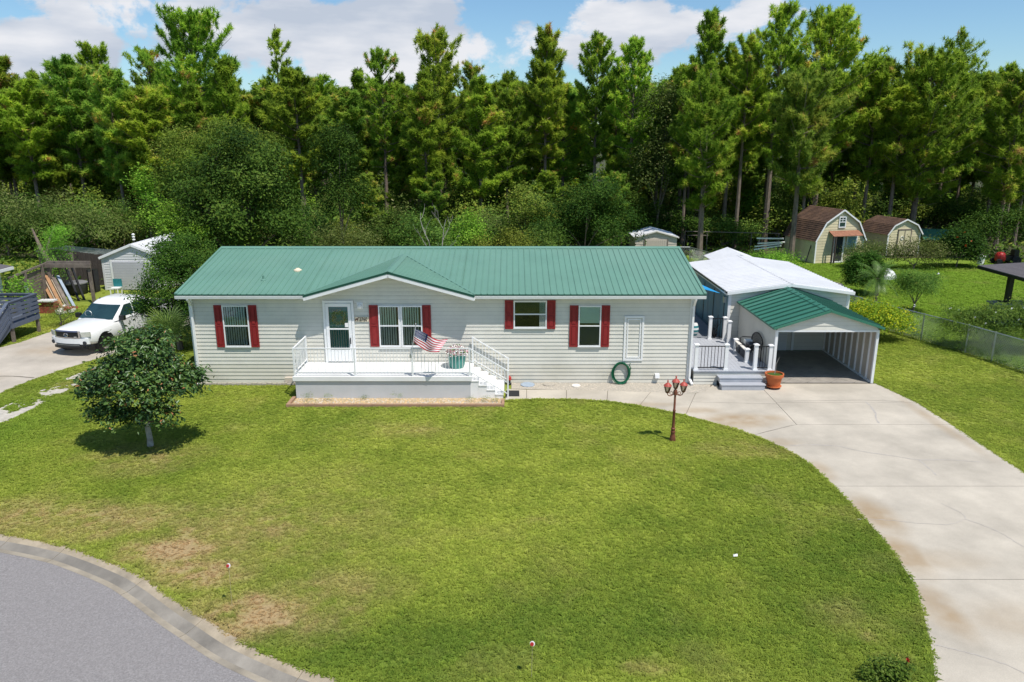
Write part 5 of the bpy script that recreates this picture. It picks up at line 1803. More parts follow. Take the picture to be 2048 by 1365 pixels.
def gambrel(root, W, L_, eave, kx, kz, peak, wall_m, roof_m, trim_m, e=.2):
    """a barn-roofed shed in local coordinates: front gable at y=0 facing -y, going back to y=L"""
    h = W / 2
    pf = [(-h, 0), (h, 0), (h, eave), (kx, kz), (0, peak), (-kx, kz), (-h, eave)]
    k = len(pf)
    m = MB()
    m.add([(x, .02, z - .02) for x, z in pf] + [(x, L_, z - .02) for x, z in pf], [tuple(range(k)), tuple(range(2 * k - 1, k - 1, -1))] + [(i, k + i, k + (i + 1) % k, (i + 1) % k) for i in range(k)])
    lobj(m, 'wall', wall_m, root)

    def lim(z):
        if z <= eave: return h
        if z <= kz: return h + (kx - h) * (z - eave) / (kz - eave)
        return kx * (peak - z) / (peak - kz)
    z = .02
    lsiding(root, (0, .018, 0), (1, 0, 0), (0, -1, 0), .02, peak - .08, lambda z: -lim(z), lambda z: lim(z), e, wall_m)
    lsiding(root, (-h, 0, 0), (0, 1, 0), (-1, 0, 0), .02, eave, .03, L_ - .02, e, wall_m)
    # roof slopes, each with its shingle courses stepped
    for s in (-1, 1):
        for (a, b) in (((h + .10, eave - .10), (kx, kz)), ((kx, kz), (0, peak))):
            A, B = Vector((s * a[0], 0, a[1])), Vector((s * b[0], 0, b[1]))
            d = (B - A); n = int(d.length / .15)
            nn_ = Vector((-d.z, 0, d.x)) * (-s if True else 1)
            nn_ = Vector((s * abs(d.z), 0, abs(d.x))).normalized()
            m = MB()
            rr = random.Random(int(a[0] * 100) + s)
            for i in range(n):
                p, q = A + d * (i / n), A + d * ((i + 1) / n)
                y = -.14
                while y < L_ + .1:
                    w = rr.uniform(.26, .38); y2 = min(y + w, L_ + .12)
                    o1, o2 = .028 + rr.uniform(-.004, .006), .010
                    pts = [(p.x, y + .004, p.z), (p.x, y2 - .004, p.z), (q.x, y2 - .004, q.z), (q.x, y + .004, q.z)]
                    top = [Vector(pts[0]) + nn_ * o1, Vector(pts[1]) + nn_ * o1, Vector(pts[2]) + nn_ * o2, Vector(pts[3]) + nn_ * o2]
                    m.add(list(map(tuple, top)) + pts, [(0, 1, 2, 3), (0, 4, 5, 1), (0, 3, 7, 4), (1, 5, 6, 2)])
                    y = y2
            o = lobj(m, 'roof_shingles', roof_m, root)
            o['kind'] = 'stuff'
            lobj(MB().bar(A + Vector((0, -.15, -.035)), B + Vector((0, -.15, -.035)), .035, .10), 'rake_trim', trim_m, root)
    for x in (-h, h - .09):
        lobj(MB().box(x - .012, x + .10, -.03, .0, .02, eave - .02), 'corner_trim', trim_m, root)
    return lim


barn = local_root('barn_shed', 'pale yellow gambrel shed with rusty brown shingle roof and gable window', 'shed', (22.45, 54.3, 0), R(15))
# local x runs along the front; the front-left corner stands at (22.45, 54.3)
barn.location = (22.0 + 2.05 * math.cos(R(15)), 54.3 + 2.05 * math.sin(R(15)), 0)
gambrel(barn, 4.1, 3.7, 1.70, 1.40, 2.95, 3.85, M['yellow'], M['shingle'], M['white'])
wf = MB()
wf.box(-.30, .30, -.06, -.012, 2.55, 2.62); wf.box(-.30, .30, -.06, -.012, 3.28, 3.35); wf.box(-.30, -.23, -.0595, -.012, 2.62, 3.28); wf.box(.23, .30, -.0595, -.012, 2.62, 3.28); wf.box(-.23, .23, -.055, -.012, 2.93, 2.98)
wf.box(-.02, .02, -.05, -.012, 2.98, 3.28); wf.box(-.23, .23, -.049, -.012, 3.115, 3.145)
w_ = lobj(wf, 'window', M['white'], barn)
obj('pane', MB().box(-.23, .23, -.035, -.012, 2.62, 3.28).mesh('pane', M['carglass']), w_)
aw = MB(); aw.prism([(-1.05, -.62, 2.02), (1.45, -.62, 2.02), (1.45, -.02, 2.34), (-1.05, -.02, 2.34)], (0, 0, .03))
lobj(aw, 'awning', M['rustroof'], barn)
for x in (-1.0, -.8):
    lobj(MB().box(x - .045, x + .045, -.60, -.51, 0, 2.02), 'awning_post', M['darkwood'], barn)
sd = MB()
sd.box(-.62, -.50, -.07, -.012, .05, 1.98); sd.box(.22, .34, -.07, -.012, .05, 1.98); sd.box(-.62, .34, -.069, -.012, 1.90, 2.0); sd.box(-.70, .40, -.12, -.012, .02, .10)
dd = lobj(sd, 'sliding_door', M['white'], barn)
obj('opening', MB().box(-.50, .22, -.022, -.013, .10, 1.90).mesh('opening', M['interior']), dd)
w3 = MB(); w3.box(.55, 1.45, -.05, -.012, .95, 1.02); w3.box(.55, 1.45, -.05, -.012, 1.86, 1.93); w3.box(.55, .62, -.049, -.012, 1.02, 1.86); w3.box(1.38, 1.45, -.049, -.012, 1.02, 1.86)
w3 = lobj(w3, 'window', M['white'], barn)
obj('pane', MB().box(.62, 1.38, -.03, -.012, 1.02, 1.86).mesh('pane', M['bluewall']), w3)
tag(MB().bar((21.35, 54.2, .0), (22.0, 54.9, 1.6), .06, .04).build('leaning_pole', M['black']), 'thin dark pole leaning on the left wall of the gambrel shed', 'pole')

brn2 = local_root('barn_shed', 'smaller yellow shed with dark brown roof and single plain door', 'shed', (29.05, 58.1, 0), R(14))
brn2.location = (29.05 + 1.5 * math.cos(R(14)), 58.1 + 1.5 * math.sin(R(14)), 0)
gambrel(brn2, 3.0, 3.1, 1.72, 1.05, 2.35, 2.80, M['yellow'], M['shingle'], M['white'])
d2 = MB(); d2.box(-.55, .55, -.05, -.012, .08, 1.92)
d2 = lobj(d2, 'door', M['yellow'], brn2)
for (a, b, c, d) in ((-.62, -.55, .05, 1.98), (.55, .62, .05, 1.98), (-.62, .62, 1.93, 2.03), (-.03, .03, .08, 1.92)):
    obj('frame', MB().box(a, b, -.065, -.012, c, d).mesh('frame', M['greywood']), d2)
wm = MB(); wm.ring((-.22, -.075, 1.35), .13, .022, 'y', 16, 5); obj('door_ring', wm.mesh('door_ring', M['white']), d2)

# green tin roof of a low lean-to at the right, and the little beige shed behind the house roof
gt = thing('lean_to', 'low lean-to with a faded green tin roof right of the yellow sheds', 'shelter', (37.3, 65.5, 0))
m = MB(); m.prism([(34.9, 63.6, .55), (38.0, 63.0, .55), (39.9, 66.6, 1.05), (36.3, 67.2, 1.05)], (0, 0, .04)); m.build('roof', M['greentarp'], gt)
for (x, y, h) in ((35.1, 63.8, .55), (37.8, 63.3, .55), (39.6, 66.4, 1.0), (36.5, 66.9, 1.0)):
    MB().box(x - .05, x + .05, y - .05, y + .05, -.1, h).build('post', M['darkwood'], gt)

ss = thing('metal_shed', 'small beige metal shed peeking over the green house roof', 'shed', (10.75, 57.5, 0))
m = MB()
pf = [(9.2, 0), (12.3, 0), (12.3, 1.75), (10.75, 2.18), (9.2, 1.75)]
k = 5
m.add([(x, 56.0, z) for x, z in pf] + [(x, 58.8, z) for x, z in pf], [tuple(range(k)), tuple(range(2 * k - 1, k - 1, -1))] + [(i, k + i, k + (i + 1) % k, (i + 1) % k) for i in range(k)])
m.build('wall', M['beige'], ss)
siding(ss, (0, 55.99, 0), (1, 0, 0), (0, -1, 0), .05, 1.75, 9.2, 12.3, .19, M['beige'])
siding(ss, (0, 55.99, 0), (1, 0, 0), (0, -1, 0), 1.76, 2.14, lambda z: 10.75 - (2.18 - z) / .277, lambda z: 10.75 + (2.18 - z) / .277, .19, M['beige'])
siding(ss, (9.19, 0, 0), (0, 1, 0), (-1, 0, 0), .05, 1.74, 56.05, 58.8, .19, M['beige'])
for s in (-1, 1):
    roof_plane(ss, (10.75 + s * 1.68, 55.85 if s < 0 else 58.95, 1.72), (0, -s, 0), (-s * 1.68, 0, .465), [(0, 0), (3.1, 0), (3.1, 1.74), (0, 1.74)], M['whitemetal'], pw=1.04, rib=.35)
    MB().bar((10.75 + s * 1.68, 55.84, 1.69), (10.75, 55.84, 2.155), .03, .09).build('rake_trim', M['cushion'], ss)
m = MB(); m.box(9.95, 11.55, 55.93, 55.97, .05, 1.55); dd = m.build('door', M['beige'], ss)
for i in range(10):
    MB().box(9.98 + i * .156, 9.98 + i * .156 + .13, 55.90, 55.929, .08, 1.5).build('door_rib', M['beige'], dd)
for a in (9.86, 11.56):
    MB().box(a, a + .08, 55.90, 55.975, .05, 1.6).build('door_jamb', M['greywood'], dd)


# ================================================================== PAVILION AND NEIGHBOUR'S YARD, RIGHT
pv = thing('pavilion', 'garden pavilion with flat charcoal roof on dark post and stone base', 'pavilion', (25.5, 35.8, 0))
y = 33.4
k = 0
while y < 37.6:
    e = min(y + .30, 37.75)
    m = MB(); m.add([(23.62, y, 2.60 + .012), (30, y, 3.0 + .012), (30, e - .006, 3.0), (23.62, e - .006, 2.60), (23.62, y, 2.56), (30, y, 2.96), (30, e - .006, 2.96), (23.62, e - .006, 2.56)],
                    [(0, 1, 2, 3), (7, 6, 5, 4), (0, 4, 5, 1), (1, 5, 6, 2), (2, 6, 7, 3), (3, 7, 4, 0)])
    m.build('roof_course', M['pavroof'], pv); y = e
m = MB(); m.bar((23.64, 33.4, 2.50), (23.64, 37.74, 2.50), .05, .14); m.bar((23.64, 33.42, 2.5), (30, 33.42, 2.9), .05, .14); m.bar((23.64, 37.72, 2.5), (30, 37.72, 2.9), .05, .14)
m.build('fascia', M['black'], pv)
m = MB(); m.bar((24.2, 33.6, 2.42), (24.2, 37.5, 2.42), .14, .16); m.build('beam', M['black'], pv)
for x, y in ((24.2, 35.9), (29.2, 36.0)):
    MB().box(x - .11, x + .11, y - .11, y + .11, .9, 2.45).build('post', M['black'], pv)
    m = MB(); m.box(x - .30, x + .30, y - .30, y + .30, 1.0, 1.12); m.build('post_collar', M['black'], pv)
rr = random.Random(12)
for row in range(5):
    x = 23.6 - (row % 2) * .1
    while x < 29.5:
        w = rr.uniform(.35, .6)
        MB().box(x + .008, x + w - .008, 35.45 - rr.uniform(0, .03), 36.3, row * .2 + .004, row * .2 + .194).build('stone', M['stone'], pv)
        x += w
MB().box(23.5, 29.6, 35.36, 36.4, 1.0, 1.07).build('capstone', M['stone'], pv)

# chain-link fence down the right side
FPATH = [(14.6, 40.2), (16.75, 37.8), (17.75, 34.7), (18.45, 32.7), (19.25, 30.65), (19.6, 29.4), (20.0, 27.9), (20.9, 24.6)]


def chainlink(root, path, h, step, wire=.008, postevery=1):
    mb = MB()
    L_ = [0]
    for a, b in zip(path, path[1:]):
        L_.append(L_[-1] + math.hypot(b[0] - a[0], b[1] - a[1]))

    def at(s, z):
        s = min(max(s, 0), L_[-1])
        for i in range(len(path) - 1):
            if s <= L_[i + 1]:
                t = (s - L_[i]) / (L_[i + 1] - L_[i])
                return Vector((path[i][0] + (path[i + 1][0] - path[i][0]) * t, path[i][1] + (path[i + 1][1] - path[i][1]) * t, z))
        return Vector((*path[-1], z))
    s = -h
    while s < L_[-1]:
        for sg in (1, -1):
            a, b = (s, s + h) if sg > 0 else (s + h, s)
            z0, z1 = .03, h
            if min(a, b) < 0 or max(a, b) > L_[-1]:
                continue
            mid = (a + b) / 2
            mb.bar(at(a, z0), at(mid, (z0 + z1) / 2), wire); mb.bar(at(mid, (z0 + z1) / 2), at(b, z1), wire)
        s += step
    o = mb.build('wire_mesh', M['galv'], root); o['kind'] = 'stuff'
    for i, p in enumerate(path):
        MB().tube([(p[0], p[1], -.1), (p[0], p[1], h + .06)], .032, 8).build('post', M['galv'], root)
    for a, b in zip(path, path[1:]):
        MB().tube([(*a, h + .02), (*b, h + .02)], .022, 6).build('top_rail', M['galv'], root)


cf = thing('chain_link_fence', 'galvanised chain-link fence running down the right-hand lawn', 'fence', (18.5, 32.5, 0))
chainlink(cf, FPATH, 1.2, .115)
cf2 = thing('chain_link_fence', 'chain-link fence between house roof and back woods', 'fence', (14, 50, 0))
chainlink(cf2, [(8.0, 54.5), (12.9, 54.2), (14.2, 49.5), (15.2, 45.5), (16.2, 41.5)], 1.2, .16, .010)
# white pipe rails beyond it
pr = thing('pipe_rail', 'white pipe rail frame in front of the back woods', 'rail', (17.5, 59, 0))
for a, b in (((13.8, 60, 1.67), (20.9, 58.6, 1.66)), ((14.0, 60, 1.35), (15.6, 59.7, 1.38))):
    MB().tube([a, b], .035, 6).build('rail', M['greywood'], pr)
for p in ((13.8, 60), (15.5, 59.7), (18.8, 59), (20.8, 58.6)):
    MB().tube([(p[0], p[1], -.1), (p[0], p[1], 1.66)], .035, 6).build('post', M['greywood'], pr)
lt = thing('lumber_rack', 'white boards lying on trestles left of the pine and gambrel shed', 'boards', (19.5, 57.2, 0))
for i, (z, dx, ry) in enumerate(((1.45, 0, .0), (1.12, .1, .05), (.95, -.1, .10), (.75, -.15, .13))):
    MB().bar((18.7 + dx, 57.4, z - ry * 1.3), (20.7 + dx, 57.2, z + ry * 1.3), .16, .09).build('board', M['flowerwhite'], lt)
for x in (18.9, 20.4):
    MB().box(x - .05, x + .05, 57.32, 57.48, -.1, 1.4).build('trestle', M['greywood'], lt)

# red mower and white bucket under the trees at the far right
mw = thing('garden_tractor', 'red ride-on mower parked in tree shade at far right', 'mower', (35.3, 54.0, 0))
m = MB(); m.lathe([(.30, .25), (.36, .4), (.34, .72), (.22, .86), (.06, .9)], (35.35, 54.0, 0), 14); m.build('hood', M['plasticred'], mw, True)
m = MB(); m.box(35.55, 36.5, 53.75, 54.3, .3, .6); m.box(36.2, 36.55, 53.8, 54.25, .6, 1.05); m.build('seat', M['black'], mw)
for x, y, r_ in ((35.1, 53.65, .22), (36.3, 53.6, .32), (35.1, 54.35, .22), (36.3, 54.4, .32)):
    m = MB(); m.T = Matrix.Translation((x, y, r_)) @ Matrix.Rotation(R(90), 4, 'X'); m.lathe([(r_ * .9, -.1), (r_, -.06), (r_, .06), (r_ * .9, .1)], (0, 0, 0), 14); m.build('wheel', M['rubber'], mw)
MB().tube([(35.5, 54, .8), (35.8, 54, 1.1)], .025, 6).build('steering_column', M['black'], mw)
tag(MB().lathe([(.22, 0), (.26, .5), (.30, .52), (.28, .7)], (33.9, 53.9, 0), 14).build('bucket', M['flowerwhite'], None, True), 'white bucket standing left of the red mower in shade', 'bucket')
# pale rounded boulder-like cover and a low round raised bed in the back yard
m = MB()
rr = random.Random(9)
for i in range(8):
    pass
m.lathe([(.72, 0), (.70, .25), (.55, .45), (.30, .62), (.05, .66)], (24.3, 48.3, 0), 9)
tag(m.build('covered_mound', M['ceramic'], None, False), 'white cloth-covered mound in front of the small yellow shed', 'cover')
m = MB(); m.lathe([(1.0, 0), (1.0, .35), (.95, .36), (.94, .25)], (18.9, 44.6, 0), 18)
tag(m.build('raised_bed', M['beige'], None), 'low round raised garden bed behind the garage roof', 'garden bed')
tag(MB().tube([(17.2, 42.6, 0), (17.2, 42.6, 1.35)], .06, 8).build('pipe_post', M['flowerwhite']), 'white pipe post standing behind the garage roof', 'post')
tag(MB().lathe([(.18, -.02), (.24, .05), (.12, .13)], (19.75, 27.2, 0), 7).build('rock', M['sand']), 'small tan rock at the foot of the chain-link fence', 'rock')


# ================================================================== LEFT: TRUCK, NEIGHBOUR'S HOUSE AND YARD
def build_truck():
    ang = R(-13)
    root = thing('pickup_truck', 'white pickup truck parked on the concrete drive beside the house', 'truck', (-18.5, 30.1, 0))
    root.rotation_euler = (0, 0, ang)

    def lb(mb, name, mat, parent=root, smooth=False):
        return obj(name, mb.mesh(name, mat, smooth), parent, local=True)

    def sup(y, hw, zb, zt, ex=5.0, n=28, crown=0.0):
        zc, hz = (zb + zt) / 2, (zt - zb) / 2
        out = []
        for i in range(n):
            t = 2 * math.pi * i / n
            c, s = math.cos(t), math.sin(t)
            x = hw * math.copysign(abs(c) ** (2 / ex), c); z = zc + hz * math.copysign(abs(s) ** (2 / ex), s)
            if s > 0:
                z += crown * (1 - (x / hw) ** 2)
                x *= 1 - .10 * max(0, (z - zc) / hz) ** 2
            out.append((x, y, z))
        return out

    def loft(secs, mi=0):
        m = MB(); n = len(secs[0]); vs = [p for s in secs for p in s]; fs = []
        for i in range(len(secs) - 1):
            for j in range(n):
                fs.append((i * n + j, i * n + (j + 1) % n, (i + 1) * n + (j + 1) % n, (i + 1) * n + j))
        fs.append(tuple(range(n))); fs.append(tuple((len(secs) - 1) * n + j for j in range(n - 1, -1, -1)))
        return m.add(vs, fs, mi)

    def bow(x):     # the nose curves back towards its sides
        return .26 * (abs(x) / 1.0) ** 2.6

    body = [sup(.03, .84, .60, 1.02, crown=.02), sup(.10, .92, .52, 1.08, crown=.03), sup(.28, .98, .46, 1.12, crown=.035), sup(.6, 1.0, .42, 1.15, crown=.04), sup(1.2, 1.01, .42, 1.20, crown=.05), sup(1.75, 1.01, .42, 1.24, crown=.03),
            sup(2.4, 1.0, .42, 1.22), sup(4.1, 1.0, .42, 1.22), sup(4.2, 1.01, .46, 1.24), sup(5.7, 1.0, .5, 1.26), sup(5.82, .96, .55, 1.22)]
    body = [[(x, y + (bow(x) if y < .5 else 0), z) for x, y, z in s] for s in body]
    lb(loft(body), 'body', M['carpaint'], smooth=True)

    # cab: windscreen raked, roof crowned
    def ring(z, yf, yb, hw, r=.16):
        pts = []
        for (sx, y0, cy) in ((-1, yf, 1), (1, yf, 1), (1, yb, -1), (-1, yb, -1)):
            for k in range(4):
                t = k / 3 * math.pi / 2
                if (sx, cy) == (-1, 1): a = (-hw + r - r * math.cos(t), y0 + r - r * math.sin(t))
                elif (sx, cy) == (1, 1): a = (hw - r + r * math.sin(t), y0 + r - r * math.cos(t))
                elif (sx, cy) == (1, -1): a = (hw - r + r * math.cos(t), y0 - r + r * math.sin(t))
                else: a = (-hw + r - r * math.sin(t), y0 - r + r * math.cos(t))
                pts.append((a[0], a[1] + (.10 * (a[0] / hw) ** 2 if cy == 1 else 0), z))
        return pts
    rings = [ring(1.16, 1.52, 4.22, .95), ring(1.30, 1.72, 4.18, .925), ring(1.55, 2.10, 4.12, .86), ring(1.76, 2.42, 4.04, .80), ring(1.86, 2.62, 3.95, .755), ring(1.93, 2.95, 3.75, .60), ring(1.945, 3.15, 3.55, .40, .1)]
    m = MB(); n = len(rings[0]); vs = [p for s in rings for p in s]; fs = []
    for i in range(len(rings) - 1):
        for j in range(n):
            fs.append((i * n + j, i * n + (j + 1) % n, (i + 1) * n + (j + 1) % n, (i + 1) * n + j))
    fs.append(tuple((len(rings) - 1) * n + j for j in range(n)))
    m.add(vs, fs)
    lb(m, 'cab', M['carpaint'], smooth=True)

    def yf(z): return 1.52 + (z - 1.16) * 1.5
    def hwz(z): return .95 - (z - 1.16) * .25
    m = MB(); vs = []; K = 8
    for (z, sh) in ((1.24, .92), (1.50, .91), (1.74, .90)):
        for i in range(K + 1):
            x = (-1 + 2 * i / K) * hwz(z) * sh
            vs.append((x, yf(z) - .022 + .10 * (x / hwz(z)) ** 2, z))
    m.add(vs, [(r * (K + 1) + i, r * (K + 1) + i + 1, (r + 1) * (K + 1) + i + 1, (r + 1) * (K + 1) + i) for r in range(2) for i in range(K)])
    lb(m, 'windscreen', M['carglass'], smooth=True)
    # things seen through the windscreen lie on the dash: steering wheel arc and a pale hat
    m = MB(); m.ring((-.42, 1.80, 1.42), .17, .016, 'y', 18, 5, sz=.8); o = lb(m, 'steering_wheel', M['galv'])
    # side glass
    for s in (-1, 1):
        m = MB()
        for (ya, yb, yc, yd) in ((1.98, 2.92, 2.92, 2.50), (3.0, 4.02, 3.90, 3.0)):
            za, zb = 1.27, 1.74
            pts = [(s * (hwz(za) + .012), ya, za), (s * (hwz(za) + .012), yb, za), (s * (hwz(zb) + .018), yc, zb), (s * (hwz(zb) + .018), yd, zb)]
            m.add(pts, [(0, 1, 2, 3)])
        lb(m, 'side_window', M['carglass'])
        m = MB(); m.box(s * 1.0 if s > 0 else -1.24, 1.24 if s > 0 else -1.0, 1.92, 2.06, 1.18, 1.38); lb(m, 'mirror', M['black'])
        # doors and handles
        m = MB()
        for (a, b) in ((1.95, 2.95), (2.98, 4.05)):
            m.box(min(s * 1.0, s * 1.008), max(s * 1.0, s * 1.008), a, b, .55, 1.14)
        lb(m, 'door', M['carpaint'])
        m = MB(); m.box(min(s * 1.008, s * 1.03), max(s * 1.008, s * 1.03), 2.70, 2.86, 1.0, 1.04); lb(m, 'door_handle', M['chrome'])
    # grille with chrome surround and badge
    def plate(x0, x1, z0, z1, off, zt=None, K=10):
        m = MB(); vs = []
        for z in (z0, z1):
            for i in range(K + 1):
                x = x0 + (x1 - x0) * i / K
                vs.append((x, .045 + bow(x) - off, z))
        m.add(vs, [(i, i + 1, K + 2 + i, K + 1 + i) for i in range(K)])
        b = len(m.v)
        vs2 = [(v[0], v[1] + .05, v[2]) for v in vs]
        m.add(vs2, [(i, K + 1 + i, K + 2 + i, i + 1) for i in range(K)])
        k2 = 2 * (K + 1)
        for i in range(K):
            m.f.append((i, i + k2, i + 1 + k2, i + 1)); m.f.append((K + 1 + i, K + 2 + i, K + 2 + i + k2, K + 1 + i + k2)); m.m += [0, 0]
        m.f.append((0, K + 1, K + 1 + k2, k2)); m.f.append((K, K + k2, 2 * K + 1 + k2, 2 * K + 1)); m.m += [0, 0]
        return m
    gr = lb(plate(-.60, .60, .80, 1.10, .035), 'grille_surround', M['chrome'])
    obj('grille', plate(-.53, .53, .835, 1.06, .047).mesh('grille', M['black']), gr)
    for i in range(4):
        obj('grille_bar', plate(-.53, .53, .865 + i * .05, .875 + i * .05, .054).mesh('grille_bar', M['darkplastic']), gr)
    # three interlocking ovals of the badge
    m = MB()
    m.ring((0, .035, .945), .088, .012, 'y', 20, 5, sx=1.1, sz=.78); m.ring((0, .032, .945), .05, .009, 'y', 16, 5, sx=.6, sz=1.3); m.ring((0, .030, .972), .055, .009, 'y', 16, 5, sx=1.25, sz=.5)
    m.T = None
    for i in range(len(m.v)):
        m.v[i] = (m.v[i][0], m.v[i][1] - .055, m.v[i][2])
    obj('badge', m.mesh('badge', M['chrome']), gr)
    obj('model_mark', plate(.36, .47, .855, .872, .060, K=2).mesh('model_mark', M['flagwhite']), gr)
    lb(plate(-.52, .52, 1.075, 1.125, .085), 'bug_deflector', M['bluegrey'])
    for s in (-1, 1):
        m = plate(min(s * .63, s * .95), max(s * .63, s * .95), .86, 1.06, .03, K=6)
        lb(m, 'headlight', M['headlamp'])
    lb(plate(-.92, .92, .55, .78, .065), 'bumper', M['carpaint'])
    lb(plate(-.58, .58, .44, .57, .075), 'lower_intake', M['darkplastic'])
    lb(plate(-.56, .56, .512, .525, .085), 'intake_bar', M['galv'])
    lb(plate(-.80, .80, .34, .44, .03), 'air_dam', M['black'])
    for s in (-1, 1):
        m = MB(); m.T = Matrix.Translation((s * .76, bow(.76) - .045, .60)) @ Matrix.Rotation(R(90), 4, 'X') @ Matrix.Rotation(R(0), 4, 'Z')
        m.lathe([(.075, -.05), (.085, .0), (.05, .012)], (0, 0, 0), 14)
        lb(m, 'fog_lamp', M['darkplastic'])
        for yy in (1.02, 4.75):
            m = MB(); m.T = Matrix.Translation((s * .86, yy, .40)) @ Matrix.Rotation(R(90), 4, 'Y')
            m.lathe([(.30, -.15), (.39, -.13), (.40, -.08), (.40, .08), (.39, .13), (.30, .15)], (0, 0, 0), 24)
            wq = lb(m, 'wheel', M['rubber'])
            m = MB(); m.T = Matrix.Translation((s * 1.0, yy, .40)) @ Matrix.Rotation(R(90), 4, 'Y')
            m.lathe([(.27, -.02), (.26, .012), (.08, .02)], (0, 0, 0), 14)
            obj('rim', m.mesh('rim', M['chrome']), wq)
            m = MB(); m.T = Matrix.Translation((s * .995, yy, .44)) @ Matrix.Rotation(R(90), 4, 'Y')
            m.lathe([(.46, -.015), (.46, .013), (.40, .014)], (0, 0, 0), 24)
            lb(m, 'wheel_arch', M['black'])
    m = MB(); m.box(-.82, .82, 4.4, 5.7, 1.262, 1.29); lb(m, 'bed_cover', M['black'])
    m = MB(); m.bar((-.60, 2.72, 1.90), (-.58, 2.80, 1.94), .03, .02); lb(m, 'roof_antenna', M['black'])


build_truck()

# neighbour's white-sided house at the left edge, slate-blue deck with steps
nh = thing('neighbour_house', 'white-sided house at the left edge with dark shingled eave', 'house', (-27, 38, 0))
HX = -24.9
MB().box(HX - 6, HX, 30.6, 36.0, 0, 2.72).build('wall', M['wallcore'], nh)
siding(nh, (HX, 0, 0), (0, 1, 0), (1, 0, 0), .02, 2.7, 30.6, 36.0, .14, M['white'])
siding(nh, (0, 30.6, 0), (1, 0, 0), (0, -1, 0), .02, 2.7, HX - 6, HX, .14, M['white'])
MB().box(HX - .09, HX + .03, 35.9, 36.04, 0, 2.7).build('corner_trim', M['white'], nh)
m = MB(); m.add([(HX + .45, 30.2, 2.78), (HX + .45, 36.4, 2.78), (HX - 6, 36.4, 3.9), (HX - 6, 30.2, 3.9), (HX + .45, 30.2, 2.72), (HX + .45, 36.4, 2.72), (HX - 6, 36.4, 3.84), (HX - 6, 30.2, 3.84)], [(0, 1, 2, 3), (7, 6, 5, 4), (0, 4, 5, 1), (1, 5, 6, 2), (2, 6, 7, 3), (3, 7, 4, 0)])
m.build('roof', M['pavroof'], nh)
MB().box(HX + .43, HX + .50, 30.2, 36.4, 2.62, 2.76).build('gutter', M['white'], nh)

bd = thing('neighbour_deck', 'slate-blue wooden deck with board railings and steps at the left edge', 'deck', (-23.2, 33.4, 0))
DX0, DX1, DY0, DY1, DH = -24.7, -22.25, 32.4, 34.4, .85
for i in range(17):
    MB().box(DX0 + i * .145, DX0 + i * .145 + .138, DY0, DY1, DH - .03, DH).build('deck_board', M['bluedeck'], bd)
MB().box(DX0, DX1, DY0 - .03, DY0, DH - .22, DH - .03).build('rim_board', M['bluedeck'], bd)
MB().box(DX1, DX1 + .03, DY0 - .03, DY1, DH - .22, DH - .02).build('rim_board', M['bluedeck'], bd)
for x, y in ((DX1 - .08, DY0 + .08), (DX1 - .08, DY1 - .08), (DX0 + .1, DY0 + .08)):
    MB().box(x - .06, x + .06, y - .06, y + .06, 0, DH - .05).build('leg', M['greywood'], bd)
for x, y in ((DX1 - .03, DY0 + .03), (DX1 - .03, DY1 - .06), (DX1 - .03, (DY0 + DY1) / 2)):
    MB().box(x - .05, x + .05, y - .05, y + .05, DH, DH + .95).build('rail_post', M['bluedeck'], bd)
for i in range(5):
    z = DH + .10 + i * .19
    MB().box(DX1 + .021, DX1 + .045, DY0, DY1, z, z + .125).build('rail_board', M['bluedeck'], bd)
    MB().box(DX0, DX1 - .1, DY1 - .03, DY1 - .005, z, z + .125).build('rail_board', M['bluedeck'], bd)
MB().box(DX1 - .08, DX1 + .07, DY0 - .03, DY1, DH + .95, DH + .985).build('cap_board', M['bluedeck'], bd)
MB().box(DX0, DX1 - .09, DY1 - .10, DY1 + .03, DH + .95, DH + .985).build('cap_board', M['bluedeck'], bd)
# steps down towards the drive
for i in range(4):
    MB().box(DX0 + .2, DX1 - .12, DY0 - .03 - .29 * (i + 1), DY0 - .035 - .29 * i, .85 - .17 * (i + 1) - .04, .85 - .17 * (i + 1)).build('tread', M['bluedeck'], bd)
    MB().box(DX0 + .2, DX1 - .12, DY0 - .06 - .29 * (i + 0), DY0 - .036 - .29 * i, .85 - .17 * (i + 1) + .001, .85 - .17 * i - .04).build('riser', M['bluedeck'], bd)
for i in range(4):
    z = .14 + i * .21
    MB().bar((DX1 - .04, DY0 - .02, DH + z - .05), (DX1 - .04, DY0 - 1.30, z + .0), .03, .135).build('rail_board', M['bluedeck'], bd)
MB().bar((DX1 - .04, DY0 - .02, DH + .95), (DX1 - .04, DY0 - 1.32, .98), .14, .035).build('cap_board', M['bluedeck'], bd)
MB().bar((DX1 - .10, DY0 - .02, DH - .15), (DX1 - .10, DY0 - 1.32, .05), .04, .24).build('stringer', M['bluedeck'], bd)
MB().box(DX1 - .09, DX1 + .01, DY0 - 1.36, DY0 - 1.26, 0, 1.0).build('rail_post', M['bluedeck'], bd)

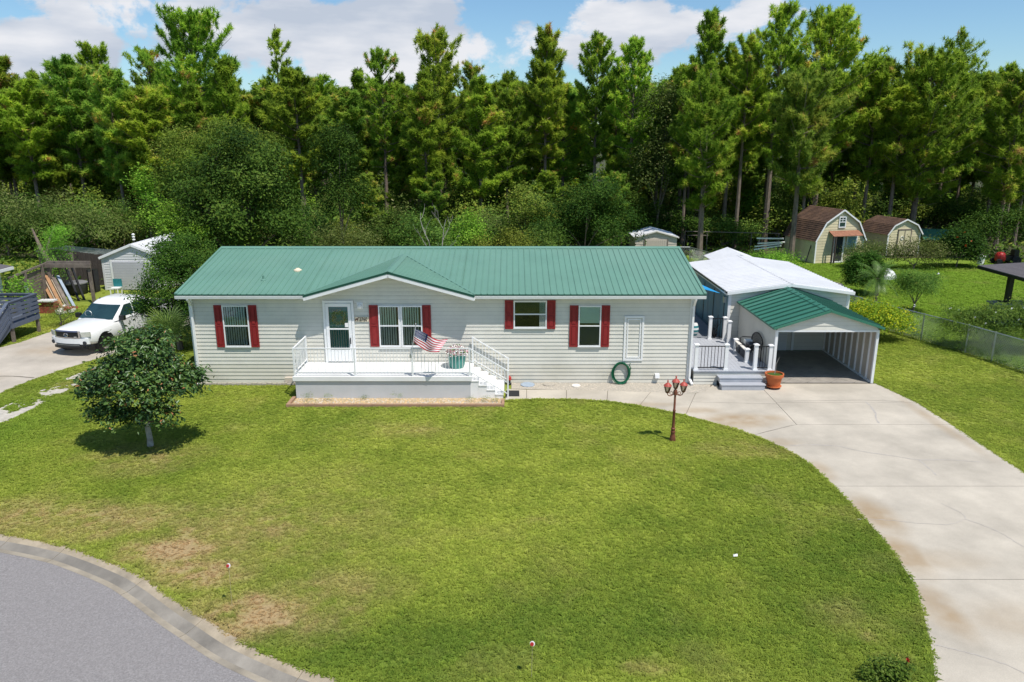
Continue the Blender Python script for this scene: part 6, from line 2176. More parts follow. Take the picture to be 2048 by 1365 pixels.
# horizontal-board fence going back along the neighbour's yard
wf = thing('board_fence', 'grey weathered board fence running back behind the leaning planks', 'fence', (-24.9, 39.8, 0))
P0, P1 = Vector((-24.9, 36.4, 0)), Vector((-25.9, 43.9, 0))
rr = random.Random(17)
nseg = 4
for s_ in range(nseg):
    a = P0.lerp(P1, s_ / nseg); b = P0.lerp(P1, (s_ + 1) / nseg)
    MB().box(a.x - .06, a.x + .06, a.y - .06, a.y + .06, 0, 2.15 + .05 * s_).build('post', M['greywood'], wf)
    z = .05
    while z < 1.85:
        h = rr.uniform(.13, .16)
        t = rr.uniform(-.03, .03)
        MB().bar((a.x - .09, a.y, z + h / 2 + t), (b.x - .09, b.y, z + h / 2 - t), .025, h, up=(0, 0, 1)).build('board', M['greywood'], wf)
        z += h + rr.uniform(.012, .05)
MB().box(P1.x - .06, P1.x + .06, P1.y - .06, P1.y + .06, 0, 2.3).build('post', M['greywood'], wf)
MB().bar((P0.x, P0.y, 2.12), (P1.x, P1.y, 2.3), .06, .10).build('top_rail', M['greywood'], wf)

# timber gate frame in front of a dark plank shed
gf = thing('gate_frame', 'weathered timber gate frame beside the white garage', 'gate frame', (-23.6, 40.6, 0))
for x in (-25.3, -23.1):
    MB().box(x - .07, x + .07, 40.53, 40.67, 0, 2.2).build('post', M['greywood'], gf)
MB().box(-25.5, -22.95, 40.44, 40.528, 2.02, 2.22).build('beam', M['greywood'], gf)
MB().box(-25.45, -23.05, 40.672, 40.76, 2.12, 2.34).build('beam', M['greywood'], gf)
ds = thing('plank_shed', 'dark weathered plank shed with a tin roof left of the white garage', 'shed', (-27.5, 48, 0))
x = -29.2
i = 0
while x < -25.2:
    t = (x + 29.2) / 4
    h = 2.34 - .46 * t
    MB().box(x + .005, x + .155, 46.0 - .02 * (i % 2), 46.04, 0, h + rr.uniform(-.03, .02)).build('plank', M['darkwood'], ds)
    x += .163; i += 1
MB().box(-29.1, -25.25, 46.045, 49, 0, 1.55).build('wall', M['darkwood'], ds)
m = MB(); m.prism([(-29.35, 46.06, 2.12), (-24.9, 46.06, 1.70), (-24.9, 49.2, 1.62), (-29.35, 49.2, 2.02)], (0, 0, .03)); m.build('roof', M['galv'], ds)

# white metal garage behind the truck
wg = thing('metal_garage', 'white metal garage with roll-up door behind the pickup truck', 'garage', (-21.9, 47, 0))
A0, A1, AY0, AY1, AE, AP = -24.45, -20.7, 44.4, 50.5, 2.02, 2.78
AM = (A0 + A1) / 2
m = MB(); pf = [(A0, 0), (A1, 0), (A1, AE), (AM, AP), (A0, AE)]; k = 5
m.add([(x, AY0 + .004, z - .02) for x, z in pf] + [(x, AY1, z - .02) for x, z in pf], [tuple(range(k)), tuple(range(2 * k - 1, k - 1, -1))] + [(i, k + i, k + (i + 1) % k, (i + 1) % k) for i in range(k)])
m.build('wall', M['whitemetal'], wg)
siding(wg, (0, AY0, 0), (1, 0, 0), (0, -1, 0), .02, AE, A0 + .08, A1 - .08, .155, M['whitemetal'])
siding(wg, (0, AY0, 0), (1, 0, 0), (0, -1, 0), AE, AP - .05, lambda z: AM - (AP - z) / .405, lambda z: AM + (AP - z) / .405, .155, M['whitemetal'])
for x in (A0, A1 - .1):
    MB().box(x - .015, x + .11, AY0 - .03, AY0 + .002, 0, AE).build('corner_trim', M['whitemetal'], wg)
g3 = math.hypot(AM - A0 + .1, AP - AE + .03)
roof_plane(wg, (A0 - .1, AY0 - .12, AE - .03), (0, 1, 0), (AM - A0 + .1, 0, AP - AE + .03), [(0, 0), (6.4, 0), (6.4, g3), (0, g3)], M['whitemetal'], pw=.9, rib=.3)
roof_plane(wg, (A1 + .1, AY1 + .18, AE - .03), (0, -1, 0), (AM - A1 - .1, 0, AP - AE + .03), [(0, 0), (6.4, 0), (6.4, g3), (0, g3)], M['whitemetal'], pw=.9, rib=.3)
for x in (A0 - .1, A1 + .1):
    MB().bar((x, AY0 - .13, AE - .09), (AM, AY0 - .13, AP - .06), .035, .13).build('rake_trim', M['white'], wg)
m = MB(); m.box(-23.85, -21.25, AY0 - .05, AY0 - .018, .03, 1.74)
rd = m.build('roll_door', M['rolldoor'], wg)
for i in range(17):
    MB().box(-23.80, -21.30, AY0 - .072, AY0 - .0505, .05 + i * .098, .05 + i * .098 + .085).build('door_slat', M['rolldoor'], rd)
for x in (-23.97, -21.24):
    MB().box(x, x + .12, AY0 - .06, AY0 - .018, .02, 1.84).build('door_jamb', M['white'], wg)
orn = thing('post_finials', 'stack of small white knobs on a post behind the white garage', 'ornament', (-23.6, 52, 0))
MB().tube([(-25.3, 50.2, 0), (-25.3, 50.2, 2.2)], .05, 6).build('post', M['darkwood'], orn)
for z in (2.28, 2.46, 2.62):
    MB().lathe([(.02, -.08), (.10, -.03), (.10, .03), (.02, .08)], (-25.3, 50.2, z), 8).build('knob', M['flowerwhite'], orn)

# clutter along the board fence
for i, (x, y, l, mt, lb) in enumerate(((-23.95, 40.05, 1.9, 'plank_a', 'reddish plank leaning leftmost on the board fence'), (-23.8, 40.1, 2.15, 'plank_b', 'pale plank leaning second from left on the board fence'), (-23.62, 40.0, 2.2, 'plank_a', 'orange-brown plank leaning third from left on the board fence'),
                                     (-23.45, 40.15, 2.1, 'plank_b', 'tan plank leaning third from right on the board fence'), (-23.28, 40.05, 2.05, 'greywood', 'grey plank leaning second from right on the board fence'), (-23.1, 40.2, 2.0, 'plank_c', 'blue-grey plastic pipe leaning rightmost on the fence'))):
    MB_ = MB(); MB_.bar((x - .45, y - .75, .02), (x - 1.95, y + .65, l * .74), .17 if i < 5 else .14, .035 if i < 5 else .10)
    tag(MB_.build('leaning_plank', M[mt]), lb, 'plank', 'planks leaning on the board fence')
for i, (x, y) in enumerate(((-24.05, 41.6), (-23.85, 41.8))):
    tag(MB().bar((x - .3, y - .3, 0), (x - 1.2, y + .4, 2.0), .10, .10).build('leaning_post', M['black']), ('black post leaning by the gate frame, left one of two', 'black post leaning by the gate frame, right one of two')[i], 'post', 'black posts by the gate frame')
tag(MB().bar((-24.0, 36.6, 0), (-24.7, 37.5, 1.75), .16, .08).build('dark_green_panel', M['roofdark']), 'narrow dark green panel leaning at the deck end of the board fence', 'panel')
br = thing('brick_stack', 'stack of red bricks in front of the leaning planks', 'bricks', (-23.6, 38.4, 0))
me = MB().box(-.11, .11, -.05, .05, 0, .065).mesh('brick', M['brick'])
for r in range(9):
    for c in range(4):
        for d in range(2):
            o = obj('brick', me, br, loc=(-24.55 + c * .235 + (r % 2) * .06, 38.2 + d * .12, r * .068)); o.rotation_euler = (0, 0, rr.uniform(-.08, .08))
br2 = thing('rubble_heap', 'low heap of pale broken blocks right of the brick stack', 'rubble', (-22.9, 38.3, 0))
for i in range(26):
    o = MB(); o.T = Matrix.Translation((-23.5 + rr.gauss(0, .30), 38.35 + rr.gauss(0, .25), rr.uniform(.02, .24))) @ Matrix.Rotation(rr.uniform(0, 3), 4, 'Z') @ Matrix.Rotation(rr.uniform(-.5, .5), 4, 'X')
    o.box(-.12, .12, -.08, .08, -.06, .06); o.build('block', M['cushion'] if i % 3 else M['brick'], br2)
tag(MB().box(-24.6, -23.8, 38.05, 38.5, .62, .70).build('lid_board', M['ceramic']), 'pale board lying on top of the red brick stack', 'board')
bn_ = thing('trash_tub', 'round black tub with a lid behind the timber gate frame', 'tub', (-25.4, 43.4, 0))
MB().lathe([(.50, 0), (.62, .15), (.66, .62), (.60, .64)], (-25.6, 43.3, 0), 18).build('tub', M['darkplastic'], bn_, True)
MB().lathe([(.68, .62), (.68, .68), (.50, .74), (.05, .76)], (-25.6, 43.3, 0), 18).build('lid', M['kerosene'], bn_, True)
tag(MB().box(-25.0, -24.6, 43.6, 44.1, 0, 1.35).build('black_cabinet', M['black']), 'tall black box standing in shadow right of the round tub', 'box')
ch = thing('patio_chair', 'small white plastic chair in front of the white garage corner', 'chair', (-23.0, 42.9, 0))
m = MB(); m.box(-23.25, -22.75, 42.6, 43.1, .42, .46); m.build('seat', M['flowerwhite'], ch)
m = MB(); m.box(-23.25, -22.75, 43.08, 43.13, .46, .92); m.build('backrest', M['tealstripe'], ch)
for x in (-23.22, -22.8):
    for y in (42.63, 43.08):
        MB().box(x - .025, x + .025, y - .025, y + .025, 0, .42).build('leg', M['flowerwhite'], ch)


# ================================================================== TREES AND PLANTS
def unit(a):
    return a / (np.linalg.norm(a, axis=-1, keepdims=True) + 1e-9)


def pine_meshes(seed, H, cb, Rr, style='round', nb=46, cpb=6, needles=34, L=.42, w=.030, trunk_r=.20, mat='needle', lean=0.0, brown=.003):
    """one pine: (trunk mesh with limbs, crown mesh of needle tufts)"""
    rng = np.random.default_rng(seed)
    rr = random.Random(seed)
    la = rr.uniform(0, 6.28)
    bend = rr.uniform(-.25, .25)

    def axis(h):
        t = h / H
        return np.array((math.cos(la) * lean * t * H + bend * math.sin(t * 3.1) * .6, math.sin(la) * lean * t * H + bend * math.sin(t * 2.3 + 1) * .4 * t, h))
    tb = MB()
    hs = np.linspace(-.2, H - .15, 12)
    tb.tube([axis(h) for h in hs], [trunk_r * (1.15 if i == 0 else 1) * (1 - .86 * max(0, h) / H) for i, h in enumerate(hs)], 7)
    if needles > 33 and H > 12:
        L *= .90; cpb = int(cpb * 1.3); needles = int(needles * 1.15); H -= .55
    tips, dirs, tint0 = [], [], []
    az = rr.uniform(0, 6.28)
    for i in range(nb):
        t = (i + rr.random()) / nb
        h = cb + (H - .35 - cb) * t ** .92
        az += 2.4 + rr.uniform(-.5, .5)
        if style == 'round':
            r = Rr * (1 - t ** 2.8) ** .6 * (.45 + .55 * min(1, t / .42)) * rr.uniform(.6, 1.1)
        elif style == 'cone':
            r = Rr * (1.06 - t) ** .5 * (.6 + .4 * min(1, t / .3)) * rr.uniform(.5, 1.15)
        else:  # open, irregular
            r = Rr * (1 - t ** 3.4) ** .65 * (.5 + .5 * min(1, t / .4)) * rr.uniform(.4, 1.15)
        r = max(r, .25)
        el = .02 + .85 * t + rr.uniform(-.22, .25)
        if style == 'open' and rr.random() < .16:
            continue
        o = axis(h)
        d = np.array((math.cos(az) * math.cos(el), math.sin(az) * math.cos(el), math.sin(el)))
        up = np.array((0, 0, 1.0))
        path = [o + d * r * s + up * (r * .22 * s * s - .05 * r * s) for s in (0, .35, .7, 1.0)]
        tb.tube(path, [max(.012, trunk_r * .30 * (1 - .5 * t)), .035, .02, .010], 4, caps=False)
        side = unit(np.cross(d, up))
        m = max(3, int(cpb * 1.5 * (.5 + r / Rr)))
        bt = rr.gauss(.45, .16)
        for k in range(m):
            s = 1 - (k / m) ** 1.3 * .68
            sp = (1 - abs(s - .72)) * r * .30
            p = path[0] + (path[3] - path[0]) * s + up * (r * .17 * s * s) + side * rr.uniform(-1, 1) * sp + up * rr.uniform(-.06, .22) * (1 + .3 * r) * (1 if k else .3)
            dd = unit(d * .9 + side * rr.uniform(-.7, .7) + up * rr.uniform(.25, .95))
            tips.append(p); dirs.append(dd); tint0.append(bt + rr.gauss(0, .13) + (1.0 if rr.random() < brown else 0))
    # leader tufts
    for k in range(4):
        tips.append(axis(H - .1 * k - .1) + np.array((rr.uniform(-.15, .15), rr.uniform(-.15, .15), 0))); dirs.append(np.array((rr.uniform(-.3, .3), rr.uniform(-.3, .3), 1.0))); tint0.append(.55)
    T = np.array(tips); D = unit(np.array(dirs)); c = len(T)
    tt = np.repeat(np.array(tint0), needles)
    n = c * needles
    P = np.repeat(T, needles, 0); DD = np.repeat(D, needles, 0)
    P = P - DD * rng.uniform(-.04, .30, (n, 1)) * (L / .42)
    nd = unit(DD * .42 + unit(rng.normal(size=(n, 3))))
    ln = L * rng.uniform(.55, 1.05, (n, 1))
    ref = unit(np.array((.15, -.35, 1.0)) + .75 * unit(rng.normal(size=(n, 3))))   # needles lie flattish, faces to the light
    sd = unit(np.cross(nd, ref)) * (1.3 * w * rng.uniform(.6, 1.2, (n, 1)))
    V = np.stack([P - sd, P + sd, P + nd * ln], 1).reshape(-1, 3)
    F = np.arange(n * 3).reshape(-1, 3)
    crown = fast_mesh('crown', V, F, M[mat], tint=np.clip(tt + rng.normal(0, .12, n), 0, 1))
    return tb.mesh('trunk', M['bark'], True), crown


def leaf_cloud(seed, lobes, n, size=.14, asp=.5, per=45, sd=.30, up=.45, shell=.62, hole=.0, droop=.0, shape='rhomb'):
    """leaf-sized faces in clumps over the lobes of a crown -> vertices, faces, tints"""
    rng = np.random.default_rng(seed)
    C_ = np.array([l[0] for l in lobes], float); Rd = np.array([l[1] for l in lobes], float)
    wgt = (Rd[:, 0] * Rd[:, 2] + Rd[:, 1] * Rd[:, 2] + Rd[:, 0] * Rd[:, 1]); wgt /= wgt.sum()
    nc = max(4, n // per)
    li = rng.choice(len(lobes), nc, p=wgt)
    dr = unit(rng.normal(size=(nc, 3)))
    dr[:, 2] = np.where(dr[:, 2] < -.35, -dr[:, 2] * .8, dr[:, 2])
    rad = (shell + (1 - shell) * rng.random(nc) ** .6)[:, None] * (1 + rng.normal(0, .07, (nc, 1)))
    cc = C_[li] + dr * Rd[li] * rad
    ct = rng.normal(.45, .17, nc)
    ci = rng.integers(0, nc, n)
    P = cc[ci] + rng.normal(0, 1, (n, 3)) * sd * np.array((1, 1, .75))
    P[:, 2] -= droop * rng.random(n) ** 2
    out = unit(dr[ci] * Rd[li][ci])
    nrm = unit(out * .55 + np.array((0, 0, up + .15)) + rng.normal(0, .45, (n, 3)))
    a = unit(np.cross(nrm, rng.normal(size=(n, 3)))); b = np.cross(nrm, a)
    s = size * rng.uniform(.6, 1.2, (n, 1))
    tint = np.clip(ct[ci] + rng.normal(0, .16, n), 0, 1)
    if shape == 'rhomb':
        V = np.stack([P - a * s * .5, P + b * s * asp * .5 - a * s * .05, P + a * s * .5, P - b * s * asp * .5 - a * s * .05], 1).reshape(-1, 3)
        F = np.arange(n * 4).reshape(-1, 4)
        return V, F, tint
    # long six-sided leaf folded along its rib
    f = nrm * s * .06
    V = np.stack([P - a * s * .5, P - a * s * .2 + b * s * asp * .5 + f, P + a * s * .22 + b * s * asp * .45 + f, P + a * s * .5 - nrm * s * .10, P + a * s * .22 - b * s * asp * .45 + f, P - a * s * .2 - b * s * asp * .5 + f], 1).reshape(-1, 3)
    i = (np.arange(n) * 6)[:, None]
    F = np.concatenate([i + np.array([[0, 1, 2, 3]]), i + np.array([[0, 3, 4, 5]])], 1).reshape(-1, 4)
    return V, F, np.repeat(tint, 2)


def limbs(seed, base, lobes, r0, mat, extra=2, fork=.35):
    """a tapered trunk that forks into limbs reaching each lobe of the crown"""
    rr = random.Random(seed)
    tb = MB()
    b = Vector(base)
    top = Vector((0, 0, 0))
    for c, r in lobes: top += Vector(c)
    top /= len(lobes)
    fk = b.lerp(top, fork)
    fk.x = b.x * .6 + fk.x * .4; fk.y = b.y * .6 + fk.y * .4
    tb.tube([b - Vector((0, 0, .2)), b + (fk - b) * .5 + Vector((rr.uniform(-.05, .05), rr.uniform(-.05, .05), 0)), fk], [r0 * 1.2, r0, r0 * .85], 8)
    for c, r in lobes:
        for k in range(extra):
            e = Vector(c) + Vector((rr.uniform(-.45, .45) * r[0], rr.uniform(-.45, .45) * r[1], rr.uniform(-.3, .4) * r[2]))
            m1 = fk.lerp(e, .4) + Vector((rr.uniform(-.2, .2), rr.uniform(-.2, .2), rr.uniform(-.05, .25))) * r[0] * .4
            tb.tube([fk - (fk - b) * .08, m1, fk.lerp(e, .75) + Vector((0, 0, .1 * r[2])), e], [r0 * .55, r0 * .32, r0 * .18, r0 * .05], 5, caps=False)
    return tb.mesh('trunk', mat, True)


def plant(name, label, cat, loc, lobes, n, mat, size=.14, r0=.12, group=None, bark='bark', seed=1, trunk=True, **kw):
    t = thing(name, label, cat, loc, group)
    V, F, ti = leaf_cloud(seed, lobes, n, size, **kw)
    obj('crown', fast_mesh('crown', V, F, M[mat], tint=ti), t, local=True)
    if trunk:
        obj('trunk', limbs(seed, (0, 0, 0), lobes, r0, M[bark]), t, local=True)
    return t


def copy_tree(src, name, loc, rz, sc, label, group, cat=None):
    c = src.copy(); COL.objects.link(c)
    c.name = name
    c.location = loc; c.rotation_euler = (0, 0, rz); c.scale = sc
    c['label'] = label
    if cat: c['category'] = cat
    if group: c['group'] = group
    for ch in src.children:
        d = ch.copy(); COL.objects.link(d); d.parent = c
    return c


# -------- the pines one can single out
def hero(x, y, H, cb, Rr, style, label, seed, **kw):
    t = thing('pine_tree', label, 'pine tree', (x, y, -.12), 'pines along the edge of the woods')
    tr, cr = pine_meshes(seed, H, cb, Rr, style, **kw)
    obj('trunk', tr, t, local=True); obj('crown', cr, t, local=True)
    return t


heroes = [
    (14.3, 57.0, 13.6, 3.6, 3.3, 'open', 'bright green pine directly behind the garage, its crown reaching low', dict(nb=60, cpb=7, needles=46, L=.50, w=.028, trunk_r=.24)),
    (20.9, 55.9, 12.9, 5.0, 3.9, 'open', 'yellowish pine with bare trunk rising right beside the gambrel shed', dict(nb=52, cpb=8, needles=46, L=.52, w=.028, trunk_r=.24, mat='needle_y', lean=.02)),
    (34.2, 64.5, 14.9, 3.4, 5.9, 'round', 'broad low domed pine behind the smaller yellow shed', dict(nb=92, cpb=9, needles=42, L=.55, w=.03, trunk_r=.30)),
    (25.6, 64.5, 18.6, 6.5, 4.9, 'round', 'tallest broad round-crowned pine right of the forked tall pair', dict(nb=88, cpb=8, needles=40, L=.52, w=.03, trunk_r=.30)),
    (21.0, 62.5, 19.3, 7.0, 2.9, 'open', 'tallest pine in the wood with twin plumes at its top', dict(nb=72, cpb=7, needles=38, L=.50, trunk_r=.26)),
    (18.4, 62.0, 17.2, 7.0, 2.4, 'open', 'slim pine just left of the tallest one', dict(nb=56, cpb=7, needles=38, L=.48)),
    (15.9, 64.0, 18.9, 6.5, 2.9, 'cone', 'tall pine with narrow tufted top above the bright green pine', dict(nb=70, cpb=7, needles=38, L=.48)),
    (41.5, 74.0, 18.4, 9.0, 2.9, 'open', 'lone airy pine standing above the others at the far right', dict(nb=44, cpb=5, needles=28, L=.45)),
    (40.0, 62.0, 14.0, 3.5, 4.2, 'round', 'dark dense pine at the far right edge of the wood', dict(nb=66, cpb=8, needles=40, L=.5)),
    (-6.2, 67.0, 17.9, 6.5, 3.6, 'open', 'big pine with long bare trunk in the middle of the wood', dict(nb=66, cpb=7, needles=40, L=.52, trunk_r=.26)),
    (3.0, 68.0, 18.0, 7.0, 3.0, 'cone', 'pointed conical pine rising behind the roof right of centre', dict(nb=66, cpb=7, needles=38, L=.5)),
    (7.4, 68.5, 18.0, 6.5, 2.6, 'round', 'first of two neighbouring full pines right of the pointed one', dict(nb=62, cpb=7, needles=38)),
    (10.2, 66.5, 17.4, 6.0, 2.8, 'round', 'second of two neighbouring full pines right of the pointed one', dict(nb=62, cpb=7, needles=38)),
    (-11.3, 68.0, 16.7, 6.0, 2.6, 'open', 'brown-tipped pine left of the big bare-trunked one', dict(nb=56, cpb=6, needles=36, brown=.07)),
    (-20.0, 68.0, 18.4, 9.0, 1.9, 'open', 'slender pine with small tufted top left of the brown-tipped one', dict(nb=40, cpb=5, needles=34)),
    (-27.0, 67.5, 19.0, 7.0, 4.6, 'round', 'tallest broad domed pine in the left half of the wood', dict(nb=84, cpb=8, needles=40, L=.52, trunk_r=.28)),
    (-33.5, 73.0, 17.2, 9.0, 2.6, 'open', 'ragged narrow pine left of the domed one', dict(nb=44, cpb=6, needles=34, brown=.04)),
    (-38.5, 73.0, 17.2, 9.5, 3.0, 'round', 'umbrella-topped pine on a bare trunk in the left of the wood', dict(nb=48, cpb=7, needles=38)),
    (-3.6, 72.0, 15.9, 6.0, 2.7, 'open', 'rusty-topped pine right of the big bare-trunked one', dict(nb=50, cpb=6, needles=34, brown=.06)),
    (-46.0, 70.0, 14.2, 5.0, 3.2, 'round', 'rounded pine at the far left of the wood', dict(nb=56, cpb=7, needles=36)),
]
for i, (x, y, H, cb, Rr, st, lb, kw) in enumerate(heroes):
    hero(x, y, H, cb, Rr, st, lb, 300 + i, **kw)

# -------- the packed wood behind: copies of eight pines
protos = []
for i in range(8):
    st = ['round', 'cone', 'round', 'open'][i % 4]
    H = 15.0
    tr, cr = pine_meshes(500 + i, H, [5.0, 4.2, 5.4, 6.0][i % 4], [2.5, 2.3, 2.7, 2.4][i % 4], st, nb=58, cpb=9, needles=38, L=.46, w=.034, trunk_r=.17, mat='needle' if i % 3 else 'needle_y', brown=.006)
    protos.append((tr, cr))
rr = random.Random(99)
pts = []
tries = 0
while len(pts) < 215 and tries < 9000:
    tries += 1
    y = 62 + 54 * rr.random() ** 1.25
    x = rr.uniform(-1, 1) * (y * .74 + 3)
    if y < 68 and -22 < x < 12 and rr.random() < .75:
        continue
    if any((x - a) ** 2 + (y - b) ** 2 < (1.9 + (y - 60) * .012) ** 2 for a, b in pts):
        continue
    if any((x - h[0]) ** 2 + (y - h[1]) ** 2 < 3.2 for h in heroes):
        continue
    if 33 < x < 41 and y < 69:
        continue
    pts.append((x, y))
first = {}
def zone(x, y):
    u = 1024 + 1500 * x / (y * .9655 + 2.3)
    rank = 'front' if y < 74 else ('middle' if y < 92 else 'rear')
    for lim, w in ((190, 'at the far left of the wood'), (420, 'above the white metal garage and big laurel'), (640, 'above the left end of the green roof'), (860, 'above the left half of the green roof'), (1070, 'above the middle of the green roof'),
                   (1300, 'above the right half of the green roof'), (1500, 'above the beige metal shed'), (1700, 'above the gambrel shed'), (1900, 'above the smaller yellow shed'), (99999, 'at the far right of the wood')):
        if u < lim:
            return rank, w


for i, (x, y) in enumerate(pts):
    k = i % 8
    rk, wh = zone(x, y)
    lb = 'slender %s-rank pine %s' % (rk, wh); gp_ = '%s-rank pines %s' % (rk, wh)
    s = rr.uniform(.86, 1.06) * (1.0 if y < 85 else 1.05)
    sx = rr.uniform(.9, 1.25)
    if k not in first:
        t = thing('pine_tree', lb, 'pine tree', (x, y, -.12), gp_)
        obj('trunk', protos[k][0], t, local=True); obj('crown', protos[k][1], t, local=True)
        t.rotation_euler = (0, 0, rr.uniform(0, 6.28)); t.scale = (sx, sx, s)
        first[k] = t
    else:
        copy_tree(first[k], 'pine_tree', (x, y, -.12), rr.uniform(0, 6.28), (sx, sx, s), lb, gp_)

# young pines filling the lower storey
saps = []
tries = 0
while len(saps) < 58 and tries < 4000:
    tries += 1
    y = 60 + 32 * rr.random(); x = rr.uniform(-1, 1) * (y * .72 + 2)
    if (x > 12 and y < 68) or (33 < x < 42 and y < 74): continue
    if any((x - a) ** 2 + (y - b) ** 2 < 1.6 for a, b in pts + saps): continue
    saps.append((x, y))
    rk, wh = zone(x, y)
    lb = 'short young %s-rank pine %s' % (rk, wh); gp_ = 'young %s-rank pines %s' % (rk, wh)
    s = rr.uniform(.42, .62); sx = rr.uniform(.55, .75)
    copy_tree(first[len(saps) % 8], 'young_pine', (x, y, -.9), rr.uniform(0, 6.28), (sx, sx, s), lb, gp_)

# -------- far wood closing the view: one mass nobody could count
def far_woods():
    rng = np.random.default_rng(77)
    Vs, Fs, Ts = [], [], []
    b = 0
    n = 150
    x = rng.uniform(-1, 1, n) * 120; y = rng.uniform(114, 150, n)
    for i in range(n):
        H = rng.uniform(13.5, 18.5)
        r = rng.uniform(2.6, 4.2)
        V, F, t = leaf_cloud(1000 + i, [((x[i], y[i], H * .68), (r, r, H * .33)), ((x[i], y[i], H * .3), (r * .9, r * .9, H * .3))], 420, .85, asp=.45, per=14, sd=.5, shell=.5)
        Vs.append(V); Fs.append(F + b); Ts.append(t * .8); b += len(V)
    n2 = 110
    x2 = rng.uniform(-1, 1, n2) * 88; y2 = rng.uniform(92, 116, n2)
    for i in range(n2):
        r = rng.uniform(2.0, 3.4); h = rng.uniform(3.0, 6.0)
        V, F, t = leaf_cloud(3000 + i, [((x2[i], y2[i], h * .5), (r, r, h * .55))], 330, .55, asp=.5, per=24, sd=.5, shell=.5)
        Vs.append(V); Fs.append(F + b); Ts.append(t * .8); b += len(V)
    o = obj('far_woods', fast_mesh('far_woods', np.concatenate(Vs), np.concatenate(Fs), M['needle'], tint=np.concatenate(Ts)))
    tag(o, kind='stuff')


far_woods()


# -------- broad-leaved trees and shrubs behind the house
def blob(*a):
    return [((x, y, z), (rx, ry, rz)) for x, y, z, rx, ry, rz in a]


plant('oak_tree', 'large dark glossy tree behind the left end of the house', 'tree', (-14.3, 39.4, 0), blob((0, 0, 5.4, 3.0, 2.6, 2.8), (-1.2, -.6, 3.2, 2.3, 2.2, 2.4), (1.7, .2, 3.8, 2.1, 2.2, 2.3), (.8, .2, 7.2, 1.9, 1.9, 1.6), (-2.0, .3, 6.0, 1.8, 1.6, 1.9), (-1.4, -1.6, 1.7, 1.4, 1.0, 1.5), (-2.6, -.8, 3.0, 1.3, 1.2, 1.5), (.4, 0, 8.2, 1.5, 1.4, 1.2)), 42000, 'leafdark', .18, .30, seed=11, per=270, sd=.42, shell=.45)
plant('laurel_tree', 'big yellow-green tree behind the dark glossy one', 'tree', (-22.6, 54.6, 0), blob((.3, 0, 6.8, 3.0, 2.6, 3.2), (-1.6, 0, 4.6, 2.0, 2.0, 2.6), (2.5, 0, 8.2, 2.3, 2.2, 2.2), (4.4, 0, 7.4, 2.2, 2, 2.2), (3.4, -.5, 4.4, 2.6, 2, 2.8)), 34000, 'leafyellow', .16, .28, seed=12, per=130, sd=.38, shell=.5)
plant('climbing_vine', 'bright green vine draped over the front of the dark glossy tree', 'vine', (-16.3, 37.3, 0), blob((0, 0, 3.0, .9, .5, 1.7), (-.6, .3, 4.6, .7, .5, 1.2), (.9, .2, 2.0, .9, .5, 1.2), (-1.2, .1, 2.4, .8, .5, 1.0), (.5, .2, 4.0, .6, .5, .7)), 7000, 'leafbright', .17, .05, seed=13, per=45, sd=.24)
plant('privet_tree', 'dark bushy tree at the left end of the house, above the palmettos', 'tree', (-14.3, 31.2, 0), blob((0, 0, 2.7, 1.5, 1.3, 1.1), (-1.0, .1, 2.0, 1.0, 1.0, .9), (.9, .1, 2.2, 1.0, 1.0, 1.1), (.2, .2, 3.4, .9, .9, .8), (-.6, .4, 4.0, .8, .7, .8), (-1.1, -.3, 1.6, .6, .6, .5), (.2, 0, 1.2, 1.4, 1.0, 1.0), (-.2, 1.6, 3.6, 1.3, 1.2, 1.3)), 24000, 'leafdark', .115, .12, seed=14, per=110, sd=.19)
plant('laurel_tree', 'slim dark green tree standing right of the big yellow-green one', 'tree', (-11.8, 52.0, 0), blob((0, 0, 7.6, 1.5, 1.5, 2.3), (.3, 0, 4.6, 1.7, 1.6, 2.2)), 10000, 'leafdark', .18, .14, seed=15, per=40, sd=.3)

